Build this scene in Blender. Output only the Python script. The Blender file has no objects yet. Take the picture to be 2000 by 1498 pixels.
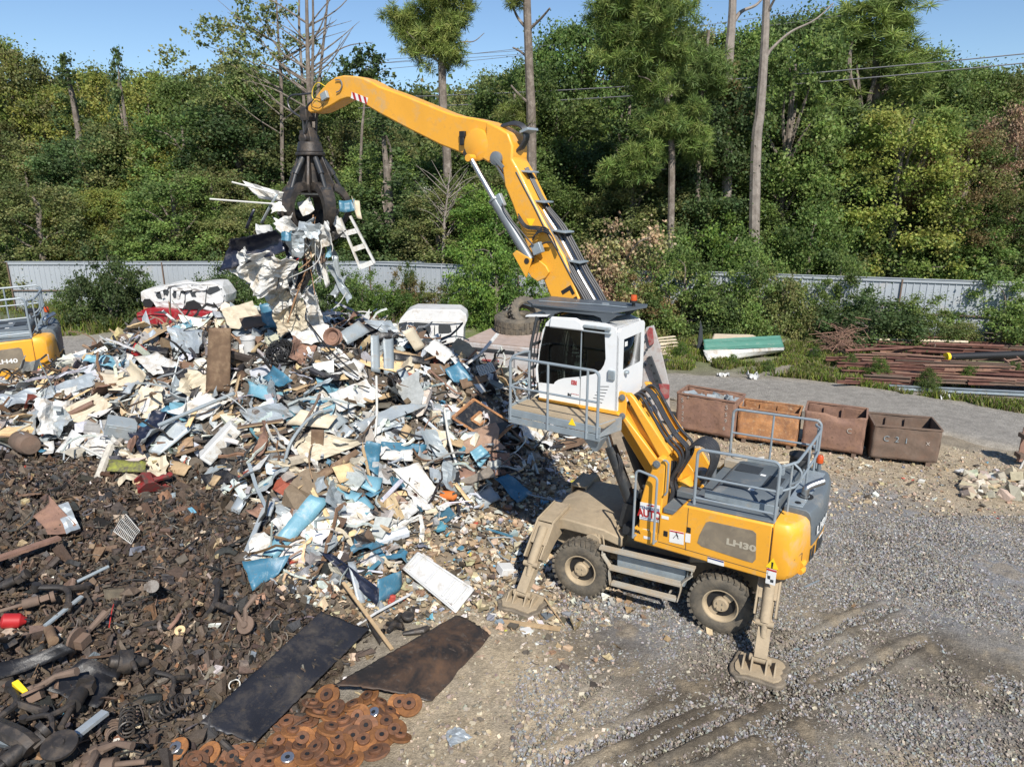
import bpy, bmesh, math, random
import numpy as np
from mathutils import Matrix, Vector
random.seed(7); RNG = np.random.default_rng(11)
SC = bpy.context.scene; COL = SC.collection
PI = math.pi; rad = math.radians
def A(*a): return np.array(a, float)
# ------------------------------------------------------------------ camera model used to place things where they stand
FPX = 1386.0; CH = 7.5; PT = rad(16.0)
CR = A(1,0,0); CU = A(0, math.sin(PT), math.cos(PT)); CD = A(0, math.cos(PT), -math.sin(PT)); CC = A(0,0,CH)
def ray(x, y): return CD + CR*(x-1000)/FPX - CU*(y-749)/FPX
def gz(x, y, z=0.0):
    r = ray(x, y); return CC + r*((z-CH)/r[2])
def atY(x, y, Y):
    r = ray(x, y); return CC + r*(Y/r[1])
def inplane(x, y, P0, n):
    r = ray(x, y); return CC + r*(np.dot(P0-CC, n)/np.dot(r, n))
def proj(P):
    v = np.asarray(P, float)-CC; d = v@CD; d = np.where(d < .5, .5, d)
    return 1000+FPX*(v@CR)/d, 749-FPX*(v@CU)/d
# ------------------------------------------------------------------ noise
_T = RNG.random((256,256))
def vnoise(x, y):
    xi = np.floor(x).astype(int); yi = np.floor(y).astype(int); u = x-xi; v = y-yi
    u = u*u*(3-2*u); v = v*v*(3-2*v); g = lambda a, b: _T[a & 255, b & 255]
    return (g(xi,yi)*(1-u)+g(xi+1,yi)*u)*(1-v)+(g(xi,yi+1)*(1-u)+g(xi+1,yi+1)*u)*v
def fbm(x, y, o=4, s=1.0):
    x = np.asarray(x, float)*s; y = np.asarray(y, float)*s; r = 0; a = .5; t = 0
    for i in range(o):
        r = r+a*vnoise(x+17.3*i, y+31.7*i); t += a; x = x*2.03; y = y*2.03; a *= .5
    return r/t
def sstep(a, b, x):
    t = np.clip((x-a)/(b-a), 0, 1); return t*t*(3-2*t)
# ------------------------------------------------------------------ objects
def tag(o, label=None, cat=None, group=None, kind=None):
    if label: o['label'] = label
    if cat: o['category'] = cat
    if group: o['group'] = group
    if kind: o['kind'] = kind
    return o
def empty(name, loc=(0,0,0), rz=0, label=None, cat=None, group=None):
    o = bpy.data.objects.new(name, None); COL.objects.link(o); o.location = loc; o.rotation_euler = (0,0,rz)
    o.empty_display_size = .2
    return tag(o, label, cat, group)
def link(name, me, parent=None):
    o = bpy.data.objects.new(name, me); COL.objects.link(o)
    if parent is not None: o.parent = parent
    return o
def copy_tree(o, parent=None):
    c = o.copy(); COL.objects.link(c); c.parent = parent
    for ch in list(o.children): copy_tree(ch, c)
    return c
def mesh_np(name, V, F, mat, col=None, smooth=False, parent=None):
    """V (n,3); F (m,k) all faces k-gons; col (n,3) per vertex"""
    me = bpy.data.meshes.new(name); V = np.asarray(V, np.float32); F = np.asarray(F, np.int32); k = F.shape[1]
    me.vertices.add(len(V)); me.vertices.foreach_set('co', V.ravel())
    me.loops.add(F.size); me.loops.foreach_set('vertex_index', F.ravel())
    me.polygons.add(len(F)); me.polygons.foreach_set('loop_start', np.arange(0, F.size, k, dtype=np.int32))
    me.polygons.foreach_set('use_smooth', np.full(len(F), smooth)); me.update(calc_edges=True)
    if col is not None:
        a = me.color_attributes.new('Col', 'FLOAT_COLOR', 'POINT'); c = np.ones((len(V),4), np.float32); c[:, :3] = col
        a.data.foreach_set('color', c.ravel())
    me.materials.append(mat)
    return link(name, me, parent)
class MB:
    def __init__(s): s.v = []; s.f = []; s.n = 0
    def add(s, vs, fs):
        s.v.extend([tuple(p) for p in vs]); s.f.extend([tuple(i+s.n for i in f) for f in fs]); s.n = len(s.v); return s
    def box(s, c, d, rz=0, ry=0, rx=0, M=None):
        R = (Matrix.Rotation(rz,3,'Z')@Matrix.Rotation(ry,3,'Y')@Matrix.Rotation(rx,3,'X')) if M is None else M
        vs = []
        for i in (-.5,.5):
            for j in (-.5,.5):
                for k in (-.5,.5): vs.append(R@Vector((i*d[0], j*d[1], k*d[2]))+Vector(c))
        return s.add(vs, [(0,1,3,2),(4,6,7,5),(0,4,5,1),(2,3,7,6),(0,2,6,4),(1,5,7,3)])
    def prism(s, pts, y0, y1, fn=None):
        """polygon in (x,z), extruded along y"""
        n = len(pts); fn = fn or (lambda x, y, z: (x,y,z))
        vs = [fn(p[0], y0, p[1]) for p in pts]+[fn(p[0], y1, p[1]) for p in pts]
        return s.add(vs, [tuple(range(n)), tuple(range(2*n-1, n-1, -1))]+[(i, i+n, (i+1)%n+n, (i+1)%n) for i in range(n)])
    def slab(s, pts, z0, z1):
        n = len(pts); vs = [(p[0],p[1],z0) for p in pts]+[(p[0],p[1],z1) for p in pts]
        return s.add(vs, [tuple(range(n-1,-1,-1)), tuple(range(n,2*n))]+[(i, (i+1)%n, (i+1)%n+n, i+n) for i in range(n)])
    def loft(s, rings, cap=True):
        n = len(rings[0]); vs = [p for r in rings for p in r]; fs = []
        for k in range(len(rings)-1):
            for i in range(n): fs.append((k*n+i, k*n+(i+1)%n, (k+1)*n+(i+1)%n, (k+1)*n+i))
        if cap: fs += [tuple(range(n-1,-1,-1)), tuple(range((len(rings)-1)*n, len(rings)*n))]
        return s.add(vs, fs)
    def tube(s, pts, r, seg=8):
        pts = [Vector(p) for p in pts]; n = len(pts)
        rr = r if hasattr(r, '__len__') else [r]*n
        rings = []; up = None
        for i in range(n):
            t = (pts[min(i+1,n-1)]-pts[max(i-1,0)])
            t = t.normalized() if t.length > 1e-9 else Vector((0,0,1))
            if up is None:
                up = Vector((0,0,1)) if abs(t.z) < .9 else Vector((1,0,0))
            a = t.cross(up)
            if a.length < 1e-4: a = t.cross(Vector((1,.3,0)))
            a.normalize(); b = a.cross(t).normalized(); up = b
            rings.append([pts[i]+(a*math.cos(2*PI*k/seg)+b*math.sin(2*PI*k/seg))*rr[i] for k in range(seg)])
        return s.loft(rings)
    def cyl(s, p0, p1, r0, r1=None, seg=16): return s.tube([p0, p1], [r0, r0 if r1 is None else r1], seg)
    def lathe(s, prof, c=(0,0,0), axis='Z', seg=32, M=None):
        """prof list of (r, h)"""
        rings = []
        for r, h in prof:
            ring = []
            for k in range(seg):
                a = 2*PI*k/seg; p = Vector((r*math.cos(a), r*math.sin(a), h))
                if axis == 'Y': p = Vector((p.x, p.z, -p.y))
                elif axis == 'X': p = Vector((p.z, p.x, p.y))
                if M is not None: p = M@p
                ring.append(p+Vector(c))
            rings.append(ring)
        return s.loft(rings, cap=(prof[0][0] > 1e-4 and prof[0] != prof[-1]))
    def xf(s, M): s.v = [tuple(M@Vector(p)) for p in s.v]; return s
    def build(s, name, mat, parent=None, bevel=0, smooth=35, solid=0, seg=2):
        me = bpy.data.meshes.new(name); me.from_pydata(s.v, [], s.f)
        bm = bmesh.new(); bm.from_mesh(me); bmesh.ops.recalc_face_normals(bm, faces=bm.faces); bm.to_mesh(me); bm.free()
        me.materials.append(mat)
        if smooth:
            me.polygons.foreach_set('use_smooth', [True]*len(me.polygons)); me.set_sharp_from_angle(angle=rad(smooth))
        o = link(name, me, parent)
        if solid:
            m = o.modifiers.new('solid', 'SOLIDIFY'); m.thickness = solid; m.offset = 0
        if bevel:
            m = o.modifiers.new('bevel', 'BEVEL'); m.width = bevel; m.segments = seg; m.limit_method = 'ANGLE'; m.angle_limit = rad(35)
            m.harden_normals = False
        return o
def arc(c, r, a0, a1, n, pl='xz'):
    o = []
    for i in range(n+1):
        a = rad(a0+(a1-a0)*i/n); o.append((c[0]+r*math.cos(a), c[1]+r*math.sin(a)))
    return o
def smooth_path(pts, n=6):
    """Catmull-Rom"""
    P = [np.array(p, float) for p in pts]; P = [2*P[0]-P[1]]+P+[2*P[-1]-P[-2]]; o = []
    for i in range(1, len(P)-2):
        for k in range(n):
            t = k/n; o.append(.5*((2*P[i])+(-P[i-1]+P[i+1])*t+(2*P[i-1]-5*P[i]+4*P[i+1]-P[i+2])*t*t+(-P[i-1]+3*P[i]-3*P[i+1]+P[i+2])*t**3))
    o.append(P[-2]); return o
def bar_between(mb, p0, p1, w, h):
    """box section between two points"""
    p0 = Vector(p0); p1 = Vector(p1); t = (p1-p0); L = t.length; t.normalize()
    up = Vector((0,0,1)) if abs(t.z) < .95 else Vector((1,0,0))
    a = t.cross(up).normalized(); b = a.cross(t)
    M = Matrix((t, a, b)).transposed()
    mb.box((p0+p1)/2, (L, w, h), M=M)
# ------------------------------------------------------------------ materials
MATS = {}
class NT:
    def __init__(s, name):
        s.m = bpy.data.materials.new(name); s.m.use_nodes = True; s.t = s.m.node_tree; s.b = s.t.nodes['Principled BSDF']
        s.out = s.t.nodes['Material Output']
    def n(s, ty, **kw):
        n = s.t.nodes.new(ty)
        for k, v in kw.items():
            if k in n.inputs.keys() if isinstance(k, str) else False: n.inputs[k].default_value = v
            else: setattr(n, k, v)
        return n
    def l(s, a, b): s.t.links.new(a, b)
    def coord(s, kind='Object'):
        if kind == 'World':
            return s.n('ShaderNodeNewGeometry').outputs['Position']
        return s.n('ShaderNodeTexCoord').outputs[kind]
    def noise(s, co, scale, detail=4, rough=.6, dist=0):
        n = s.n('ShaderNodeTexNoise'); n.inputs['Scale'].default_value = scale; n.inputs['Detail'].default_value = detail
        n.inputs['Roughness'].default_value = rough; n.inputs['Distortion'].default_value = dist; s.l(co, n.inputs['Vector']); return n.outputs['Fac']
    def ramp(s, fac, stops):
        n = s.n('ShaderNodeValToRGB'); e = n.color_ramp.elements
        while len(e) < len(stops): e.new(.5)
        for i, (p, c) in enumerate(stops):
            e[i].position = p; e[i].color = (*(c if hasattr(c, '__len__') else (c,c,c)), 1)
        s.l(fac, n.inputs[0]); return n.outputs[0]
    def mix(s, fac, a, b, mode='MIX'):
        n = s.n('ShaderNodeMix'); n.data_type = 'RGBA'; n.blend_type = mode
        for k, v in ((0, fac), (6, a), (7, b)):
            if hasattr(v, 'links') or isinstance(v, bpy.types.NodeSocket): s.l(v, n.inputs[k])
            elif k == 0: n.inputs[0].default_value = v
            else: n.inputs[k].default_value = (*v, 1)
        return n.outputs[2]
    def bump(s, h, strength, dist=.02):
        n = s.n('ShaderNodeBump'); n.inputs['Strength'].default_value = strength; n.inputs['Distance'].default_value = dist
        s.l(h, n.inputs['Height']); s.l(n.outputs[0], s.b.inputs['Normal'])
def mat(name, col, rough=.5, metal=0.0, var=.12, vs=3.0, dirt=None, da=.4, ds=2.5, bump=0, bs=20, coord='Object', attr=False, spec=None, dirt2=None, coat=0, ov=.0):
    """painted / metal / dusty surface: base colour, gentle mottling, patchy dirt with its own shape, bump"""
    t = NT(name); co = t.coord(coord)
    c = tuple(col)
    if attr:
        at = t.n('ShaderNodeAttribute'); at.attribute_name = 'Col'; base = at.outputs['Color']
    else: base = c
    f = t.noise(co, vs, 5, .65)
    v = t.ramp(f, [(.3, 1-var), (.7, 1+var*.6)])
    o = t.mix(1.0, base, v, 'MULTIPLY')
    if dirt is not None:
        d = t.noise(co, ds, 8, .7, .4); m = t.ramp(d, [(.62-da*.45, 0.0), (.78-da*.25, 1.0)]); o = t.mix(m, o, dirt)
        r = t.ramp(m, [(0, rough), (1, .85)]); t.l(r, t.b.inputs['Roughness'])
    else: t.b.inputs['Roughness'].default_value = rough
    if dirt2 is not None:
        d = t.noise(co, ds*5, 6, .75, .2); m = t.ramp(d, [(.56, 0.0), (.66, 1.0)]); o = t.mix(m, o, dirt2)
    oi = t.n('ShaderNodeObjectInfo'); o = t.mix(1.0, o, t.ramp(oi.outputs['Random'], [(0, 1-ov), (1, 1+ov)]), 'MULTIPLY')
    t.l(o, t.b.inputs['Base Color']); t.b.inputs['Metallic'].default_value = metal
    if spec is not None: t.b.inputs['Specular IOR Level'].default_value = spec
    if coat: t.b.inputs['Coat Weight'].default_value = coat
    if bump: t.bump(t.noise(co, bs, 5, .7), bump, .02)
    MATS[name] = t.m; return t.m
def leafmat(name, trans=.48, hue=.014):
    t = NT(name); at = t.n('ShaderNodeAttribute'); at.attribute_name = 'Col'
    oi = t.n('ShaderNodeObjectInfo'); hs = t.n('ShaderNodeHueSaturation'); mv = t.n('ShaderNodeMapRange'); mv.inputs['To Min'].default_value = .78; mv.inputs['To Max'].default_value = 1.28
    mu = t.n('ShaderNodeMath', operation='FRACT'); mw = t.n('ShaderNodeMath', operation='MULTIPLY'); mw.inputs[1].default_value = 7.31; t.l(oi.outputs['Random'], mw.inputs[0]); t.l(mw.outputs[0], mu.inputs[0]); t.l(mu.outputs[0], mv.inputs['Value']); t.l(mv.outputs[0], hs.inputs['Value'])
    m = t.n('ShaderNodeMapRange'); m.inputs['To Min'].default_value = .5-hue; m.inputs['To Max'].default_value = .5+hue*.6
    t.l(oi.outputs['Random'], m.inputs['Value']); t.l(m.outputs[0], hs.inputs['Hue'])
    t.l(at.outputs['Color'], hs.inputs['Color']); t.l(hs.outputs[0], t.b.inputs['Base Color']); t.b.inputs['Roughness'].default_value = .55
    t.b.inputs['Specular IOR Level'].default_value = .3
    tr = t.n('ShaderNodeBsdfTranslucent'); t.l(hs.outputs[0], tr.inputs['Color']); mx = t.n('ShaderNodeMixShader'); mx.inputs[0].default_value = trans
    t.l(t.b.outputs[0], mx.inputs[1]); t.l(tr.outputs[0], mx.inputs[2]); t.l(mx.outputs[0], t.out.inputs['Surface'])
    MATS[name] = t.m; return t.m
DUST = (.36,.29,.20); MUD = (.16,.13,.095); RUST = (.22,.085,.035)
mat('yellow', (.76,.36,.034), .42, 0, .08, 1.3, dirt=(.50,.34,.16), da=.2, ds=1.9, coat=.12, dirt2=(.66,.32,.05))
mat('yellow_dusty', (.78,.37,.032), .45, 0, .08, 1.3, dirt=(.50,.36,.19), da=.3, ds=1.8)
mat('hood_grey', (.115,.135,.15), .5, 0, .1, 2, dirt=(.24,.22,.19), da=.16, ds=2)
mat('guard_grey', (.085,.10,.115), .45, 0, .1, 2)
mat('slat_dark', (.035,.04,.045), .6, 0, .2, 30, bump=.4, bs=60)
mat('rail_grey', (.24,.28,.31), .45, .1, .08, 4, dirt=(.35,.33,.28), da=.12, ds=4)
mat('galv', (.30,.35,.38), .45, .3, .2, 5, dirt=(.36,.32,.25), da=.15, ds=4)
mat('galv_dusty', (.34,.34,.31), .7, .05, .12, 5, dirt=DUST, da=.7, ds=4)
mat('white_paint', (.72,.73,.73), .4, 0, .05, 2, dirt=(.6,.57,.5), da=.06, ds=2)
mat('dusty', (.36,.285,.19), .85, 0, .22, 3, dirt=(.25,.2,.14), da=.25, ds=3, bump=.3, bs=14)
mat('mud', (.15,.125,.095), .75, 0, .3, 5, dirt=(.23,.185,.13), da=.4, ds=6, bump=.9, bs=12)
mat('tyre', (.085,.075,.06), .8, 0, .3, 6, dirt=(.17,.14,.1), da=.45, ds=4, bump=.5, bs=25)
mat('tyre_black', (.035,.033,.03), .8, 0, .3, 6, dirt=(.13,.11,.09), da=.25, ds=4, bump=.5, bs=25)
mat('rim', (.40,.315,.205), .85, 0, .15, 6, dirt=(.28,.22,.15), da=.25, ds=5)
mat('black', (.015,.015,.016), .5, 0, .2, 5)
mat('hose', (.035,.036,.04), .4, 0, .3, 5, dirt=(.1,.09,.08), da=.1, ds=6)
mat('dark_steel', (.05,.045,.042), .45, .4, .3, 6, dirt=(.11,.085,.065), da=.35, ds=5, bump=.2, bs=15)
mat('cyl_dark', (.03,.033,.037), .45, .1, .2, 5, dirt=(.09,.08,.065), da=.2, ds=5)
mat('cyl_grey', (.17,.19,.205), .4, .2, .1, 5)
mat('chrome', (.5,.5,.5), .34, 1, .05, 5)
mat('decal_grey', (.20,.165,.12), .55, 0, .15, 3, dirt=(.27,.22,.15), da=.35, ds=4)
mat('decal_white', (.72,.72,.70), .5, 0, .05, 5)
mat('decal_pale', (.42,.38,.30), .5, 0, .05, 5)
mat('red', (.40,.02,.022), .45, 0, .1, 5)
mat('navy', (.02,.04,.16), .45, 0, .1, 5)
mat('warn', (.85,.60,.02), .45, 0, .05, 5)
mat('beacon', (.50,.075,.012), .2, 0, .05, 5, spec=.8)
mat('rust', (.235,.135,.098), .85, 0, .3, 4, dirt=(.30,.17,.11), da=.35, ds=2.5, bump=.3, bs=15, dirt2=(.13,.075,.05), ov=.12)
mat('rust_orange', (.46,.22,.09), .85, 0, .35, 4, dirt=(.20,.10,.06), da=.42, ds=2.6, bump=.4, bs=15, dirt2=(.5,.34,.2))
mat('rust_dark', (.15,.105,.078), .85, 0, .3, 4, dirt=(.16,.10,.07), da=.35, ds=2.5, bump=.4, bs=15)
mat('beam_rust', (.13,.055,.04), .8, 0, .3, 3, dirt=(.20,.10,.07), da=.3, ds=2)
mat('disc_rust', (.30,.13,.045), .75, .2, .35, 18, dirt=(.16,.07,.03), da=.35, ds=8, bump=.3, bs=30, ov=.35)
mat('disc_dark', (.20,.09,.045), .75, .2, .35, 18, dirt=(.10,.06,.04), da=.4, ds=8, bump=.3, bs=30, ov=.35)
mat('shiny', (.6,.6,.6), .3, .9, .1, 5)
mat('chalk', (.40,.36,.32), .9, 0, .4, 30)
mat('chalk_blue', (.24,.28,.30), .9, 0, .4, 30)
mat('fence', (.36,.39,.42), .5, .1, .1, .4, dirt=(.42,.38,.33), da=.12, ds=.6)
mat('bark', (.16,.13,.105), .9, 0, .4, 2.2, dirt=(.30,.26,.22), da=.3, ds=3, bump=.8, bs=9)
mat('bark_dead', (.26,.225,.195), .9, 0, .35, 2.2, dirt=(.15,.12,.1), da=.3, ds=3, bump=.7, bs=9)
mat('wood', (.42,.30,.17), .8, 0, .25, 4, dirt=(.24,.15,.08), da=.25, ds=4)
mat('wood_pale', (.62,.52,.38), .8, 0, .2, 4, dirt=(.35,.26,.17), da=.2, ds=4)
mat('wood_dark', (.16,.10,.06), .8, 0, .3, 4, dirt=(.26,.18,.11), da=.3, ds=4)
mat('sheet_white', (.61,.61,.59), .45, 0, .14, 3, dirt=(.34,.28,.20), da=.34, ds=3, bump=.25, bs=6, dirt2=(.4,.33,.26))
mat('sheet_cream', (.54,.47,.35), .55, 0, .12, 3, dirt=(.35,.27,.18), da=.22, ds=3, bump=.25, bs=6)
mat('sheet_grey', (.30,.34,.36), .45, .15, .15, 3, dirt=(.25,.22,.18), da=.25, ds=3, bump=.25, bs=6)
mat('sheet_galv', (.40,.44,.46), .35, .35, .15, 3, dirt=(.30,.26,.2), da=.2, ds=3, bump=.2, bs=6)
mat('sheet_blue', (.05,.165,.25), .42, 0, .2, 3, dirt=(.30,.38,.40), da=.2, ds=4, bump=.25, bs=6, dirt2=(.12,.16,.18))
mat('sheet_pale_blue', (.145,.31,.39), .42, 0, .15, 3, dirt=(.4,.45,.45), da=.2, ds=4, bump=.25, bs=6)
mat('sheet_navy', (.014,.018,.036), .3, .1, .25, 3, dirt=(.12,.11,.12), da=.2, ds=4, bump=.3, bs=6)
mat('sheet_black', (.016,.016,.018), .42, 0, .3, 3, dirt=(.09,.08,.07), da=.28, ds=5, bump=.5, bs=9)
mat('board_black', (.024,.025,.031), .42, .15, .35, 1.2, dirt=(.085,.07,.055), da=.34, ds=1.4, bump=.25, bs=7, dirt2=(.06,.05,.04))
mat('board_brown', (.03,.025,.022), .5, .15, .35, 1.2, dirt=(.12,.065,.035), da=.45, ds=1.5, bump=.25, bs=7, dirt2=(.09,.07,.055))
mat('plastic_orange', (.6,.17,.04), .4, 0, .1, 3)
mat('plastic_white', (.60,.60,.585), .45, 0, .10, 3, dirt=(.38,.33,.26), da=.2)
mat('foam', (.66,.48,.26), .9, 0, .25, 8, bump=.6, bs=14)
mat('lime', (.33,.36,.03), .7, 0, .3, 5, dirt=(.08,.07,.05), da=.75, ds=6)
mat('rubber_red', (.28,.015,.018), .5, 0, .25, 5, dirt=(.08,.05,.04), da=.6, ds=6)
mat('wire_red', (.5,.04,.03), .5); mat('wire_brown', (.30,.17,.09), .5); mat('wire_white', (.55,.54,.5), .5)
mat('green_sheet', (.07,.20,.15), .5, 0, .12, 2, dirt=(.2,.25,.2), da=.15)
mat('car_white', (.60,.60,.59), .4, 0, .10, 2, dirt=(.35,.3,.24), da=.22, ds=3)
mat('car_red', (.28,.012,.02), .35, 0, .15, 2, dirt=(.2,.15,.12), da=.2, ds=3)
mat('tank_grey', (.46,.45,.445), .65, 0, .1, 2, dirt=(.36,.28,.24), da=.28, ds=1.3, dirt2=(.30,.24,.2))
mat('tank_top', (.42,.33,.28), .75, 0, .2, 2, dirt=(.3,.22,.17), da=.3, ds=2)
mat('struct_grey', (.42,.40,.385), .7, 0, .15, 3, dirt=(.30,.2,.16), da=.3, ds=3)
mat('struct_red', (.28,.05,.05), .7, 0, .2, 3, dirt=(.3,.25,.22), da=.3, ds=4)
mat('cable', (.14,.14,.15), .6)
mat('house_white', (.75,.75,.73), .6); mat('roof_brown', (.12,.09,.08), .8)
mat('debris', (1,1,1), .6, .05, .22, 9, attr=True, bump=.4, bs=12, coord='World')
mat('debris_metal', (1,1,1), .7, .1, .35, 14, attr=True, bump=.6, bs=22, coord='World')
leafmat('leaf'); leafmat('leaf_dry', .25, .02); leafmat('needle', .3, .02); leafmat('grass_mat', .4, .03)
def glassmat():
    t = NT('dark_glass'); t.b.inputs['Base Color'].default_value = (.012,.014,.016,1); t.b.inputs['Roughness'].default_value = .06
    t.b.inputs['Specular IOR Level'].default_value = .6; MATS['dark_glass'] = t.m
    t = NT('tinted_glass'); g = t.n('ShaderNodeBsdfGlossy'); g.inputs['Roughness'].default_value = .04; g.inputs['Color'].default_value = (.9,.9,.9,1)
    tr = t.n('ShaderNodeBsdfTransparent'); tr.inputs['Color'].default_value = (.42,.47,.45,1); f = t.n('ShaderNodeFresnel'); f.inputs['IOR'].default_value = 1.5
    mx = t.n('ShaderNodeMixShader'); t.l(f.outputs[0], mx.inputs[0]); t.l(tr.outputs[0], mx.inputs[1]); t.l(g.outputs[0], mx.inputs[2]); t.l(mx.outputs[0], t.out.inputs['Surface']); MATS['tinted_glass'] = t.m
glassmat()
M_ = MATS
def text(s, size, M, material, parent, name='lettering', wide=1.0, ext=.002, shear=0, align='LEFT', bold=0):
    cu = bpy.data.curves.new('t', 'FONT'); cu.body = s; cu.size = size; cu.extrude = ext; cu.align_x = align; cu.align_y = 'CENTER'
    cu.resolution_u = 3; cu.shear = shear; cu.offset = bold
    o = bpy.data.objects.new('t', cu); COL.objects.link(o); dg = bpy.context.evaluated_depsgraph_get()
    me = bpy.data.meshes.new_from_object(o.evaluated_get(dg)); bpy.data.objects.remove(o)
    me.transform(M@Matrix.Diagonal((wide,1,1,1))); me.materials.clear(); me.materials.append(material); me.name = name
    return link(name, me, parent)
def frame(o, ex, ey):
    """matrix with origin o, x axis ex, y axis ey"""
    ex = Vector(ex).normalized(); ez = ex.cross(Vector(ey)).normalized(); ey = ez.cross(ex)
    M = Matrix((ex, ey, ez)).transposed().to_4x4(); M.translation = Vector(o); return M
# ================================================================== GROUND
_cp = [(0,1498,.75),(0,1300,1.0),(0,1100,1.3),(0,950,1.5),(200,1498,.55),(200,1300,.75),(200,1100,1.0),(200,950,1.3),(-200,1300,1.0),(-200,1000,1.5),(-300,1498,.7),
 (380,1498,.1),(400,1300,.45),(400,1100,.8),(400,950,1.1),(560,1300,.2),(600,1200,.3),(560,1050,.8),(700,1240,.06),(520,1420,.02),(700,1400,0),(850,1300,0),
 (0,870,1.6),(150,880,1.5),(370,900,1.4),(480,980,1.1),(620,1100,.6),(700,1170,.25),(850,1190,.04),(950,1150,0.02),(1000,1060,.04),(900,1090,.12),
 (100,820,2.0),(250,800,2.2),(0,780,2.3),(-200,800,2.2),(0,750,2.4),(130,740,2.5),(250,720,2.7),(250,650,3.1),(400,640,3.4),(400,720,2.9),(400,800,2.3),
 (500,620,3.6),(600,620,3.75),(600,700,3.3),(600,780,2.7),(600,860,2.1),(600,940,1.5),(600,1020,1.0),(700,635,3.5),
 (800,665,3.1),(800,740,2.6),(800,820,2.0),(800,900,1.4),(800,980,.8),(800,1060,.3),(900,700,2.6),(950,760,2.1),(950,840,1.4),(950,920,.8),(950,1000,.25),
 (1050,820,1.0),(1050,880,.55),(1050,960,.1),(1150,870,.25),(1150,950,0.03),(1000,745,1.8),(1220,850,.05),(1220,780,0),(1100,1040,0)]
_P = [(*gz(x,y,z)[:2], z) for x,y,z in _cp]
_P += [(-12,24,1.2),(-9,24,1.4),(-4,24,1.2),(0,23,.8),(2.5,21.5,.3),(4,20,0),(-12,27,.1),(-8,27,.1),(-3,27,.1),(2,26,0),(-15,20,1.3),(-18,18,1.5),(-17,22,.2),(-22,20,0),
       (6,22,0),(7,14,0),(4,10,0),(2,7,0),(0,5,0),(-1,4,0),(-4,3,.2),(-9,3,.5),(-14,12,1.2),(-16,6,.8),(-22,10,.5),(-26,14,.2),(-14,31,0),(-4,32,0),(8,30,0),(12,20,0),(10,8,0)]
_P = np.array(_P); _e = .6
_D = np.hypot(_P[:,None,0]-_P[None,:,0], _P[:,None,1]-_P[None,:,1]); _K = -np.sqrt(_D**2+_e**2)+1e-6*np.eye(len(_P))
_n = len(_P); _Am = np.zeros((_n+1,_n+1)); _Am[:_n,:_n] = _K; _Am[:_n,_n] = 1; _Am[_n,:_n] = 1
_w = np.linalg.solve(_Am+np.diag([.05]*_n+[0]), np.append(_P[:,2], 0))
GX = np.arange(-28, 14, .2); GY = np.arange(2, 36, .2); _gx, _gy = np.meshgrid(GX, GY, indexing='ij')
_H = np.full(_gx.shape, _w[_n])
for i in range(_n): _H -= _w[i]*np.sqrt((_gx-_P[i,0])**2+(_gy-_P[i,1])**2+_e**2)
_edge = sstep(-28,-24,_gx)*sstep(14,11,_gx)*sstep(2,3,_gy)*sstep(36,32,_gy)
_H = np.clip(_H, 0, None)*_edge
_H = np.where(_H > 0, _H*(.86+.28*fbm(_gx,_gy,3,.55)), 0)
def Hs(x, y):
    x = np.asarray(x, float); y = np.asarray(y, float)
    u = np.clip((x-GX[0])/.2, 0, len(GX)-1.001); v = np.clip((y-GY[0])/.2, 0, len(GY)-1.001)
    i = u.astype(int); j = v.astype(int); a = u-i; b = v-j
    return _H[i,j]*(1-a)*(1-b)+_H[i+1,j]*a*(1-b)+_H[i,j+1]*(1-a)*b+_H[i+1,j+1]*a*b
def hit(px, py, lift=0.0):
    r = ray(px, py); t = np.arange(6, 60, .04); P = CC[None]+r[None]*t[:,None]
    d = P[:,2]-Hs(P[:,0], P[:,1])-lift; k = np.argmax(d < 0)
    return P[k] if d[k] < 0 else gz(px, py, lift)
def in_poly(x, y, poly):
    x = np.asarray(x); y = np.asarray(y); c = np.zeros(x.shape, bool); n = len(poly)
    for i in range(n):
        x0, y0 = poly[i]; x1, y1 = poly[(i+1) % n]
        if y0 == y1: continue
        c ^= ((y0 > y) != (y1 > y)) & (x < (x1-x0)*(y-y0)/(y1-y0)+x0)
    return c
BROWN = [(-500,868),(60,880),(150,885),(250,915),(370,915),(440,960),(480,1030),(470,1090),(560,1160),(640,1200),(720,1210),(700,1290),(640,1330),(600,1380),(480,1500),(300,1800),(-900,1800)]
def axis_pts(segs):
    o = [segs[0][0]]
    for a, b, st in segs:
        n = max(1, int(round((b-a)/st))); o += [a+(b-a)*(k+1)/n for k in range(n)]
    return np.array(o)
gx = axis_pts([(-900,-200,70),(-200,-40,16),(-40,-10,1.0),(-10,-1,.2),(-1,11,.055),(11,22,.25),(22,60,2),(60,200,14),(200,900,70)])
gy = axis_pts([(-60,-4,8),(-4,4.5,.8),(4.5,16,.055),(16,24,.12),(24,40,.4),(40,80,2),(80,240,10),(240,1200,60)])
X, Y = np.meshgrid(gx, gy, indexing='ij'); nx, ny = X.shape
def hillz(x, y):
    h = 21*sstep(75,190,y-.12*np.abs(x-5)) * (.55+.7*fbm(x,y,3,.012)) + 6*sstep(60,120,y)*sstep(20,90,x) + 1.5*sstep(45,70,y)
    return h*sstep(700,400,y)
near = sstep(26,14,Y)*sstep(-14,-4,X)
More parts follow.
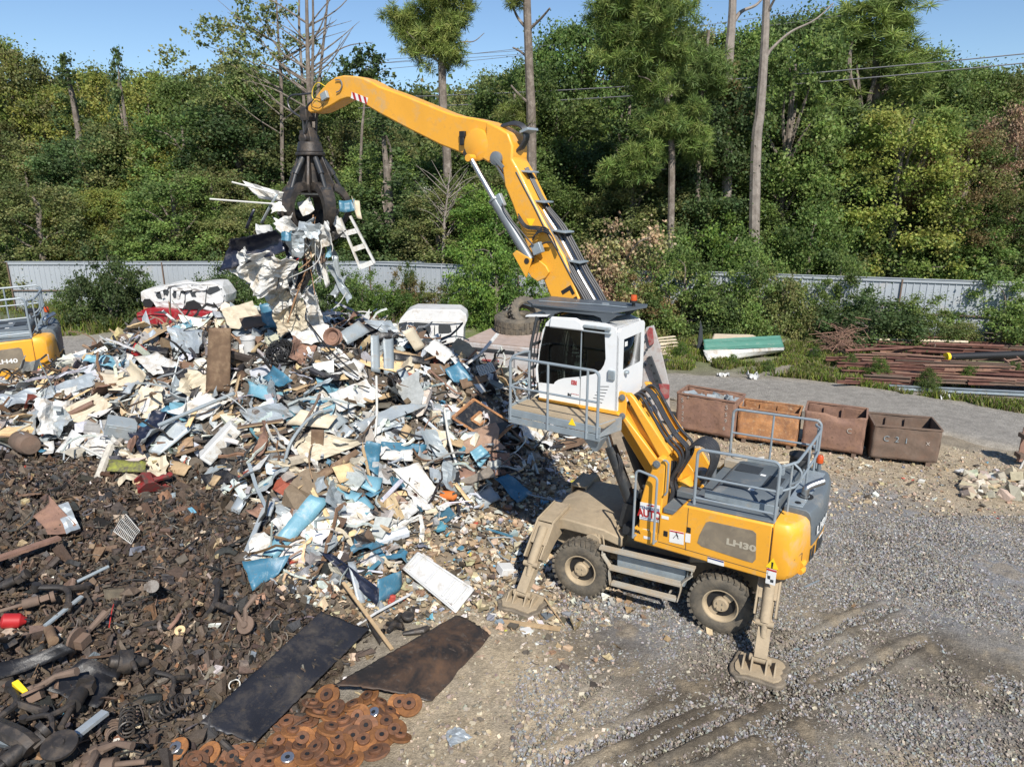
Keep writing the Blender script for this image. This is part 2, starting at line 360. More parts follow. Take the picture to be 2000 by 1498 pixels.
def ruts(x, y):
    z = 0
    for (x0,y0,x1,y1,w,d) in ((gz(1100,1480)[0],gz(1100,1480)[1],gz(1750,1180)[0],gz(1750,1180)[1],.09,.05),(gz(1240,1490)[0],gz(1240,1490)[1],gz(1640,1280)[0],gz(1640,1280)[1],.07,.045),(gz(1180,1330)[0],gz(1180,1330)[1],gz(1010,1490)[0],gz(1010,1490)[1],.06,.03),(gz(1330,1490)[0],gz(1330,1490)[1],gz(1800,1260)[0],gz(1800,1260)[1],.08,.04)):
        L = math.hypot(x1-x0, y1-y0); ux, uy = (x1-x0)/L, (y1-y0)/L; s = (x-x0)*ux+(y-y0)*uy; t = (x-x0)*-uy+(y-y0)*ux+.05*np.sin(s*.9)+.10*(fbm(x,y,2,1.7)-.5)
        m = sstep(-.4,.2,s)*sstep(L+.4,L-.2,s)
        m = m*sstep(.32,.55,fbm(x,y,2,1.1)); z = z+m*(-d*1.1*np.exp(-(t/w)**2)+d*.8*np.exp(-((np.abs(t)-w*2)/(w*.7))**2))
    return z
px, py = proj(np.stack([X,Y,0*X],-1))
inv = (Y > 3)
def blob(cx, cy, rx, ry, a=0):
    c, s = math.cos(rad(a)), math.sin(rad(a)); dx = px-cx; dy = py-cy; u = (dx*c+dy*s)/rx; v = (-dx*s+dy*c)/ry
    return sstep(1.25,.45, np.sqrt(u*u+v*v)+.7*(fbm(X,Y,4,1.1)-.5)*np.minimum(1, 1.0))*inv
N1 = fbm(X,Y,5,.8); N2 = fbm(X+50,Y,5,2.6); N3 = fbm(X,Y+90,5,7.0)
mudm = np.maximum.reduce([blob(1450,1400,430,110,-14), blob(1750,1240,200,60,25)*.8, blob(1180,1260,120,60,0)*.5, blob(1900,1330,160,60,20)*.7])
grav = np.maximum.reduce([blob(1850,1120,300,130,15), blob(1260,1210,150,90,10), blob(1700,990,200,50,12)*.9, blob(1850,1420,250,60,8)*.7])
tan = np.maximum.reduce([blob(1600,905,900,95,9), blob(950,1350,230,230,0), blob(1010,1430,300,120,0)*.9, blob(1040,1180,170,60,0), blob(1980,1490,330,60,0)*.8, blob(1150,900,250,60,0)])
Z = .05*(fbm(X,Y,4,.5)-.5)*2*near+near*.035*(N2-.5)*2*(.4+mudm)+near*(N3-.5)*.03*(.3+grav)+ruts(X,Y)*near
Z = Z+.06*(fbm(X,Y,3,.12)-.5)*(1-near)*sstep(200,60,np.abs(X)+Y)
Z = Z-.25*sstep(.02,.3,Hs(X,Y)) - .0
Z = Z+hillz(X,Y)
def lc(*c): return np.array(c)
def mixc(a, b, m): return a*(1-m[...,None])+b*m[...,None]
C = np.broadcast_to(lc(.27,.24,.195), X.shape+(3,)).copy()
C = mixc(C, lc(.16,.135,.105), sstep(.42,.62,N1)*.6)
C = mixc(C, lc(.45,.365,.25), tan*(.6+.4*sstep(.3,.6,N2)))
C = mixc(C, lc(.235,.235,.24), grav*(.45+.55*sstep(.3,.55,N2)))
C = mixc(C, lc(.115,.095,.07), mudm*(.5+.5*sstep(.3,.6,N1)))
C = mixc(C, lc(.33,.265,.18), sstep(.6,.72,N2)*.55*near)
far = sstep(26,31,Y); C = mixc(C, lc(.17,.20,.075), far*sstep(.30,.5,N1))
C = mixc(C, lc(.33,.30,.26), sstep(-2,-8,X)*sstep(26,30,Y)*sstep(37,34,Y))
C = mixc(C, lc(.07,.10,.03), sstep(37,42,Y))
C = mixc(C, lc(.28,.38,.14), sstep(70,80,Y)*sstep(60,30,np.abs(X+12))*sstep(130,110,Y))
idx = np.arange(nx*ny).reshape(nx,ny)
F = np.stack([idx[:-1,:-1].ravel(), idx[1:,:-1].ravel(), idx[1:,1:].ravel(), idx[:-1,1:].ravel()], 1)
def groundmat():
    t = NT('ground_soil'); at = t.n('ShaderNodeAttribute'); at.attribute_name = 'Col'; co = t.coord('World')
    n1 = t.noise(co, 3.0, 8, .7); n2 = t.noise(co, 14, 9, .8)
    v = t.n('ShaderNodeTexVoronoi'); v.inputs['Scale'].default_value = 34; v.inputs['Randomness'].default_value = 1; t.l(co, v.inputs['Vector'])
    o = t.mix(1.0, at.outputs['Color'], t.ramp(n1, [(.3,.72),(.7,1.25)]), 'MULTIPLY')
    o = t.mix(1.0, o, t.ramp(n2, [(.32,.62),(.68,1.35)]), 'MULTIPLY')
    o = t.mix(.35, o, t.mix(1.0, o, t.ramp(t.n('ShaderNodeSeparateColor').outputs[0] if False else v.outputs['Distance'], [(0,1.3),(.6,.6)]), 'MULTIPLY'))
    t.l(o, t.b.inputs['Base Color']); t.b.inputs['Roughness'].default_value = .9; t.b.inputs['Specular IOR Level'].default_value = .25
    a = t.n('ShaderNodeMath', operation='ADD'); t.l(n2, a.inputs[0]); m = t.n('ShaderNodeMath', operation='MULTIPLY'); m.inputs[1].default_value = -.25
    t.l(v.outputs['Distance'], m.inputs[0]); t.l(m.outputs[0], a.inputs[1]); t.bump(a.outputs[0], .8, .05); return t.m
g = mesh_np('ground', np.stack([X,Y,Z],-1).reshape(-1,3), F, groundmat(), C.reshape(-1,3), smooth=True); tag(g, kind='structure')
# road: near and far edges
ne = [(-30,30.5),(-14,30.3),(-6,29.8),(0,28),(4.5,25.2),gz(1330,790)[:2],gz(1560,800)[:2],gz(1800,845)[:2],gz(1990,888)[:2],(20,14.5),(28,9)]
fe = [(-30,34.5),(-14,34),(-6,33.4),(0,31.3),(4,29),gz(1300,728)[:2],gz(1560,742)[:2],gz(1760,763)[:2],gz(1990,797)[:2],(26,20),(36,14)]
ne = smooth_path([(*p,0) for p in ne], 10); fe = smooth_path([(*p,0) for p in fe], 10)
nu, nv = len(ne), 14; R = np.zeros((nu,nv,3))
for i in range(nu):
    for j in range(nv):
        t = j/(nv-1); R[i,j] = ne[i]*(1-t)+fe[i]*t
w = (fbm(R[...,0],R[...,1],3,.9)-.5); R[:,0,:2] += w[:,0,None]*1.1; R[:,-1,:2] += w[:,-1,None]*1.4
R[...,2] = .05+.02*np.sin(np.linspace(0,PI,nv))[None]
R[:,0,2] = -.02; R[:,-1,2] = -.02
ii = np.arange(nu*nv).reshape(nu,nv); RF = np.stack([ii[:-1,:-1].ravel(), ii[1:,:-1].ravel(), ii[1:,1:].ravel(), ii[:-1,1:].ravel()], 1)
rc = np.broadcast_to(lc(.285,.265,.235), R.shape).copy(); tt = np.linspace(0,1,nv)[None,:]
rc = rc*(.9+.25*fbm(R[...,0],R[...,1],3,.4)[...,None]); rc = mixc(rc, lc(.36,.32,.26), (sstep(.2,0,tt)+sstep(.8,1,tt))*np.ones((nu,1)))
r_ = mesh_np('road', R.reshape(-1,3), RF, bpy.data.materials['ground_soil'], rc.reshape(-1,3), smooth=True); tag(r_, kind='structure')
# ------------------------------------------------------------------ scattering of small pieces as merged stuff
def qrot(n, tilt=None):
    q = RNG.normal(size=(n,4)); q /= np.linalg.norm(q,axis=1)[:,None]
    if tilt is not None:   # random yaw, limited tilt
        yaw = RNG.random(n)*2*PI; tx = RNG.normal(size=n)*tilt/2; ty = RNG.normal(size=n)*tilt/2
        def qq(ax, a):
            o = np.zeros((n,4)); o[:,0] = np.cos(a/2); o[:,1+ax] = np.sin(a/2); return o
        def mul(a, b):
            w1,x1,y1,z1 = a.T; w2,x2,y2,z2 = b.T
            return np.stack([w1*w2-x1*x2-y1*y2-z1*z2, w1*x2+x1*w2+y1*z2-z1*y2, w1*y2-x1*z2+y1*w2+z1*x2, w1*z2+x1*y2-y1*x2+z1*w2],1)
        q = mul(mul(qq(0,tx), qq(1,ty)), qq(2,yaw))
    w,x,y,z = q.T
    return np.stack([np.stack([1-2*(y*y+z*z),2*(x*y-z*w),2*(x*z+y*w)],-1),np.stack([2*(x*y+z*w),1-2*(x*x+z*z),2*(y*z-x*w)],-1),np.stack([2*(x*z-y*w),2*(y*z+x*w),1-2*(x*x+y*y)],-1)],1)
class Bag:
    """collects many small pieces, quads only"""
    def __init__(s): s.V = []; s.F = []; s.C = []; s.n = 0
    def put(s, pv, pf, pos, rot, sc, col):
        n = len(pos); k = len(pv); sc = np.asarray(sc); sc = sc[:,None] if sc.ndim == 1 else sc
        v = np.einsum('nij,nkj->nki', rot, pv[None]*np.broadcast_to(sc,(n,3))[:,None,:])+pos[:,None]
        f = pf[None]+(s.n+np.arange(n)*k)[:,None,None]
        s.V.append(v.reshape(-1,3)); s.F.append(f.reshape(-1,4)); s.C.append(np.repeat(col,k,0)); s.n += n*k
    def build(s, name, mat, parent=None, smooth=False):
        return mesh_np(name, np.concatenate(s.V), np.concatenate(s.F), mat, np.clip(np.concatenate(s.C),0,1), smooth, parent)
def gridf(a, b, off=0): 
    i = np.arange(a*b).reshape(a,b)+off; return np.stack([i[:-1,:-1].ravel(), i[1:,:-1].ravel(), i[1:,1:].ravel(), i[:-1,1:].ravel()],1)
def p_sheet(r, a=4, b=4, crump=.14, fold=.4):
    u, v = np.meshgrid(np.linspace(-.5,.5,a), np.linspace(-.5,.5,b), indexing='ij'); z = crump*(r.random((a,b))-.5)*1.6
    ang = r.random()*PI; d = u*math.cos(ang)+v*math.sin(ang); z = z+fold*np.abs(d-(r.random()-.5)*.3)*r.choice([-1,1,.3])+.5*r.normal()*d*d
    u = u+(r.random((a,b))-.5)*.16; v = v+(r.random((a,b))-.5)*.16
    return np.stack([u,v,z],-1).reshape(-1,3), gridf(a,b)
def p_strip(r, k=6, wv=.12):
    x = np.linspace(-.5,.5,k); bend = r.normal()*.35; tw = np.cumsum(r.normal(size=k))*.12; z = bend*(x*x)*1.5+np.cumsum(r.normal(size=k))*.02; y0 = np.cumsum(r.normal(size=k))*.03
    V = []
    for s_, zz in ((-1,-1),(1,-1),(1,1),(-1,1)):
        V.append(np.stack([x, y0+s_*wv/2*np.cos(tw), z+s_*wv/2*np.sin(tw)+zz*.02],-1))
    V = np.stack(V,1).reshape(-1,3); F = []
    for i in range(k-1):
        for j in range(4): F.append((i*4+j, i*4+(j+1)%4, (i+1)*4+(j+1)%4, (i+1)*4+j))
    F += [(0,1,2,3),((k-1)*4+3,(k-1)*4+2,(k-1)*4+1,(k-1)*4)]
    return V, np.array(F)
def p_chunk(r, fl=.5):
    V = np.array([[i,j,k*fl] for i in (-.5,.5) for j in (-.5,.5) for k in (-.5,.5)])*(1+.0)+ (r.random((8,3))-.5)*[.45,.45,.3]
    return V, np.array([(0,1,3,2),(4,6,7,5),(0,4,5,1),(2,3,7,6),(0,2,6,4),(1,5,7,3)])
def p_tube(r, k=6, rad_=.11, arcang=None, seg=6):
    arcang = r.random()*4.2 if arcang is None else arcang; V = []
    for i in range(k):
        t = (i/(k-1)-.5)*max(arcang,.01); R0 = .5/max(math.sin(min(arcang,PI)/2),.15)*.8 if arcang > .3 else 3
        c = np.array([R0*math.sin(t), 0, R0*(math.cos(t)-1)]) if arcang > .3 else np.array([(i/(k-1)-.5),0,0])
        nrm = np.array([math.sin(t),0,math.cos(t)]) if arcang > .3 else np.array([0,0,1.])
        for j in range(seg):
            a = 2*PI*j/seg; V.append(c+rad_*(nrm*math.cos(a)+np.array([0,1,0])*math.sin(a)))
    F = [(i*seg+j, i*seg+(j+1)%seg, (i+1)*seg+(j+1)%seg, (i+1)*seg+j) for i in range(k-1) for j in range(seg)]
    return np.array(V), np.array(F)
PR = np.random.default_rng(5)
SHEETS = [p_sheet(PR) for _ in range(8)]+[p_sheet(PR,5,3,.1,.7) for _ in range(5)]
STRIPS = [p_strip(PR, 6, w) for w in (.05,.07,.1,.15,.22,.3)]; CHUNKS = [p_chunk(PR, f) for f in (.9,.6,.4,.25,.15,.7)]
TUBES = [p_tube(PR, 7, r_, a) for r_, a in ((.06,0),(.1,0),(.2,0),(.09,2.2),(.13,3.2),(.08,5.2),(.16,1.3))]
def sample(poly_w, n, dens=None, test=None):
    x0,x1,y0,y1 = poly_w; out = []
    while sum(map(len,out)) < n:
        p = RNG.random((n*3,2))*[x1-x0,y1-y0]+[x0,y0]; P = np.column_stack([p, Hs(p[:,0],p[:,1])])
        u, v = proj(P); k = test(P,u,v); out.append(P[k])
    return np.concatenate(out)[:n]
def pal(cols, w, n, var=.2):
    c = np.array(cols)[RNG.choice(len(cols), n, p=np.array(w)/sum(w))]; return c*(1+var*RNG.normal(size=(n,1)))*(1+.04*RNG.normal(size=(n,3)))
LIGHT = ([(.60,.60,.57),(.60,.54,.43),(.40,.42,.43),(.10,.085,.07),(.20,.13,.085),(.46,.33,.19),(.05,.15,.22),(.025,.025,.03),(.30,.28,.25),(.30,.08,.05),(.14,.33,.42),(.42,.46,.49)],
         [4.8,2.2,3.2,3.4,3.4,2.8,.5,2.8,3.4,.2,.25,2.4])
DARKP = ([(.098,.073,.054),(.12,.085,.059),(.070,.055,.043),(.15,.10,.066),(.19,.105,.056),(.025,.024,.024),(.20,.17,.14),(.48,.38,.27),(.09,.085,.085)],[7,5,6,2.6,1.2,3,.8,.35,1.2])
LITTER = ([(.56,.54,.49),(.42,.32,.2),(.30,.20,.12),(.10,.08,.06),(.22,.25,.27),(.10,.28,.38),(.40,.06,.04),(.55,.45,.30),(.5,.42,.08)],[4,4,3.4,3.4,1.6,.22,.12,3,.08])
def scatter(bag, P, smin, smax, palt, kinds, tilt=None, lift=.25, pw=2.2):
    n = len(P); s = smin+(smax-smin)*RNG.random(n)**pw; col = pal(*palt, n); pool = []
    for k, w in kinds: pool += [(p, w/len(k)) for p in k]
    ch = RNG.choice(len(pool), n, p=np.array([w for _,w in pool])/sum(w for _,w in pool))
    for i,(p,_) in enumerate(pool):
        m = ch == i; c = m.sum()
        if c == 0: continue
        pos = P[m].copy(); pos[:,2] += s[m]*lift*(RNG.random(c)*1.2-.2)
        sc = s[m][:,None]*np.column_stack([np.ones(c), .6+.8*RNG.random(c), .6+.8*RNG.random(c)])
        bag.put(p[0], p[1], pos, qrot(c,tilt), sc, col[m])
# base surfaces of the two heaps
bx = np.arange(-26,9,.14); by = np.arange(3.5,31,.14); BX, BY = np.meshgrid(bx,by,indexing='ij'); BH = Hs(BX,BY)
BZ = np.where(BH > .015, BH-.05+.10*(fbm(BX,BY,4,3)-.5)*sstep(0,.3,BH), -.3)
bu, bv = proj(np.stack([BX,BY,BH],-1)); isb = in_poly(bu, bv, BROWN)
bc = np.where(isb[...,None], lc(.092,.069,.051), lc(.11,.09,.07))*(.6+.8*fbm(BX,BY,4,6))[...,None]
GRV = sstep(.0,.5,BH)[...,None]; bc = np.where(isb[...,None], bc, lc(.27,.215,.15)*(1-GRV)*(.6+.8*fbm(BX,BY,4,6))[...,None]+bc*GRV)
def patch(m):
    q = gridf(len(bx),len(by)); keep = m.ravel()[q].any(1) & (BH.ravel()[q].max(1) > .01); q = q[keep]; u, inv_ = np.unique(q, return_inverse=True)
    return np.stack([BX,BY,BZ],-1).reshape(-1,3)[u], inv_.reshape(-1,4), bc.reshape(-1,3)[u]
def vis(P,u,v): return (u > -250) & (u < 2200) & (v < 1750)
brown = Bag(); V0,F0,C0 = patch(isb); brown.V.append(V0); brown.F.append(F0); brown.C.append(C0); brown.n = len(V0)
P = sample((-15,1,4.5,17), 15000, test=lambda P,u,v: vis(P,u,v) & in_poly(u+14*RNG.normal(size=len(u)),v+10*RNG.normal(size=len(u)),BROWN) & (u>-150) & (v<1650))
scatter(brown, P[:10500], .05,.24, DARKP, [(STRIPS[:4],5),(CHUNKS[2:5],.8),(TUBES,5),(SHEETS,1)], None, .3, 2.8)
scatter(brown, P[10500:], .03,.11, DARKP, [(CHUNKS,3),(SHEETS,1)], None, .3)
scatter(brown, P[::34], .25,.5, ([(.05,.04,.032),(.075,.05,.036),(.03,.03,.03),(.13,.08,.05)],[3,3,2,1]), [(STRIPS[:4],2),(TUBES,2.5)], 1.0, .15)
scatter(brown, P[::60], .05,.16, LITTER, [(CHUNKS,2),(SHEETS,2)], None, .5)
PB = P
V0,F0,C0 = patch(~isb); light = Bag(); light.V.append(V0); light.F.append(F0); light.C.append(C0); light.n = len(V0)
nb = lambda P,u,v: vis(P,u,v) & ~in_poly(u+12*RNG.normal(size=len(u)),v+8*RNG.normal(size=len(u)),BROWN)
P = sample((-22,4,11,25), 13000, test=lambda P,u,v: nb(P,u,v) & (P[:,2] > .35))
scatter(light, P[:5600], .07,.42, LIGHT, [(SHEETS,2.8),(STRIPS,4),(CHUNKS,1.4),(TUBES,1.2)], 1.3, .35, 2.2)
scatter(light, P[5600:], .04,.17, ([(.5,.49,.46),(.36,.29,.21),(.22,.15,.10),(.10,.08,.065),(.25,.25,.25),(.03,.03,.03),(.06,.2,.3)],[2.4,3,3.4,3.4,2.6,2,.2]), [(SHEETS,1.5),(STRIPS,2),(CHUNKS,2.5)], None, .4)
scatter(light, P[::16], .45,1.0, LIGHT, [(STRIPS[:4],4),(TUBES[:2],1.5),(SHEETS,.9)], .9, .25, 1.5)
WIRES = [p_strip(PR,9,w) for w in (.012,.016,.02)]+[p_tube(PR,9,.012,a) for a in (0,1.6,2.6)]
scatter(light, P[::14], .5,1.7, ([(.03,.03,.03),(.5,.5,.48),(.2,.12,.07),(.3,.32,.33)],[3,2.5,2,2]), [(WIRES,1)], 1.1, .3, 1.2)
scatter(brown, RNG.permutation(PB)[:260], .3,.9, ([(.03,.03,.03),(.12,.08,.05),(.2,.18,.16)],[3,2,1]), [(WIRES,1)], .6, .15, 1.2)
_bo = brown.build('shredded_scrap_heap', M_['debris_metal']); tag(_bo, 'dark brown heap of greasy shredded steel car parts in the left foreground', 'scrap heap', kind='stuff')
P = sample((-22,4,11,25), 9000, test=lambda P,u,v: nb(P,u,v) & (P[:,2] > .3))
scatter(light, P, .03,.10, ([(.42,.38,.32),(.30,.25,.19),(.20,.16,.12),(.12,.10,.08),(.5,.48,.44),(.24,.24,.24)],[3,3,3,2.4,2,2]), [(CHUNKS,3),(SHEETS,2),(STRIPS,2)], None, .9)
tag(light.build('mixed_scrap_pile', M_['debris']), 'big pale pile of mixed crushed sheet metal, appliances, wood and plastic scrap', 'scrap pile', kind='stuff')
# litter spread on the dirt round the foot of the pile and the yard
lit = Bag()
P = sample((-6,5,8,19), 9000, test=lambda P,u,v: (P[:,2] < .75) & ~in_poly(u,v,BROWN) & (RNG.random(len(u)) < np.exp(-(np.maximum(0,u-1080)/150+np.maximum(0,v-1185)/38))) & (v < 1480) & (v>820))
scatter(lit, P[:6800], .02,.13, LITTER, [(CHUNKS,3),(SHEETS,2),(STRIPS,1.6)], .5, .25, 2.5)
scatter(lit, P[6800:], .04,.24, LITTER, [(SHEETS,2),(STRIPS,2)], .5, .25, 2.5)
P = sample((-2,18,5,30), 360, test=lambda P,u,v: (P[:,2] < .05) & (u>950) & (u < 2050) & (v > 900))
scatter(lit, P, .012,.065, LITTER, [(CHUNKS,3),(SHEETS,2),(STRIPS,1)], .5, .25, 2.5)
P = sample((4,20,13,26), 900, test=lambda P,u,v: (P[:,2] < .05) & (v > 838+.08*(u-1300)) & (v < 960+.1*(u-1300)) & (u>1280) & (u<2050))
scatter(lit, P, .015,.11, LITTER, [(CHUNKS,4),(SHEETS,1)], .5, .25, 2.8)
tag(lit.build('scattered_litter', M_['debris']), 'small chips of wood, plastic and foam littering the dirt at the foot of the pile', 'litter', kind='stuff')
# gravel
gr = Bag(); GC = ([(.25,.25,.255),(.29,.285,.28),(.215,.205,.195),(.29,.26,.205),(.19,.165,.14)],[5,2,3,1.5,1])
P = sample((-2,16,4.8,15), 52000, test=lambda P,u,v: (P[:,2] < .03) & (u > 1000) & (u < 2060) & (v < 1540) & (fbm(P[:,0],P[:,1],3,1.3)+.25*(u>1500)*(v<1230)+.3*np.exp(-((u-1260)/170)**2-((v-1210)/90)**2) > .43+.16*RNG.random(len(u))))
scatter(gr, P, .012,.040, GC, [(CHUNKS[:3]+CHUNKS[5:],1)], None, .1, 2.2)
P = sample((2,22,15,26), 6000, test=lambda P,u,v: (P[:,2] < .03) & (u > 1280) & (u < 2080) & (v > 830+.08*(u-1300)))
scatter(gr, P, .015,.06, ([(.36,.285,.195),(.28,.235,.18),(.40,.33,.24)],[3,2,1]), [(CHUNKS[:3],1)], None, .1, 2.0)
P = sample((-4,4,4.8,13), 2600, test=lambda P,u,v: (P[:,2] < .03) & (u > 780) & (u < 1200) & (v < 1540) & (v>1100))
scatter(gr, P, .015,.06, ([(.40,.33,.24),(.28,.24,.19),(.46,.40,.31),(.2,.17,.13)],[3,2,1,1]), [(CHUNKS[:3],1)], None, .1, 2.0)
P = sample((-1,16,4.6,15), 26000, test=lambda P,u,v: (P[:,2] < .03) & (u > 1090+(v-1200)*.1) & (u < 2060) & (v < 1560))
scatter(gr, P, .012,.040, ([(.27,.235,.19),(.33,.29,.225),(.19,.165,.14),(.13,.115,.095)],[3,2,3,2]), [(CHUNKS[:3],1)], None, .05, 2.4)
P = sample((-1,16,4.6,15), 26000, test=lambda P,u,v: (P[:,2] < .03) & (u > 1090+(v-1200)*.1) & (u < 2060) & (v < 1560))
scatter(gr, P, .012,.040, ([(.27,.235,.19),(.33,.29,.225),(.19,.165,.14),(.13,.115,.095)],[3,2,3,2]), [(CHUNKS[:3],1)], None, .05, 2.4)
tag(gr.build('gravel', M_['debris']), 'loose blue grey crushed gravel covering the yard', 'gravel', kind='stuff')
# ================================================================== THE MATERIAL HANDLER
CEN = A(3.0,12.33,0); HDG = 146.3; UREL = 7.3
uh = A(math.cos(rad(HDG)), math.sin(rad(HDG)), 0); ul = A(-uh[1], uh[0], 0)
gh = A(math.cos(rad(HDG+UREL)), math.sin(rad(HDG+UREL)), 0); gl = A(-gh[1], gh[0], 0)
def S(x, y, yl, h=None, l=None):
    h = uh if h is None else h; l = ul if l is None else l
    P = inplane(x, y, CEN+l*yl, l); return (float((P-CEN)@h), float(P[2]))
def SU(x, y, yl): return S(x, y, yl, gh, gl)
def SP(pts, yl): return [S(x,y,yl) for x,y in pts]
UM = Matrix.Rotation(rad(UREL), 4, 'Z')
MH = empty('material_handler', CEN, rad(HDG), 'yellow wheeled scrap handler with raised white cab and long boom holding scrap over the pile', 'material handler')
def Mat(n): return M_[n]
# ---- undercarriage (frame of its own, turned a little)
m = MB()
m.prism([(-2.0,.62),(-1.7,.5),(1.7,.5),(2.05,.62),(2.12,1.05),(1.95,1.22),(.95,1.24),(.6,1.12),(-.6,1.12),(-.95,1.2),(-1.95,1.2),(-2.1,1.05)], -.62, .62)
m.xf(UM).build('chassis', Mat('dusty'), MH, bevel=.03)
m = MB()   # front and rear wheel decks, drooping outward
for s in (1,-1):
    m.loft([[(s*.62,-.95,1.16),(s*.62,.95,1.16),(s*.62,.95,.98),(s*.62,-.95,.98)],[(s*.95,-1.02,1.3),(s*.95,1.02,1.3),(s*.95,1.02,1.1),(s*.95,-1.02,1.1)],[(s*1.75,-.98,1.33),(s*1.75,.98,1.33),(s*1.75,.98,1.1),(s*1.75,-.98,1.1)],[(s*2.22,-.86,1.18),(s*2.22,.86,1.18),(s*2.22,.86,.95),(s*2.22,-.86,.95)]])
m.xf(UM).build('wheel_deck', Mat('dusty'), MH, bevel=.025)
m = MB()
for y in (-.55,.55): m.box((.78,y,1.23),(.03,.5,.12))
m.box((.9,.55,1.19),(.55,.035,.24)); m.box((.9,-.55,1.19),(.55,.035,.24))
m.cyl((1.15,.98,1.02),(1.15,1.06,1.02),.16,.16,16); m.tube(smooth_path([(1.05,1.02,1.18),(1.0,1.06,1.0),(.95,1.06,.72)],4),.02,6); m.tube(smooth_path([(.98,1.0,1.2),(.92,1.06,1.0),(.88,1.06,.72)],4),.02,6)
m.xf(UM).build('axle_bracket', Mat('dusty'), MH, bevel=.008)
m = MB(); m.lathe([(.62,1.1),(.66,1.12),(.66,1.24),(.56,1.26),(.56,1.36)], seg=40); m.build('slewing_ring', Mat('cyl_dark'), MH)
for s in (1,-1):
    m = MB(); m.cyl((s*1.27,-.85,.55),(s*1.27,.85,.55),.13,.13,16); m.lathe([(.0,-.28),(.22,-.22),(.3,0),(.22,.22),(.0,.28)], (s*1.27,0,.55),'Y'); m.xf(UM).build('axle', Mat('dusty'), MH)
def wheel(x, y, sgn):
    Mw = UM@Matrix.Translation((x,y,.545))
    m = MB(); W = .155
    prof = [(.27,-W*.75),(.30,-W*.95),(.40,-W*1.08),(.48,-W*1.02),(.525,-W*.86),(.538,-W*.5),(.54,0),(.538,W*.5),(.525,W*.86),(.48,W*1.02),(.40,W*1.08),(.30,W*.95),(.27,W*.75)]
    m.lathe(prof+[prof[0]], (0,0,0), 'Y', 48)
    for k in range(30):
        for sd in (-1,1):
            a = 2*PI*(k+(.5 if sd > 0 else 0))/30+.03*math.sin(k*5.1); ca, sa = math.cos(a), math.sin(a); R = Matrix.Rotation(a,3,'Y')
            c = R@Vector((.535,0,0)); m.box((c.x, sd*W*.55, c.z), (.045,.16,.062), M=R@Matrix.Rotation(sd*.35,3,'X'))
    t = m.xf(Mw).build('wheel', Mat('tyre'), MH, smooth=40)
    for v in t.data.polygons: pass
    m = MB(); o = sgn*W
    m.lathe([(.29,-W*.8),(.30,-W*.4),(.26,-W*.3),(.26,W*.35),(.285,W*.7),(.305,W*.98),(.285,W*.98),(.262,W*.75),(.245,W*.5),(.24,-W*.2),(.0,-W*.2)], (0,0,0), 'Y', 40)
    if sgn < 0: m.v = [(p[0],-p[1],p[2]) for p in m.v]
    m.xf(Mw).build('rim', Mat('rim'), t)
    m = MB(); m.lathe([(.0,o*.95),(.10,o*.95),(.125,o*.88),(.14,o*.1),(.17,-o*.1)][::-1] if False else [(.145,-o*.1),(.135,o*.1),(.13,o*.72),(.11,o*.86),(.0,o*.88)], (0,0,0), 'Y', 28)
    for k in range(4): a = PI/4+k*PI/2; m.cyl((.065*math.cos(a), o*.9, .065*math.sin(a)), (.065*math.cos(a), o*1.02, .065*math.sin(a)), .014, .014, 8)
    for k in range(2):   # spokes left between the dark openings
        a = .9+k*PI; c = Matrix.Rotation(a,3,'Y')@Vector((.19,0,0)); m.box((c.x,o*.45,c.z),(.11,.03,.15),M=Matrix.Rotation(a,3,'Y'))
    m.xf(Mw).build('hub', Mat('rim'), t)
    m = MB(); m.lathe([(.238,o*.30),(.238,o*.36),(.0,o*.36)], (0,0,0), 'Y', 28); m.xf(Mw).build('rim_opening', Mat('black'), t)
for x in (1.27,-1.27):
    for y, s in ((1.21,1),(-1.21,-1)): wheel(x, y, s)
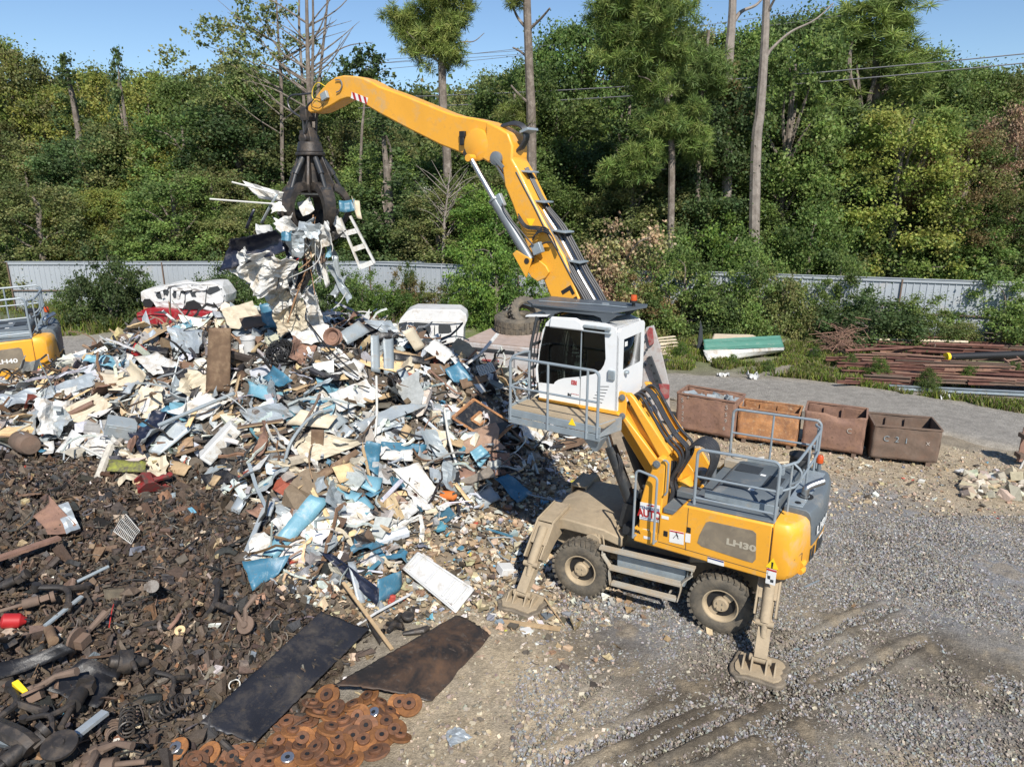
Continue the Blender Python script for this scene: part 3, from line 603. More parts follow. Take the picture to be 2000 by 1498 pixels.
# ---- stabilisers
def stabiliser(sx, sy, padx, pady):
    A0 = Vector((sx*2.0, sy*.72, 1.16)); E = Vector((sx*2.03, sy*1.5, .98)); B = Vector((padx, pady, .20))
    m = MB()
    hinge = Vector((sx*2.0,sy*.45,1.2)); K = Vector((sx*2.02, sy*1.22, 1.16)); J = Vector((sx*2.03,sy*1.62,.80)) ; K2 = K+(B-K)*.45
    for dx in (-.16,.16):
        d = Vector((dx,0,0)); pr = [hinge+d+Vector((0,0,.2)), K+d+Vector((0,0,.2)), K2+d+Vector((0,sy*.15,.08)), K2+d+Vector((0,-sy*.12,-.10)), K+d+Vector((0,-sy*.1,-.28)), hinge+d+Vector((0,0,-.2))]
        q = [p+Vector((.035,0,0)) for p in pr]; m.add([tuple(p) for p in pr+q], [tuple(range(6)), tuple(range(11,5,-1))]+[(i,i+6,(i+1)%6+6,(i+1)%6) for i in range(6)])
    bar_between(m, hinge+Vector((0,0,.16)), K+Vector((0,0,.16)), .33, .04); bar_between(m, K+Vector((0,sy*.02,.14)), K+(K2-K)*.5+Vector((0,sy*.13,.05)), .33, .035)
    s_ = m.xf(UM).build('stabiliser', Mat('dusty'), MH, bevel=.012)
    m = MB(); bar_between(m, K+Vector((0,0,0)), B+Vector((0,0,.03)), .2, .17)
    for t in (.5,.62,.74,.86):
        p = K+(B-K)*t
        for dx in (-.105,.105): m.cyl(p+Vector((dx*.93,0,0)), p+Vector((dx*1.06,0,0)), .018,.018,8)
    m.cyl(B+Vector((-.17,0,.02)), B+Vector((.17,0,.02)), .06, .06, 12)
    m.xf(UM).build('stabiliser_leg', Mat('dusty'), s_, bevel=.012)
    m = MB(); p0 = K+Vector((0,sy*.12,.10)); p1 = K+(B-K)*.5+Vector((0,sy*.16,.03)); m.cyl(p0,p1,.085,.085,14); m.cyl(p1,K+(B-K)*.68+Vector((0,sy*.09,0)),.05,.05,12); m.cyl(p1-Vector((.14,0,0)),p1+Vector((.14,0,0)),.05,.05,12)
    m.xf(UM).build('cylinder', Mat('dusty'), s_)
    m = MB(); r = np.random.default_rng(int(abs(sx*10+sy*3)+5)); n = 26; ring = []
    for k in range(n):
        a = 2*PI*k/n; c, s2 = math.cos(a), math.sin(a); e = (abs(c)**5+abs(s2)**5)**(-1/5); q = 1+.05*r.normal(); ring.append((padx+.42*c*e*q, pady+.36*s2*e*q))
    m.slab([(p[0],p[1]) for p in ring], -.03, .07); pad = m.xf(UM).build('foot_pad', Mat('mud'), s_, bevel=.02)
    m = MB(); m.slab([(padx+.82*(p[0]-padx),pady+.82*(p[1]-pady)) for p in ring], .07, .10)
    for dx in (-.24,-.11,.11,.24): m.prism([(pady-.22,.08),(pady+.22,.08),(pady+.06,.27 if abs(dx) < .2 else .22),(pady-.06,.27 if abs(dx) < .2 else .22)], padx+dx-.014, padx+dx+.014, fn=lambda a,b,c: (b,a,c))
    m.xf(UM).build('pad_bracket', Mat('dusty'), s_, bevel=.004)
for sx, pxx in ((1,2.12),(-1,-2.05)):
    for sy in (1,-1): stabiliser(sx, sy, pxx, sy*2.05)
# ---- ladder steps on the near and far side of the chassis
for sy in (1,-1):
    m = MB()
    for x0,x1,y,z in ((.92,-.80,1.30,1.10),(.70,-.60,1.36,.78),(.64,-.54,1.40,.50)):
        m.box(((x0+x1)/2, sy*y, z), (x0-x1,.115,.035)); m.box(((x0+x1)/2, sy*(y+.06), z-.005), (x0-x1,.012,.05)); m.box(((x0+x1)/2, sy*(y-.06), z-.005), (x0-x1,.012,.05))
        for k in range(int((x0-x1)/.06)): m.cyl((x1+.05+k*.06,sy*(y-.02),z+.012),(x1+.05+k*.06,sy*(y-.02),z+.022),.013,.010,6); m.cyl((x1+.02+k*.06,sy*(y+.025),z+.012),(x1+.02+k*.06,sy*(y+.025),z+.022),.013,.010,6)
    st = m.xf(UM).build('step', Mat('galv_dusty'), MH, bevel=.006)
    for xs in ((.86,.70,.66),(-.76,-.60,-.56)):
        m = MB(); q = smooth_path([(xs[0],sy*1.30,1.07),(xs[0]-.02*np.sign(xs[0]),sy*1.33,.96),(xs[1],sy*1.36,.80),(xs[1],sy*1.38,.68),(xs[2],sy*1.40,.46)],4)
        for i in range(len(q)-1): bar_between(m, q[i], q[i+1], .09, .018)
        m.xf(UM).build('step_bracket', Mat('galv_dusty'), st)
    m = MB(); m.box((0,sy*1.02,.80),(1.25,.35,.34)); m.xf(UM).build('side_box', Mat('galv'), MH, bevel=.02)
    m = MB(); m.box((0.,sy*1.02,.982),(1.15,.30,.02)); m.xf(UM).build('grating', Mat('slat_dark'), MH)
# ---- upper structure
m = MB()
side = [(.16,1.34)]+[(.16,1.38),(.16,1.62),(-.30,1.62),(-.30,1.99),(-.50,2.0),(-.58,2.10),(-.70,2.27),(-2.17,2.32),(-2.17,1.36)]
m.prism(side, 1.0, 1.30)
ub = m.build('upper_body', Mat('yellow'), MH, bevel=.03)
m = MB(); m.prism([(-.30,1.36),(-.30,1.99),(-.50,2.0),(-.70,2.27),(-2.17,2.32),(-2.17,1.36)], -1.30, -1.0); m.build('upper_body', Mat('yellow'), MH, bevel=.03)
m = MB(); m.prism([(.5,1.26),(.5,1.42),(-2.2,1.42),(-2.2,1.26)], -1.0, 1.0); m.prism([(.1,1.42),(-.1,1.9),(-.85,2.2),(-2.15,2.25),(-2.15,1.42)], -.99,-.5); m.prism([(-.85,1.42),(-.85,2.2),(-2.15,2.25),(-2.15,1.42)], -.5,.99)
m.build('slew_platform', Mat('cyl_dark'), MH)
m = MB()   # panel gaps and door lines, thin dark strips standing 2 mm proud
for x,z0,z1 in ((-.30,1.5,1.97),(-.80,1.46,2.24),(-2.165,1.40,2.28)): m.box((x,1.302,(z0+z1)/2),(.008,.004,z1-z0))
m.box((-1.23,1.302,1.475),(1.86,.004,.008)); m.build('panel_gap', Mat('slat_dark'), ub)
m = MB(); # engine window decal panel
P4 = SP([(1362,1060),(1366,1045),(1379,1020),(1386,1018),(1470,1036),(1477,1042),(1476,1092),(1470,1099),(1455,1095),(1370,1067)],1.305)
m.prism(P4, 1.300, 1.306); dp = m.build('side_panel', Mat('decal_grey'), ub)
def side_text(s, px_, py_, size, mt, par, wide=1, y=1.309, ang=0, **k):
    x, z = S(px_, py_, y); M = frame((x,y,z),(-math.cos(ang),0,math.sin(ang)),(0,0,1)) ; return text(s, size, M, mt, par, wide=wide, **k)
model_texts = [side_text('LH30', 1418, 1057, .145, Mat('decal_pale'), dp, wide=1.5, bold=.006, name='model_number')]
# door locks and stickers
for q in ((1300,1042),(1345,1035),): m = MB(); x,z = S(*q,1.303); m.box((x,1.304,z),(.075,.012,.10)); m.build('door_lock', Mat('black'), ub, bevel=.01)
def sticker(name, pts, matn, y=1.304, par=ub, th=.004):
    m = MB(); m.prism(SP(pts,y), y-.001, y+th-.001); return m.build(name, Mat(matn), par)
sticker('safety_sticker', [(1308,1034),(1336,1040),(1335,1064),(1307,1058)], 'decal_white'); sticker('sticker_stripe', [(1308.5,1035),(1335.5,1040.6),(1335.5,1043),(1308.5,1037.4)],'red',1.307)
x,z = S(1321,1046,1.31); mm = MB(); mm.tube([(x+.05,1.31,z-.06),(x,1.31,z+.02),(x-.04,1.31,z-.05)],.006,5); mm.tube([(x+.01,1.31,z+.06),(x-.03,1.31,z-.01)],.008,5); mm.build('sticker_symbol', Mat('black'), ub)
sticker('small_sticker', [(1339,1041),(1349,1043),(1348,1060),(1338,1058)], 'decal_white'); sticker('small_sticker', [(1292,1006),(1306,1009),(1306,1015),(1292,1012)], 'decal_white')
sticker('small_sticker', [(1257,1046),(1270,1049),(1270,1054),(1257,1051)],'decal_white'); sticker('contact_sticker', [(1382,1087),(1414,1096),(1414,1106),(1382,1097)],'decal_white'); sticker('contact_stripe', [(1382.5,1087.6),(1413.5,1096.4),(1413.5,1099),(1382.5,1090)],'navy',1.307)
side_text('MAINTENANCE', 1385, 1095.6, .045, Mat('navy'), ub, ang=-.02, name='sticker_lettering') if False else None
m = MB()
for k in range(3): x,z = S(1243+4*k,1037+1.5*k,1.304); m.prism([(x+.03,z-.03),(x+.055,z+.03),(x+.03,z+.035),(x,z-.025)],1.30,1.304)
m.build('hazard_stripe', Mat('black'), ub)
# counterweight tail
def plan(inset=0, k=1.0):
    h = [(-2.17,1.30),(-2.34,1.295),(-2.45,1.25),(-2.53,1.12),(-2.60,.85),(-2.65,.42),(-2.67,0)]
    h = [(x+inset*(.3 if i < 2 else 1)*min(1,(-2.17-x)/.25), y-inset*(1 if i<4 else .3)) for i,(x,y) in enumerate(h)]
    return h+[(x,-y) for x,y in h[-2::-1]]
def ringz(inset, z): return [(x,y,z) for x,y in plan(inset)]
m = MB(); m.loft([ringz(.16,1.32),ringz(.05,1.38),ringz(.0,1.5),ringz(.0,2.18),ringz(.015,2.28),ringz(.06,2.345),ringz(.14,2.36)])
cw = m.build('counterweight', Mat('yellow_dusty'), MH, bevel=.015)
# grey wrap cover on the tail
def band(y0, y1, zs, out):
    R = []
    for z, ins in zs:
        ring = []
        for k in range(15):
            y = y0+(y1-y0)*k/14; pl = [(x,yy) for x,yy in plan(ins)]; ys = [p[1] for p in pl]; xs = [p[0] for p in pl]
            x = np.interp(-y, [-v for v in ys], xs); ring.append((x-out, y, z))
        R.append(ring)
    return R
def cover_ring(y0, y1, z, out, ins):
    pl = plan(0); ys = [-p[1] for p in pl]; xs = [p[0] for p in pl]; o_ = []
    for k in range(17):
        y = y0+(y1-y0)*k/16; o_.append((np.interp(-y, ys, xs)-out+ins, y, z))
    return o_+[(-2.19,y1,z),(-2.19,y0,z)]
m = MB(); m.loft([cover_ring(.60,-1.12,1.78,.016,0),cover_ring(.70,-1.12,2.10,.018,0),cover_ring(.78,-1.12,2.34,.018,0),cover_ring(.78,-1.12,2.42,.0,.02),cover_ring(.78,-1.12,2.455,-.0,.09)])
m.build('tail_cover', Mat('hood_grey'), cw, bevel=.012)
m = MB(); m.slab([(-2.20,.74),(-2.46,.70),(-2.49,-.95),(-2.20,-.95)],2.456,2.468); m.build('tail_deck', Mat('galv'), cw, bevel=.004)
# tail lettering follows the curve: placed as flat words on the near curved corner
def rear_pt(y, z, out=.022):
    pl = plan(0); x = np.interp(-y, [-p[1] for p in pl], [p[0] for p in pl]); d = 1e-2
    x2 = np.interp(-(y-d), [-p[1] for p in pl], [p[0] for p in pl]); t = Vector((x2-x,-d,0)).normalized(); nrm = Vector((t.y,-t.x,0)); nrm = nrm if nrm.x < 0 else -nrm
    return Vector((x,y,z))+nrm*out, t
for i, chh in enumerate('LH30'):
    p, t = rear_pt(.50-.175*i, 2.02, .045); model_texts.append(text(chh, .20, frame(p,t,(0,0,1)), Mat('decal_white'), cw, name='model_number', wide=1.2, bold=.008))
p, t = rear_pt(.34, 1.83, .05); text('Industry', .07, frame(p,t,(0,0,1)), Mat('decal_white'), cw, name='lettering', wide=1.1)
for i, chh in enumerate('LIEB'):
    p, t = rear_pt(.60-.19*i*(.7 if i == 1 else 1), 1.60, .012); text(chh, .26, frame(p,t,(0,0,1)), Mat('slat_dark'), cw, name='lettering', wide=1.1, bold=.022)
m = MB()
for z in (1.58,1.46):
    p, t = rear_pt(.95, z, .0); q, _ = rear_pt(.78, z, .0); m.tube([p, (p+q)/2, q], [.05,.06,.03], 10)
m.build('tail_vent', Mat('yellow_dusty'), cw)
m = MB(); p,t = rear_pt(1.16,1.75,.002); q,_ = rear_pt(.95,1.80,.002); m.tube([p,q],.006,5); p2,_ = rear_pt(.94,1.66,.002); m.tube([q,p2],.006,5); m.build('panel_gap', Mat('slat_dark'), cw)
x,z = -2.22,1.63; m = MB(); m.prism([(x+.10,z-.05),(x-.10,z-.05),(x,z+.13)],1.30,1.305); wt = m.build('warning_triangle', Mat('warn'), cw)
m = MB(); m.prism([(x+.012,z-.02),(x-.012,z-.02),(x-.015,z+.06),(x+.015,z+.06)],1.306,1.309); m.box((x,1.307,z-.035),(.024,.003,.02)); m.build('warning_mark', Mat('black'), wt)
m = MB(); m.box((x,1.302,z-.2),(.15,.004,.27)); ss = m.build('safety_sticker', Mat('decal_white'), cw)
m = MB(); m.box((x,1.305,z-.085),(.15,.004,.03)); m.build('sticker_stripe', Mat('red'), ss); m = MB(); m.box((x-.02,1.305,z-.27),(.05,.004,.05)); m.box((x+.03,1.305,z-.22),(.04,.004,.06)); m.build('sticker_symbol', Mat('slat_dark'), ss)
# exhaust, filler hole and tail deck
m = MB(); m.lathe([(.13,2.46),(.13,2.474),(.08,2.474),(.08,2.46)],(-2.40,.25,0)); m.build('exhaust_collar', Mat('black'), cw)
m = MB(); m.tube(smooth_path([(-2.40,.25,2.40),(-2.40,.25,2.58),(-2.43,.22,2.63),(-2.50,.16,2.67),(-2.62,.06,2.72)],5),.062,14); m.build('exhaust_pipe', Mat('chrome'), MH)
m = MB(); m.lathe([(.05,2.468),(.05,2.472),(.0,2.472)],(-2.36,.58,0)); m.build('filler_hole', Mat('black'), cw)
m = MB(); m.lathe([(.035,2.44),(.035,2.62),(.0,2.62)],(-2.36,-1.02,0),seg=12); bs = m.build('beacon_stem', Mat('hood_grey'), MH); m = MB(); m.lathe([(.06,2.62),(.062,2.65),(.058,2.73),(.04,2.76),(.0,2.765)],(-2.36,-1.02,0),seg=18); m.build('beacon_lens', Mat('beacon'), bs)
# hood and deck
m = MB(); m.prism([(-.76,2.262),(-2.16,2.318),(-2.16,2.36),(-.76,2.30)], 1.0, 1.27); m.prism([(-.76,2.25),(-2.16,2.30),(-2.16,2.36),(-.76,2.30)], -1.27, 1.0); dk = m.build('deck', Mat('hood_grey'), MH, bevel=.01)
m = MB(); m.loft([[(-.98,.9,2.3),(-2.12,.9,2.35),(-2.12,-.78,2.35),(-.98,-.78,2.3)],[(-1.02,.86,2.44),(-2.10,.86,2.48),(-2.10,-.74,2.48),(-1.02,-.74,2.44)],[(-1.10,.76,2.50),(-2.06,.76,2.54),(-2.06,-.64,2.54),(-1.10,-.64,2.50)]])
hd = m.build('engine_hood', Mat('hood_grey'), MH, bevel=.03)
m = MB()
for cx, cy, w, l in ((-1.35,.55,.42,.22),(-1.33,-.28,.42,.36),(-1.86,.15,.26,.55)):
    z = 2.50+.042*(-cx-1.1)+.004
    m.box((cx,cy,z+.003),(w,l,.006))
m.build('hood_grille', Mat('slat_dark'), hd)
m = MB()
for cx, cy in ((-1.62,.62),(-1.62,-.1)): m.box((cx,cy,2.50+.042*(-cx-1.1)+.006),(.09,.07,.004))
m.build('hood_sticker', Mat('decal_white'), hd)
for y_,h_ in ((.965,.14),(-.9,.12)): m = MB(); m.box((-1.55,y_,2.42),(1.2,.03,h_)); m.build('toe_board', Mat('galv'), dk, bevel=.004)
m = MB(); m.lathe([(.17,2.33),(.17,2.62),(.15,2.66),(.19,2.67),(.19,2.71),(.1,2.74),(.0,2.74)],(-2.02,-1.02,0),seg=24); m.build('air_filter', Mat('black'), MH)
m = MB(); m.box((-.95,-.85,2.38),(.36,.45,.16)); m.lathe([(.11,2.46),(.11,2.49),(.08,2.5),(0,2.5)],(-.95,-.85,0),seg=20); m.lathe([(.04,2.46),(.04,2.56),(.0,2.57)],(-.82,-.98,0),seg=12); m.build('tank_lid', Mat('galv_dusty'), MH, bevel=.02)
m = MB(); m.box((-.55,1.0,2.06),(.42,.5,.10)); m.box((-.62,.55,2.15),(.5,.35,.18)); m.build('battery_box', Mat('hood_grey'), MH, bevel=.015)
# handrails of the engine deck
def rail(name, loops, r, mt, parent=None):
    m = MB()
    for pts, sm in loops: m.tube(smooth_path(pts,4) if sm else pts, r, 8)
    return m.build(name, mt, parent)
def corner_rail(a, b, ztop, r=.10):
    """post up, rounded corner, along, rounded corner, post down"""
    a = Vector(a); b = Vector(b); d = (b-a); d.z = 0; d.normalize(); o = [a]
    za, zb = (ztop if not hasattr(ztop,'__len__') else ztop[0]), (ztop if not hasattr(ztop,'__len__') else ztop[1])
    for k in range(6):
        t = PI/2*k/5; o.append(Vector((a.x,a.y,za-r))+d*(r*(1-math.cos(t)))+Vector((0,0,r*math.sin(t))))
    for k in range(6):
        t = PI/2*(5-k)/5; o.append(Vector((b.x,b.y,zb-r))-d*(r*(1-math.cos(t)))+Vector((0,0,r*math.sin(t))))
    return o+[b]
RZ = 3.28
m = MB()
m.tube(corner_rail((-.86,1.22,2.3),(-2.16,1.22,2.3),(RZ,RZ+.05)),.026,8); m.tube([(-.86,1.22,2.80),(-2.16,1.22,2.85)],.02,8); m.tube([(-.86,1.22,2.42),(-2.16,1.22,2.47)],.02,8)
m.build('handrail', Mat('rail_grey'), MH)
m = MB(); m.tube(corner_rail((-.70,-1.22,2.3),(-2.28,-1.22,2.3),(RZ,RZ+.05)),.026,8); m.tube([(-.70,-1.22,2.80),(-2.28,-1.22,2.85)],.02,8); m.tube([(-1.45,-1.22,2.3),(-1.45,-1.22,RZ+.03)],.02,8)
m.build('handrail', Mat('rail_grey'), MH)
m = MB()   # bulged rear gate
def gate(z): return [(-2.17,1.16,z),(-2.20,1.06,z-.02),(-2.30,.92,z+.0),(-2.34,.70,z),(-2.34,-.75,z),(-2.30,-1.0,z),(-2.22,-1.12,z),(-2.2,-1.2,z)]
m.tube(smooth_path(gate(RZ-.02),3),.024,8); m.tube(smooth_path(gate(2.84),3),.02,8)
for y in (.95,-.1,-.98): m.tube([(-2.33 if abs(y)<.9 else -2.28,y,2.44),(-2.33 if abs(y)<.9 else -2.28,y,RZ-.02)],.02,8)
m.tube(smooth_path([(-2.28,.95,2.9),(-2.4,.95,3.0),(-2.42,.95,3.15),(-2.30,.95,3.26)],3),.02,6); m.box((-2.19,1.16,2.86),(.05,.08,.10)); m.box((-2.19,1.16,3.18),(.05,.08,.10))
m.build('handrail_gate', Mat('rail_grey'), MH)
# access handrails beside the column
m = MB(); x0,z0 = S(1236,1050,1.42); x1,z1 = S(1276,1062,1.42); xa,za = S(1243,918,1.42); xb,zb = S(1284,932,1.42)
m.tube(corner_rail((x0,1.42,z0),(x1,1.42,z1),(za,zb),.07),.022,8); m.tube([(x0,1.42,z0+.02),(x0,1.28,z0+.0)],.02,8); m.tube([(x1,1.42,z1+.02),(x1,1.28,z1)],.02,8); m.build('access_handrail', Mat('rail_grey'), MH)
m = MB(); q = SP([(1298,967),(1303,960),(1306,905),(1302,900),(1296,899)],1.31); m.tube([(a,1.31,b) for a,b in q],.018,8); m.build('grab_handle', Mat('rail_grey'), MH)
# ---- riser column with sticker
col = SP([(1238,1053),(1247,1034),(1250,981),(1261,942),(1272,919),(1276,903),(1286,893),(1296,897),(1300,910),(1297,947),(1288,1034),(1289,1067)],1.27)
m = MB(); m.prism(col,1.0,1.27); m.prism([(x-.0,z) for x,z in col],-.0,.27) if False else None; m.prism(col,.30,.42)
rc_ = m.build('riser_column', Mat('yellow'), MH, bevel=.02)
st = [S(1250.5,980,1.275),S(1289,987.5,1.275),S(1287,1021,1.275),S(1249,1013.5,1.275)]
m = MB(); m.prism(st,1.271,1.275); sg = m.build('company_sticker', Mat('decal_white'), rc_)
def on_sticker(s, u, v, size, mt, wide=1, **k):
    x = st[0][0]+(st[1][0]-st[0][0])*u; z = (st[0][1]+(st[1][1]-st[0][1])*u)*(1-v)+(st[3][1]+(st[2][1]-st[3][1])*u)*v
    return text(s, size, frame((x,1.278,z),(st[1][0]-st[0][0],0,st[1][1]-st[0][1]),(0,0,1)), mt, sg, align='CENTER', wide=wide, **k)
on_sticker('TENNESSEE',.5,.30,.078,Mat('navy'),.92,bold=.001); on_sticker('AUTO',.5,.62,.19,Mat('red'),.82,bold=.007); on_sticker('PARTS & RECYCLING',.5,.90,.038,Mat('navy'),.85) if False else None
m = MB(); xx = lambda u,v: ((st[0][0]+(st[1][0]-st[0][0])*u), (st[0][1]+(st[1][1]-st[0][1])*u)*(1-v)+(st[3][1]+(st[2][1]-st[3][1])*u)*v)
m.prism([xx(.06,.86),xx(.94,.86),xx(.94,.885),xx(.06,.885)],1.275,1.278); m.prism([xx(.06,.955),xx(.94,.955),xx(.94,.975),xx(.06,.975)],1.275,1.278); m.build('sticker_rule', Mat('navy'), sg)
m = MB(); m.prism([xx(.30,.14),xx(.44,.06),xx(.52,.06),xx(.42,.15)],1.275,1.278); m.prism([xx(.50,.15),xx(.58,.05),xx(.72,.07),xx(.70,.15)],1.275,1.278); m.build('sticker_emblem', Mat('red'), sg)
sticker('small_sticker', [(1255,1032),(1268,1034),(1268,1038),(1255,1036)],'decal_white',1.272,rc_)
def pinboss(px_, py_, y, par, r=.055):
    x, z = S(px_, py_, y); m = MB(); m.cyl((x,y-.0,z),(x,y+.03,z),r,r,20); m.cyl((x,y+.03,z),(x,y+.05,z),r*.6,r*.6,12); return m.build('pin', Mat('cyl_grey'), par)
pinboss(1283,906,1.272,rc_,.065)
# ---- riser arm: twin beams, near and far cheek
def beams(y0, y1):
    m = MB(); dy = y0-1.1
    m.prism(SP([(1219,768),(1230,769),(1238,778),(1309,886),(1299,898),(1291,900)],1.12), y0, y1)
    m.prism(SP([(1212,815),(1219,812),(1290,906),(1284,918),(1274,917)],1.12), y0, y1); return m
m = beams(1.02,1.12); ra = m.build('riser_arm', Mat('yellow'), MH, bevel=.02); beams(.20,.30).build('riser_arm', Mat('yellow'), MH, bevel=.02)
m = MB(); m.prism(SP([(1216,790),(1290,898),(1284,912),(1212,812)],1.12),.30,1.02); m.build('riser_web', Mat('yellow'), ra)
m = MB(); m.prism(SP([(1206,768),(1213,763),(1222,766),(1224,790),(1222,815),(1215,822),(1205,821)],1.14),1.121,1.16); lk = m.build('cab_bracket', Mat('yellow'), MH, bevel=.01)
pinboss(1216,776,1.16,lk); pinboss(1216,812,1.16,lk)
# ---- boom
BH_ = .27
bl = [(979,311),(985,364),(1000,400),(1015,443),(1035,500),(1060,545),(1078,590),(1135,700),(1198,821),(1262,925)]
br = [(1320,940),(1262,850),(1205,730),(1134,589),(1101,500),(1068,443),(1045,400),(1012,331),(1000,311),(1001,285),(992,260),(972,248),(949,238)]
bo = SP([(979,318)]+bl[1:]+br+[(948,262),(944,285),(939,309),(952,318)],BH_)
m = MB(); m.prism(bo,-BH_,BH_); boom = m.build('boom', Mat('yellow'), MH, bevel=.035)
lug = SP([(1009,492),(1018,488),(1048,505),(1066,520),(1072,532),(1065,543),(1050,550),(1037,541)],BH_+.06)
for y0,y1 in ((BH_+.002,BH_+.06),(-BH_-.06,-BH_-.002)):
    m = MB(); m.prism(lug,y0,y1); m.prism([(x-.02,z-.02) for x,z in lug[:1]]+lug[1:3]+[lug[7]],y1+.14,y1+.18) if y0 > 0 else None; m.build('cylinder_lug', Mat('yellow'), boom, bevel=.01)
m = MB(); x,z = S(1035,509,.4); m.cyl((x,.3,z),(x,.52,z),.055,.055,16); m.build('pin', Mat('dark_steel'), boom)
for i,(chh,u,v) in enumerate((('L',1108,575),('I',1117,586),('E',1122,596),('B',1130,607))):
    x,z = S(u,v,BH_+.004); dx = Vector((S(1134,589,.27)[0]-S(1078,480,.27)[0],0,S(1134,589,.27)[1]-S(1078,480,.27)[1])).normalized(); text(chh,.34,frame((x,BH_+.004,z),dx,(-dx.z,0,dx.x)) , Mat('black'), boom, wide=1.1, bold=.02) if False else None
ex = Vector((S(1118,590,.27)[0]-S(1095,545,.27)[0],0,S(1118,590,.27)[1]-S(1095,545,.27)[1])).normalized()
for i,chh in enumerate('LIEB'):
    base = Vector((S(1106,562,.27)[0],BH_+.004,S(1106,562,.27)[1]))+ex*(i*.235-(.06 if i>1 else 0)); text(chh,.30,frame(base,ex,Vector((0,0,1)) if abs(ex.z)<.1 else Vector((ex.z,0,-ex.x))*(1 if ex.z*1>0 else -1)), Mat('black'), boom, wide=1.1, bold=.02)
x,z = S(1036,436,.28); m = MB(); m.prism([(x+.1,z+.08),(x-.1,z+.08),(x,z-.1)],BH_+.001,BH_+.004); m.build('warning_triangle', Mat('warn'), boom)
# ---- stick with gooseneck
sk = [(955,238),(925,231),(890,225.5),(870,219),(830,203),(780,183),(740,169),(725,160),(710,153),(695,149),(670,147.5),(655,151),(640,161),(625,177),(612,195),(601,208),(600,217),(606,221),(622,219),(645,208),(665,196),(678,192),(692,193),(715,207),(740,222),(800,254),(860,284),(886,294),(905,302),(913,309),(926,309),(938,304),(947,290),(951,272),(962,262)]
SW = .20
m = MB(); m.prism(SP(sk,SW),-SW,SW); stick = m.build('stick', Mat('yellow'), MH, bevel=.03)
m = MB(); x,z = S(928,283,.3); m.lathe([(.30,.21),(.30,.26),(.27,.275),(.0,.275)],(x,0,z),'Y',36); m.lathe([(.30,-.21),(.30,-.26),(.27,-.275),(.0,-.275)],(x,0,z),'Y',36); m.build('joint_cheek', Mat('yellow'), stick)
m = MB(); x,z = S(969,310,.3); m.lathe([(.13,.27),(.13,.33),(.09,.35),(.0,.35)],(x,0,z),'Y',20); bar_between(m,(x,.34,z),(S(985,328,.3)[0],.34,S(985,328,.3)[1]),.03,.07); m.build('pin', Mat('cyl_grey'), boom)
x,z = S(913,299,.22); m = MB(); m.cyl((x,.2,z),(x,.27,z),.075,.075,20); m.build('pin', Mat('dark_steel'), stick)
hz = [(687,180),(719,192),(716,204),(685,192)]
m = MB(); m.prism(SP(hz,SW+.004),SW+.001,SW+.004); hw = m.build('warning_plate', Mat('decal_white'), stick)
m = MB()
for k in range(3):
    f = lambda u,v: (hz[0][0]+(hz[1][0]-hz[0][0])*u+(hz[3][0]-hz[0][0])*v, hz[0][1]+(hz[1][1]-hz[0][1])*u+(hz[3][1]-hz[0][1])*v)
    a0 = .02+.34*k; q = [f(a0,0),f(a0+.15,0),f(min(a0+.33,1),1),f(min(a0+.18,1),1)]; m.prism(SP(q,SW+.006),SW+.0045,SW+.007)
m.build('warning_stripe', Mat('red'), hw)
m = MB(); x,z = S(634,188,.25); m.box((x,.25,z),(.20,.08,.16),ry=.35); m.build('camera_box', Mat('sheet_grey'), stick, bevel=.01)
m = MB(); x,z = S(903,263,.25); m.box((x,.24,z),(.13,.07,.12)); m.box((x,.26,z-.13),(.10,.05,.14)); m.build('work_light', Mat('black'), stick, bevel=.01)
m = MB(); q = SP([(655,157),(664,157),(668,166),(664,177),(657,181)],.23); m.tube(smooth_path([(a,.23,b) for a,b in q],4),.014,6); q = SP([(954,262),(960,255),(964,250)],.23); m.tube([(a,.25,b) for a,b in q],.02,6); m.build('hose_guide', Mat('cyl_grey'), stick)
def hose(name, pts, y, r=.022, mt='hose', par=MH, dy=0, yr=None):
    m = MB(); n = len(pts); yr = y if yr is None else yr; m.tube(smooth_path([(S(px_,py_,yr)[0],y+dy*i/n,S(px_,py_,yr)[1]) for i,(px_,py_) in enumerate(pts)],5),r,7); return m.build(name, Mat(mt), par)
hose('hose', [(608,183),(590,185),(570,187),(562,198),(568,215),(585,228),(600,236)],.05)
hose('hose', [(622,205),(608,200),(596,215),(592,240),(594,262)],.12); hose('hose', [(622,212),(618,235),(617,262),(608,290)],-.1,.03)
hose('hose', [(636,170),(622,162),(612,172),(610,190),(620,200)],.2,.008,'warn'); hose('hose',[(630,196),(615,192),(608,206),(622,212),(632,203)],.24,.008,'black')
# hoses and pipes over the boom back
m = MB(); m2 = MB()
pth = [(1152,592),(1122,540),(1096,490),(1072,448),(1048,404),(1026,362),(1012,335)]
for j, (off, yy, rr_, mm_) in enumerate(((10,.06,.036,1),(17,-.04,.032,1),(-2,.22,.026,0),(2,.2,.022,0),(22,.02,.026,0),(26,-.06,.024,0),(5,.14,.024,0),(13,.0,.024,0),(-6,.26,.022,0),(30,-.1,.024,0))):
    q = [(S(px_+off*(1 if py_>440 else .6),py_-off*.25,yy)[0],yy,S(px_+off*(1 if py_>440 else .6),py_-off*.25,yy)[1]) for px_,py_ in (pth if mm_ else [(1215,720)]+pth)]
    (m2 if mm_ else m).tube(smooth_path(q,3), rr_, 7)
m.build('hose_bundle', Mat('hose'), boom); m2.build('hydraulic_pipe', Mat('chrome'), boom)
for j in range(5):
    hose('hose', [(1012+j,335-j),(1003+j*1.5,320),(1006+j*2,300),(1015+j*2,288),(1024+j*2,272-j),(1020+j*1.5,252-j),(1005+j,244-j*1.2),(985+j,247-j),(966,255-j)],.12-.06*j,.026,par=boom)
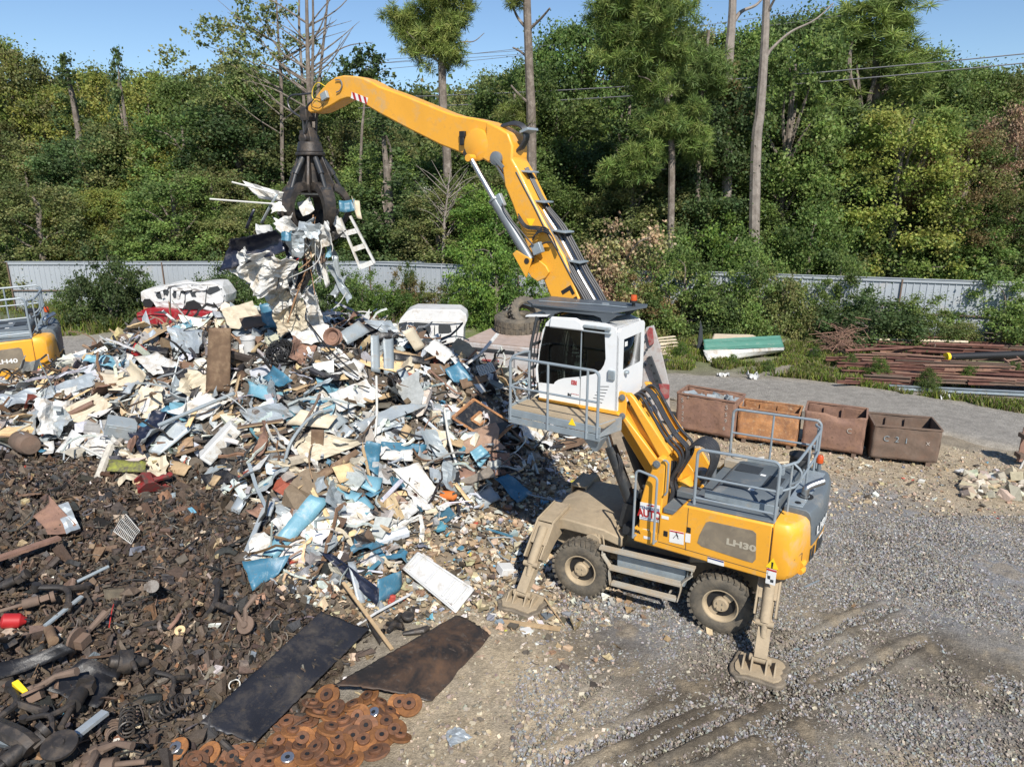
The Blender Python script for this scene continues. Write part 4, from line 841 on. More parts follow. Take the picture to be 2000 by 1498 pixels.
for px_,py_ in ((1021,335),(1050,393),(1090,451),(1118,509),(1150,585)):
    m = MB(); x,z = S(px_+3,py_,.0); m.box((x-.07,.03,z),(.34,.34,.03),ry=-.10); m.build('hose_clamp', Mat('galv'), boom, bevel=.006)
m = MB(); x,z = S(1033,256,0); m.box((x,0,z),(.2,.36,.05),ry=.3); m.build('hose_clamp', Mat('galv'), boom, bevel=.006)
for j in range(3): hose('hose',[(1012,418+5*j),(1028,440+3*j),(1050,443+3*j),(1066,447+4*j),(1078,462),(1090,490)],.34+.02*j,.014,par=boom)
for j in range(3): hose('hose',[(1040,470-3*j),(1050,452+2*j),(1062,444+4*j),(1072,450+3*j)],.36+.02*j,.014,par=boom)
for j in range(2): hose('hose',[(1045,482+3*j),(1056,478),(1066,474),(1078,473)],.36+.02*j,.016,par=boom)
# stick cylinders
for y in (.40,-.40):
    b0 = S(1036,508,.40); b1 = S(967,393,.40); b2 = S(919,309,.40)
    m = MB(); m.cyl((b0[0],y,b0[1]),(b1[0],y,b1[1]),.10,.10,20); m.cyl((b1[0],y,b1[1]),(b1[0]+.04*(b2[0]-b1[0]),y,b1[1]+.04*(b2[1]-b1[1])),.125,.125,20); d = .3
    hb = m.build('stick_cylinder', Mat('cyl_grey'), MH); m = MB(); m.cyl((b1[0],y,b1[1]),(b2[0],y,b2[1]),.055,.055,16); m.build('cylinder_rod', Mat('chrome'), hb)
    m = MB(); m.cyl((b2[0],y-.09,b2[1]),(b2[0],y+.09,b2[1]),.07,.07,12); m.build('rod_eye', Mat('yellow'), hb)
    if y > 0:
        m = MB(); q = S(1050,486,.42); m.box((q[0],.42,q[1]),(.2,.12,.2),ry=.4); m.build('valve_block', Mat('galv'), hb, bevel=.01); m = MB(); m.box((S(978,392,.42)[0],.42,S(978,392,.42)[1]),(.12,.1,.25),ry=.5); m.build('valve_block', Mat('galv'), hb, bevel=.01)
hose('hose', [(981,398),(986,412),(1000,432),(1020,455),(1042,480)],.5,.015)
m = MB()
# boom lift cylinders
for y in (.62,-.1):
    b0 = S(1236,990,.62); b1 = S(1193,872,.62); b2 = S(1182,832,.62); b3 = (b2[0]+.8*(b2[0]-b1[0]), b2[1]+.8*(b2[1]-b1[1]))
    m = MB(); m.cyl((b0[0],y,b0[1]),(b1[0],y,b1[1]),.115,.115,20); bc_ = m.build('boom_cylinder', Mat('cyl_dark'), MH)
    m = MB(); m.cyl((b1[0],y,b1[1]),(b3[0],y,b3[1]),.06,.06,16); m.build('cylinder_rod', Mat('chrome'), bc_)
    m = MB(); f = S(1236,1010,.62); m.prism([(b0[0]-.2,1.28),(b0[0]+.2,1.28),(b0[0]+.12,b0[1]+.12),(b0[0]-.12,b0[1]+.12)],y-.17,y-.13); m.prism([(b0[0]-.2,1.28),(b0[0]+.2,1.28),(b0[0]+.12,b0[1]+.12),(b0[0]-.12,b0[1]+.12)],y+.13,y+.17); m.build('cylinder_bracket', Mat('cyl_dark'), bc_)
    for k in range(3): hose('hose',[(1212+2*k,945),(1208+3*k,925),(1210+3*k,905),(1206,885)],y+.1,.016,par=bc_)
# hose bundle by the riser and loop behind it
for k in range(8):
    y = .92-.085*k; d = .5*k+2.4*math.sin(k*2.3)
    hose('riser_hose', [(1232+d,795-d),(1238+d,775-d),(1252+d,768-d),(1266+d,782-d),(1292+d,830-d),(1310+d,858-d),(1330+d,880-d),(1332+d,900-d),(1318+d,925-d),(1308,945)],y,.021+.006*(k%3==0),yr=.80)
for k in range(6):
    y = .62-.06*k; d = .8*k
    hose('riser_hose', [(1336+d,893),(1345+d,876-d),(1366+d,864-d),(1386+d,872-d),(1394+d,892-d),(1388+d,915),(1374+d,940)],y,.024,yr=.5)
for px_,py_ in ((1272,782),(1316,852)):
    m = MB(); x,z = S(px_,py_,.5); m.box((x,.5,z+.05),(.05,.75,.05),ry=.6); m.build('hose_clamp', Mat('galv'), MH, bevel=.005)
for k in range(6):
    m = MB(); y = .78-.1*k; x,z = S(1268+2*k,797-k,y); x2,z2 = S(1274+2*k,806-k,y); m.cyl((x,y,z+.02),(x2,y,z2+.02),.028,.028,8); m.build('hose_fitting', Mat('chrome' if k%2 else 'decal_white'), MH)
for k in range(7):
    hose('hose', [(1308+k*2.2,900),(1306+k*2.6,930+2*k),(1312+k*2,960),(1304+k*3,985),(1306+k*2.4,1004)],.95-.07*k,.02)
m = MB(); x,z = S(1346,950,.2); m.cyl((x-.15,.35,z-.25),(x+.1,.35,z+.2),.17,.17,18); m.build('swivel_guard', Mat('yellow'), MH)
m = MB(); m.box((-.55,.2,1.98),(.35,.9,.35)); m.build('valve_bank', Mat('slat_dark'), MH, bevel=.02)
m = MB(); m.cyl((-.62,.15,2.05),(-.62,.15,2.5),.09,.09,14); m.cyl((-.75,-.1,2.05),(-.75,-.1,2.55),.05,.05,12); m.build('filter_can', Mat('cyl_grey'), MH)
m = MB(); m.prism([(.1,1.42),(-.05,2.6),(-.4,2.7),(-.75,2.2),(-.8,1.42)],-.36,-.30); m.prism([(.1,1.42),(-.05,2.5),(-.4,2.6),(-.75,2.2),(-.8,1.42)],.275,.298); m.build('boom_foot_bracket', Mat('yellow'), MH, bevel=.015)
# ---- cab
YN, YF = 1.20, .17; bx0, bx1 = S(1205,803,YN), S(1047,778,YN)
cz = bx0[1]; xr = bx0[0]+.0; xf_ = 2.20; zt = 5.14
prof = [(xr,cz),(xf_,cz-.02),(xf_+.05,cz+.5),(xf_+.0,cz+.95),(xf_-.12,zt-.10),(xf_-.22,zt),(xr+.30,zt+.02),(xr+.10,zt-.04),(xr+.02,zt-.22)]
m = MB(); m.prism([(xr,cz-.001),(xf_,cz-.021),(xf_,cz+.06),(xr,cz+.06)],YF+.05,YN-.05); m2 = MB(); m2.prism([(xf_-.12,zt-.12),(xf_-.22,zt),(xr+.30,zt+.02),(xr+.10,zt-.04),(xr+.02,zt-.22),(xr+.08,zt-.22),(xr+.16,zt-.1),(xf_-.2,zt-.1)],YF+.03,YN-.03)
cab = m.build('cab', Mat('white_paint'), MH, bevel=.02); m2.build('cab_roof', Mat('white_paint'), cab, bevel=.02); m2.build('cab_roof', Mat('white_paint'), cab, bevel=.02)
def ringwall(outer, inner, fn, K=90):
    c = np.mean(inner,0)
    def cast(poly, a):
        d = np.array([math.cos(a),math.sin(a)]); best = 1e9
        for i in range(len(poly)):
            p = np.array(poly[i])-c; q = np.array(poly[(i+1)%len(poly)])-c; e = q-p; den = d[0]*e[1]-d[1]*e[0]
            if abs(den) < 1e-9: continue
            t = (p[0]*e[1]-p[1]*e[0])/den; s = (p[0]*d[1]-p[1]*d[0])/den
            if t > 0 and -1e-6 <= s <= 1+1e-6: best = min(best, t)
        return c+d*best
    angs = sorted(set([2*PI*k/K for k in range(K)]+[math.atan2(p[1]-c[1],p[0]-c[0])%(2*PI) for p in list(outer)+list(inner)]))
    O_ = [cast(outer,a) for a in angs]; I_ = [cast(inner,a) for a in angs]; n = len(angs); m = MB(); vs = []
    for w_ in (0,1):
        vs += [fn(p[0],w_,p[1]) for p in O_]+[fn(p[0],w_,p[1]) for p in I_]
    fs = []
    for i in range(n):
        j = (i+1)%n; fs += [(i,j,n+j,n+i),(2*n+i,2*n+j,3*n+j,3*n+i),(i,j,2*n+j,2*n+i),(n+i,n+j,3*n+j,3*n+i)]
    m.add(vs,fs); return m
glz = SP([(1065,637),(1120,639),(1181,643),(1183,701),(1180,712),(1174,722),(1159,731),(1133,736),(1100,739),(1090,742),(1084,746),(1081,751),(1048,747),(1046,722),(1051,698),(1056,672),(1060,645)],YN)
for y0_,y1_,nm in ((YN-.05,YN,'side_wall'),(YF,YF+.05,'side_wall')): ringwall(prof, glz, lambda a,w_,b: (a,y0_+(y1_-y0_)*w_,b)).build(nm, Mat('white_paint'), cab, smooth=30)
for y0_ in (YN-.03,YF+.02): m = MB(); m.prism(glz,y0_,y0_+.008); m.build('side_window', Mat('tinted_glass'), cab)
_rin = [(YF+.13,cz+.70),(YN-.17,cz+.70),(YN-.17,zt-.25),(YF+.13,zt-.25)]
ringwall([(YF+.0,cz),(YN-.0,cz),(YN-.0,zt-.10),(YN-.06,zt-.05),(YF+.06,zt-.05),(YF,zt-.10)], _rin, lambda a,w_,b: (xr+.05*w_+.02*(b-cz)*.3-.004,a,b)).build('rear_wall', Mat('white_paint'), cab, smooth=30)
m = MB(); m.prism([(1.0,cz+.06),(1.45,cz+.06),(1.42,cz+.45),(1.02,cz+.45)],.5,.92); m.box((1.2,.71,cz+.5),(.46,.46,.12)); m.box((.98,.71,cz+.85),(.12,.44,.72),ry=-.12); m.box((.95,.71,cz+1.25),(.09,.24,.18)); m.build('operator_seat', Mat('slat_dark'), cab, bevel=.03)
m = MB(); m.box((1.25,1.0,cz+.55),(.4,.1,.1)); m.cyl((1.38,1.0,cz+.6),(1.4,1.0,cz+.78),.02,.03,8); m.box((1.25,.42,cz+.55),(.4,.1,.1)); m.cyl((1.9,.7,cz+.1),(1.75,.7,cz+.75),.05,.03,10); m.lathe([(.15,0),(.17,.015),(.15,.03),(.14,.015),(.15,0)],(1.73,.7,cz+.78),'Z',20); m.build('controls', Mat('slat_dark'), cab)
m = MB(); m.box((xf_-.1,YN-.06,cz+.75),(.06,.06,1.35),ry=-.1); m.build('pillar', Mat('black'), cab); m = MB(); m.box((xf_-.1,YF+.06,cz+.75),(.06,.06,1.35),ry=-.1); m.build('pillar', Mat('black'), cab)
m = MB(); fr_ = [(xf_+.055,cz+.10),(xf_+.065,cz+.5),(xf_+.012,cz+.96),(xf_-.10,zt-.14),(xf_-.12,zt-.14),(xf_-.0,cz+.96),(xf_+.03,cz+.5),(xf_+.03,cz+.1)]; m.prism(fr_,YF+.07,YN-.06); m.build('front_window', Mat('tinted_glass'), cab)
# rear window and rear panel details
m = MB(); xq = xr+.0; m.add([(xr+.012,YN-.16,cz+.69),(xr+.012,YF+.12,cz+.69),(xr+.022,YF+.12,zt-.24),(xr+.022,YN-.16,zt-.24)],[(0,1,2,3)]); m.build('rear_window', Mat('tinted_glass'), cab, solid=.012)
m = MB(); m.box((xr-.008,YN-.24,zt-.34),(.006,.10,.08)); m.build('window_sticker', Mat('decal_white'), cab)
m = MB()
q = S(1134,738,YN+.01); q2 = S(1136,642,YN+.01); m.box(((q[0]+q2[0])/2,YN+.012,(q[1]+q2[1])/2),(.02,.01,abs(q2[1]-q[1]))); m.build('door_post', Mat('galv'), cab)
m = MB(); a_ = S(1133,738,YN+.003); b_ = S(1133,792,YN+.003); m.box(((a_[0]+b_[0])/2,YN+.002,(a_[1]+b_[1])/2),(.008,.004,abs(a_[1]-b_[1])))
for k in range(6):
    a_ = S(1171-3*k,755+5.5*k,YN+.003); b_ = S(1189-2.6*k,755+6.4*k,YN+.003); m.tube([(a_[0],YN+.001,a_[1]),(b_[0],YN+.001,b_[1])],.006,5)
m.build('panel_gap', Mat('slat_dark'), cab)
m = MB(); a_ = S(1064,710,YN+.03); m.box((a_[0],YN+.03,a_[1]),(.18,.04,.045)); m.build('door_handle', Mat('slat_dark'), cab, bevel=.01)
m = MB(); a_ = S(1194,733,YN+.02); m.box((a_[0],YN+.015,a_[1]),(.13,.05,.17)); m.lathe([(.05,0),(.05,.05),(.0,.06)],(xr-.03,YN-.25,cz+.62),'Z',14); m.build('door_latch', Mat('galv'), cab, bevel=.01)
for (s_, u, v, sz, mt_) in (('EBI',1121,748,.11,'red'),('IN',1112,772,.09,'black')): 
    x,z = S(u,v,YN+.004); text(s_, sz, frame((x,YN+.003,z),(-1,0,-.02),(0,0,1)), Mat(mt_), cab, name='cab_marking', wide=.8, bold=.004, align='CENTER')
m = MB()
for k in range(5): x,z = S(1117+3*k,769+.6*k,YN+.004); m.box((x,YN+.003,z),(.02,.003,.012))
m.build('cab_marking', Mat('red'), cab)
m = MB(); m.prism([(xr+.02,cz-.001),(xf_,cz-.021),(xf_,cz-.06),(xr-.05,cz-.06)],YF-.02,YN+.03); m.build('cab_floor_frame', Mat('yellow'), cab)
m = MB(); m.prism([(xf_-.2,zt-.16),(xf_-.24,zt+.035),(1.45,zt+.06),(1.32,zt-.0),(1.30,zt-.15)],YN-.02,YN+.05); m.build('roof_visor', Mat('white_paint'), cab, bevel=.03)
m = MB(); m.box((1.05,YN+.03,zt-.06),(.52,.05,.05)); m.box((1.05,YN+.03,zt-.14),(.55,.04,.03)); m.build('roof_gutter', Mat('sheet_grey'), cab, bevel=.01)
# seat and inner roll frame hints stay behind the dark glass; front guard bars
m = MB(); xg = xf_+.20
for k in range(9): y = YF+.06+k*.12; m.tube([(xg-.14,y,zt-.05),(xg-.02,y,cz+.95),(xg+.02,y,cz+.5),(xg-.02,y,cz+.02)],.012,6)
for z,dx in ((zt-.05,-.14),(cz+.95,-.02),(cz+.5,.02),(cz+.02,-.02)): m.box((xg+dx,(YF+YN)/2,z),(.04,YN-YF+.05,.05))
for y in (YF-.01,YN+.01): m.tube([(xg-.14,y,zt-.0),(xg-.02,y,cz+.95),(xg+.02,y,cz+.5),(xg-.02,y,cz+.0)],.028,6)
m.build('front_guard', Mat('slat_dark'), cab)
m = MB(); m.prism([(xf_-.14,zt+.02),(xf_+.32,zt-.03),(xf_+.30,zt-.0),(xf_-.2,zt+.06)],YF,YN) ; m.build('front_visor', Mat('white_paint'), cab)
# roof guard plate
zg = 5.33; m = MB(); m.slab([(2.62,.98),(2.5,.22),(.62,.10),(.55,.30),(.80,1.16),(2.35,1.22)],zg,zg+.035); rg = m.build('roof_guard', Mat('guard_grey'), cab, bevel=.006)
m = MB()
sc_ = [(2.60,zg),(2.45,zg-.03),(2.25,zg-.06),(2.12,zg-.11),(2.07,zg-.2),(1.98,zg-.2),(1.93,zg-.11),(1.80,zg-.06),(1.15,zg-.06),(1.02,zg-.09),(.98,zg-.17),(.90,zg-.17),(.82,zg-.10),(.72,zg-.03),(.62,zg)]
m.prism(sc_,1.13,1.16); m.prism(sc_,.20,.23); m.build('guard_bracket', Mat('guard_grey'), rg)
m = MB(); m.tube([(2.35,1.0,zg+.06),(1.2,.75,zg+.06),(.75,.7,zg+.05)],.008,5); m.box((1.2,.62,zg+.05),(.12,.05,.05)); m.build('antenna', Mat('galv'), rg)
m = MB(); m.lathe([(.03,zg+.03),(.03,zg+.10),(.0,zg+.10)],(.74,.45,0),seg=10); m.lathe([(.07,zg+.10),(.07,zg+.14),(.0,zg+.14)],(.74,.45,0),seg=14); m.build('beacon_stem', Mat('black'), rg); m = MB(); m.lathe([(.058,zg+.14),(.06,zg+.18),(.052,zg+.235),(.0,zg+.24)],(.74,.45,0),seg=18); m.build('beacon_lens', Mat('beacon'), rg)
# cab platform
zp = cz-.10; m = MB(); m.box((1.50,1.52,zp),(1.90,.64,.03)); m.prism([(xr-.02,zp),(xr-.02,zp-.05),(2.42,zp-.05),(2.42,zp)],.2,1.2); pf = m.build('cab_platform', Mat('dusty'), MH)
m = MB(); m.box((1.52,1.86,zp-.06),(1.84,.025,.13)); m.box((1.52,1.855,zp-.20),(1.84,.025,.12)); m.box((.60,1.53,zp-.10),(.025,.64,.24),rz=-.25); m.box((2.44,1.52,zp-.02),(.025,.66,.16)); m.build('toe_board', Mat('galv'), pf, bevel=.005)
m = MB(); m.loft([[(.62,1.80,zp-.25),(.98,1.80,zp-.25),(.98,1.45,zp-.25),(.62,1.45,zp-.25)],[(.72,1.72,zp-.50),(.80,1.72,zp-.50),(.80,1.62,zp-.50),(.72,1.62,zp-.50)]]); m.build('step_cone', Mat('galv'), pf)
x,z = S(1117,825,1.88); m = MB(); m.prism([(x+.07,z-.05),(x-.07,z-.05),(x,z+.08)],1.875,1.88); m.build('warning_triangle', Mat('warn'), pf)
m = MB(); zr = zp+.95
m.tube(corner_rail((2.40,1.86,zp-.2),(.66,1.86,zp-.2),(zr,zr)),.026,8); m.tube([(2.40,1.86,zp+.42),(.66,1.86,zp+.42)],.02,8)
for x in (1.62,.86): m.tube([(x,1.87,zp-.25),(x,1.87,zr)],.022,8)
m.tube(smooth_path([(2.38,1.84,zr-.02),(2.42,1.70,zr),(2.42,1.4,zr),(2.40,1.24,zr-.02)],3),.024,8); m.tube([(2.42,1.86,zp+.42),(2.42,1.25,zp+.42)],.02,8); m.tube([(2.40,1.24,zp),(2.40,1.24,zr)],.022,8)
m.build('handrail', Mat('rail_grey'), pf)
# ---- grapple
gx_, _ = S(605,300,0); gc = Vector((gx_-.02,0,0))
grp = empty('grapple', gc); grp.parent = MH
m = MB(); m.cyl((0,0,9.1),(.0,0,8.6),.10,.09,12); m.box((0,0,8.95),(.22,.28,.3)); m.box((.0,0,8.45),(.34,.24,.36),ry=.2); m.cyl((0,-.22,8.42),(0,.22,8.42),.12,.12,20); m.cyl((0,0,8.35),(0,0,8.12),.26,.31,28); m.cyl((0,0,8.12),(0,0,8.04),.34,.34,28)
m.build('rotator', Mat('dark_steel'), grp, bevel=.02)
m = MB(); m.cyl((0,0,8.05),(0,0,7.1),.15,.20,16); m.cyl((0,0,7.42),(0,0,7.30),.30,.30,24)
for k in range(5):
    a = 2*PI*k/5+.35; m2 = MB(); m2.prism([(.10,8.06),(.30,8.04),(.56,7.40),(.50,7.22),(.12,7.2)],-.03,.03); m2.xf(Matrix.Rotation(a+.63,4,'Z')); m.add(m2.v,m2.f)
m.build('grapple_body', Mat('dark_steel'), grp, bevel=.01)
for k in range(5):
    a = 2*PI*k/5+.35; Rz = Matrix.Rotation(a,4,'Z'); m = MB()
    ce = smooth_path([(.34,0,7.36),(.54,0,7.32),(.72,0,7.16),(.80,0,6.92),(.76,0,6.66),(.60,0,6.46),(.40,0,6.36)],4); n = len(ce); rings = []
    for i,p in enumerate(ce):
        t = i/(n-1); w = .155*(1-t)**.5+.04; th = .06*(1-t)+.03; tg = (ce[min(i+1,n-1)]-ce[max(i-1,0)]); tg = tg/np.linalg.norm(tg); nr = np.array([tg[2],0,-tg[0]])
        rings.append([tuple(p+nr*th+np.array([0,-w,0])),tuple(p+nr*th*1.3),tuple(p+nr*th+np.array([0,w,0])),tuple(p-nr*th+np.array([0,w*.9,0])),tuple(p-nr*th+np.array([0,-w*.9,0]))])
    m.loft(rings); m.xf(Rz); cl = m.build('claw', Mat('dark_steel'), grp)
    m = MB(); m.cyl((.24,0,8.0),(.50,0,7.62),.07,.07,14); m.cyl((.50,0,7.62),(.66,0,7.28),.045,.045,10); m.cyl((.66,-.12,7.28),(.66,.12,7.28),.06,.06,12); m.xf(Rz); m.build('claw_cylinder', Mat('cyl_dark'), cl)
hose('hose', [(600,236),(596,255),(590,275),(592,300)],.2,.02)
# ---- the second handler standing behind the pile, only its tail in view
LHD = copy_tree(MH); LHD['label'] = 'second yellow scrap handler at the left edge, only its tail showing behind the pile'
_tp = atY(124,700,21.2); _a = rad(208); LHD.scale = (1.16,)*3; LHD.rotation_euler = (0,0,_a)
_loc = A(_tp[0],21.6,0)+2.83*1.16*A(math.cos(_a),math.sin(_a),0); LHD.location = (_loc[0],_loc[1],.42)
def walk(o):
    yield o
    for c in o.children: yield from walk(c)
_kill = set()
for o in walk(LHD):
    if o.name.split('.')[0] in ('grapple','company_sticker') or o.name.startswith('model_number'): _kill |= {c.name for c in walk(o)}
for k in _kill: bpy.data.objects.remove(bpy.data.objects[k])
_sp = [o for o in LHD.children if o.name.startswith('upper_body')][0]
x,z = S(1406,1055,1.309); text('LH40', .145, frame((x,1.309,z),(-1,0,0),(0,0,1)), Mat('decal_white'), _sp, name='model_number', wide=1.35, bold=.004)
# ================================================================== TREES, FENCE, BACKDROP
LR = np.random.default_rng(21)
GREEN = lambda *c: np.array(c)
KC = {'mid':((.080,.118,.032),(.10,.14,.038),(.066,.098,.03)), 'yellow':((.135,.15,.035),(.105,.135,.034),(.16,.165,.042)), 'dark':((.050,.078,.028),(.062,.092,.032),(.045,.068,.027)),
      'olive':((.105,.122,.042),(.082,.102,.036),(.125,.13,.05)), 'needle':((.105,.145,.035),(.072,.105,.028),(.135,.165,.045)), 'brown':((.22,.155,.095),(.16,.115,.07),(.15,.14,.06)), 'fresh':((.085,.135,.028),(.105,.155,.032),(.06,.10,.024)),
      'vine':((.10,.11,.035),(.13,.10,.045),(.06,.09,.025))}
def leaves(centers, rads, nper, size, cols, rng, long=1.0, outward=False, hollow=.35, up=.35):
    centers = np.asarray(centers); rads = np.asarray(rads, float); n = (nper*(rads/np.mean(rads))**2).astype(int)+3; idx = np.repeat(np.arange(len(centers)), n); N = len(idx)
    d = rng.normal(size=(N,3)); d /= np.linalg.norm(d,axis=1)[:,None]; r = np.abs(rng.normal(size=N))*.62 if not outward else (hollow+(1-hollow)*rng.random(N))**.6
    c = centers[idx]+d*(r*rads[idx])[:,None]*[1,1,.78]
    s = size*(.6+.8*rng.random(N))
    if outward: a = d+.35*rng.normal(size=(N,3))
    else: a = rng.normal(size=(N,3))
    a /= np.linalg.norm(a,axis=1)[:,None]; b = rng.normal(size=(N,3))+[0,0,0]
    nrm = rng.normal(size=(N,3))*.8+d*.5+[0,0,up]; b = np.cross(nrm, a); b /= np.linalg.norm(b,axis=1)[:,None]+1e-9
    a = a*(s*long)[:,None]/2; b = b*s[:,None]/2*(.11 if outward else .75)
    if outward: V = np.stack([c-a*.0-b, c-a*.0+b, c+2*a+b*.4, c+2*a-b*.4],1)
    else: V = np.stack([c-a, c+b*1.0, c+a, c-b*1.0],1)
    base = 1.85*np.array(cols)[rng.integers(0,len(cols),len(centers))]*(.78+.44*rng.random((len(centers),1)))
    col = base[idx]*(.75+.5*rng.random((N,1)))*(1+.06*rng.normal(size=(N,3)))
    return V.reshape(-1,3), np.arange(N*4).reshape(-1,4), np.repeat(col,4,0)
def crown_mesh(name, parts, mtl, parent):
    V = []; F = []; C = []; k = 0
    for v,f,c in parts: V.append(v); F.append(f+k); C.append(c); k += len(v)
    return mesh_np(name, np.concatenate(V), np.concatenate(F), mtl, np.clip(np.concatenate(C),0,1), False, parent)
def limbs(mb, base, tips, r0, rng, sag=.1):
    for t in tips:
        b = np.array(base(t)); m = (b+t)/2+rng.normal(size=3)*np.linalg.norm(t-b)*.12; m[2] += sag*np.linalg.norm(t-b)*rng.random()
        mb.tube(smooth_path([b,m,t],3), list(np.linspace(r0,r0*.15,7)), 5)
def tree_proto(shape, kind, h, R, seed, ncl=90, nper=110, leaf=.26):
    rng = np.random.default_rng(seed); e = empty('tree'); cs = []; rs = []
    if shape in ('broad','wall'):
        lo = .30 if shape == 'broad' else .06
        while len(cs) < ncl:
            u = rng.random(); z = lo+(1-lo)*u; env = (math.sin(PI*min(1,(z-lo)/(1-lo)*.86+.12))**.6) if shape == 'broad' else (1-.55*u**2.2)
            a = rng.random()*2*PI; q = (.45+.55*rng.random()**.5)*env*(.8+.45*vnoise(np.array([a*1.3+seed]),np.array([z*4.0]))[0]); cs.append((R*q*math.cos(a), R*q*math.sin(a), h*z*.95)); rs.append(h*(.035+.06*rng.random()**1.5))
    elif shape == 'cone':
        while len(cs) < ncl:
            u = rng.random()**1.3; z = .05+.95*u; a = rng.random()*2*PI; q = (1-u)**.8*(.5+.6*rng.random()); cs.append((R*q*math.cos(a),R*q*math.sin(a),h*z)); rs.append(h*(.03+.05*(1-u)))
    elif shape == 'bush':
        while len(cs) < ncl:
            d = rng.normal(size=3); d[2] = abs(d[2]); d /= np.linalg.norm(d); q = .35+.65*rng.random()**.5; q *= .75+.5*vnoise(np.array([d[0]*2.3+seed]),np.array([d[1]*2.3+d[2]*2]))[0]
            cs.append((R*q*d[0],R*q*d[1],h*q*d[2])); rs.append(h*(.10+.10*rng.random()))
    elif shape == 'pine':
        lv = np.linspace(.5,1,9)
        for z in lv:
            for k in range(5):
                a = rng.random()*2*PI; L = R*(1.15-z)*1.9*(.5+.6*rng.random())
                for t in (.5,.8,1.0): cs.append((L*t*math.cos(a)+.15*rng.normal(),L*t*math.sin(a)+.15*rng.normal(),h*z+L*t*.15)); rs.append(.35+.25*rng.random())
    cs = np.array(cs); rs = np.array(rs)
    m = MB(); tr = h*.018+.04; top = h*.9 if shape != 'bush' else h*.5
    m.tube(smooth_path([(0,0,-.4),(.02*h*rng.normal()*.5,.01*h,h*.3),(.02*h*rng.normal(),0,h*.6),(0,0,top)],3), list(np.linspace(tr*1.3,tr*.25,10)), 8)
    tips = cs[rng.choice(len(cs), min(14,len(cs)), replace=False)]; limbs(m, lambda t: (0,0,t[2]*.65), tips, tr*.45, rng)
    m.build('trunk' if shape != 'bush' else 'stem', M_['bark'], e)
    if shape == 'pine': p = leaves(cs, rs, nper, .42, KC[kind], rng, 1.0, True, .1)
    else: p = leaves(cs, rs, nper, leaf, KC[kind], rng)
    if shape == 'pine': cs = np.repeat(cs,3,0)+rng.normal(size=(len(cs)*3,3))*.3; p = leaves(cs, np.repeat(rs,3)*.3, nper, .34, KC[kind], rng, 1.0, True, .02)
    crown_mesh('crown' if shape != 'bush' else 'foliage', [p], M_['needle' if shape == 'pine' else ('leaf_dry' if kind == 'brown' else 'leaf')], e)
    e['h'] = h; return e
PRO = {}
def proto(key):
    if key not in PRO:
        sh, kd, vr = key; sd = abs(hash(sh+kd)) % 1 + sum(map(ord, sh+kd))*7+vr*101
        h, R, n, pp, lf = {'broad':(14,4.6,170,230,.165),'wall':(11,3.6,180,210,.15),'cone':(10,2.3,130,160,.13),'bush':(3,2.1,80,190,.10),'pine':(16,3.2,100,60,.3)}[sh]
        PRO[key] = [tree_proto(sh, kd, h, R, sd, n, pp, lf), False]
    p = PRO[key]
    if not p[1]: p[1] = True; return p[0]
    return copy_tree(p[0])
def put_tree(key, X_, Y_, z0, H_, wf, name, label, cat, group):
    o = proto(key); s = H_/o['h']; o.location = (X_,Y_,z0); o.scale = (s*wf,s*wf,s); o.rotation_euler = (0,0,LR.random()*2*PI); o.name = name
    tag(o, label, cat, group); return o
LMK = [(30,'at the left edge'),(110,'above the left fence end'),(190,'above the big dark shrub'),(275,'above the crushed car bonnet'),(350,'above the crushed car roof'),(430,'above the crushed car tail'),(510,'left of the held scrap'),(590,'behind the grapple'),(660,'just right of the grapple'),(730,'right of the held ladder'),(800,'under the yellow stick'),(880,'behind the yellow stick joint'),(950,'left of the steep boom'),(1020,'behind the steep boom'),(1090,'just right of the steep boom'),(1160,'above the cab roof'),(1230,'right of the cab beacon'),(1300,'behind the lower pine trunk'),(1370,'between the pine and the dead trunks'),(1440,'at the ivy covered trunk'),(1510,'right of the tall dead trunk'),(1590,'above the green roofing sheets'),(1670,'left of the right fence'),(1750,'above the right fence start'),(1830,'above the right fence middle'),(1910,'above the steel beam pile'),(1980,'at the right edge')]
def lmk(x): return min(LMK, key=lambda q: abs(q[0]-x))[1]
KW = {'mid':'green','yellow':'yellow-green','dark':'dark green','olive':'olive green','needle':'light green','brown':'brown wilted','fresh':'fresh bright green','vine':'reddish green'}
SW_ = {'broad':'leafy tree','wall':'dense tree','cone':'pointed cedar','pine':'pine','bush':'shrub'}
USED = set()
def uniq(l):
    base = l; k = 0
    alt = ['narrower one','left-hand one','right-hand one','lower one','taller one','rear one','front one']
    while l in USED: l = base+', the '+alt[k]; k += 1
    USED.add(l); return l
def wood_tree(px_, ytop, Y_, key, wf, row):
    P = atY(px_, ytop, Y_); zb = float(hillz(np.array(P[0]),np.array(Y_))); H_ = P[2]-zb
    nm = {'cone':'cedar_tree','pine':'pine_tree'}.get(key[0],'leafy_tree')
    put_tree(key, P[0], Y_, zb, H_, wf, nm, uniq('%s %s %s %s' % (KW[key[1]], SW_[key[0]], {'b':'in the back row','m':'in the middle row','f':'in the front row'}[row], lmk(px_))), 'tree', 'trees behind the fence')
sil = [(-60,110),(0,115),(60,95),(125,125),(200,150),(300,150),(360,125),(430,110),(500,120),(570,150),(640,150),(700,120),(735,230),(760,260),(830,270),(900,200),(935,150),(1000,115),(1060,110),(1100,60),(1160,95),(1250,110),(1330,60),(1400,70),(1450,60),(1520,45),(1580,30),(1640,70),(1700,70),(1760,110),(1830,150),(1900,150),(1960,150),(2040,130)]
sx_, sy_ = zip(*sil)
kk_left = ['olive','mid','yellow','olive','yellow','mid']; kk_mid = ['olive','mid','dark','olive']; kk_right = ['mid','dark','mid','olive','mid','olive']
r_ = np.random.default_rng(3)
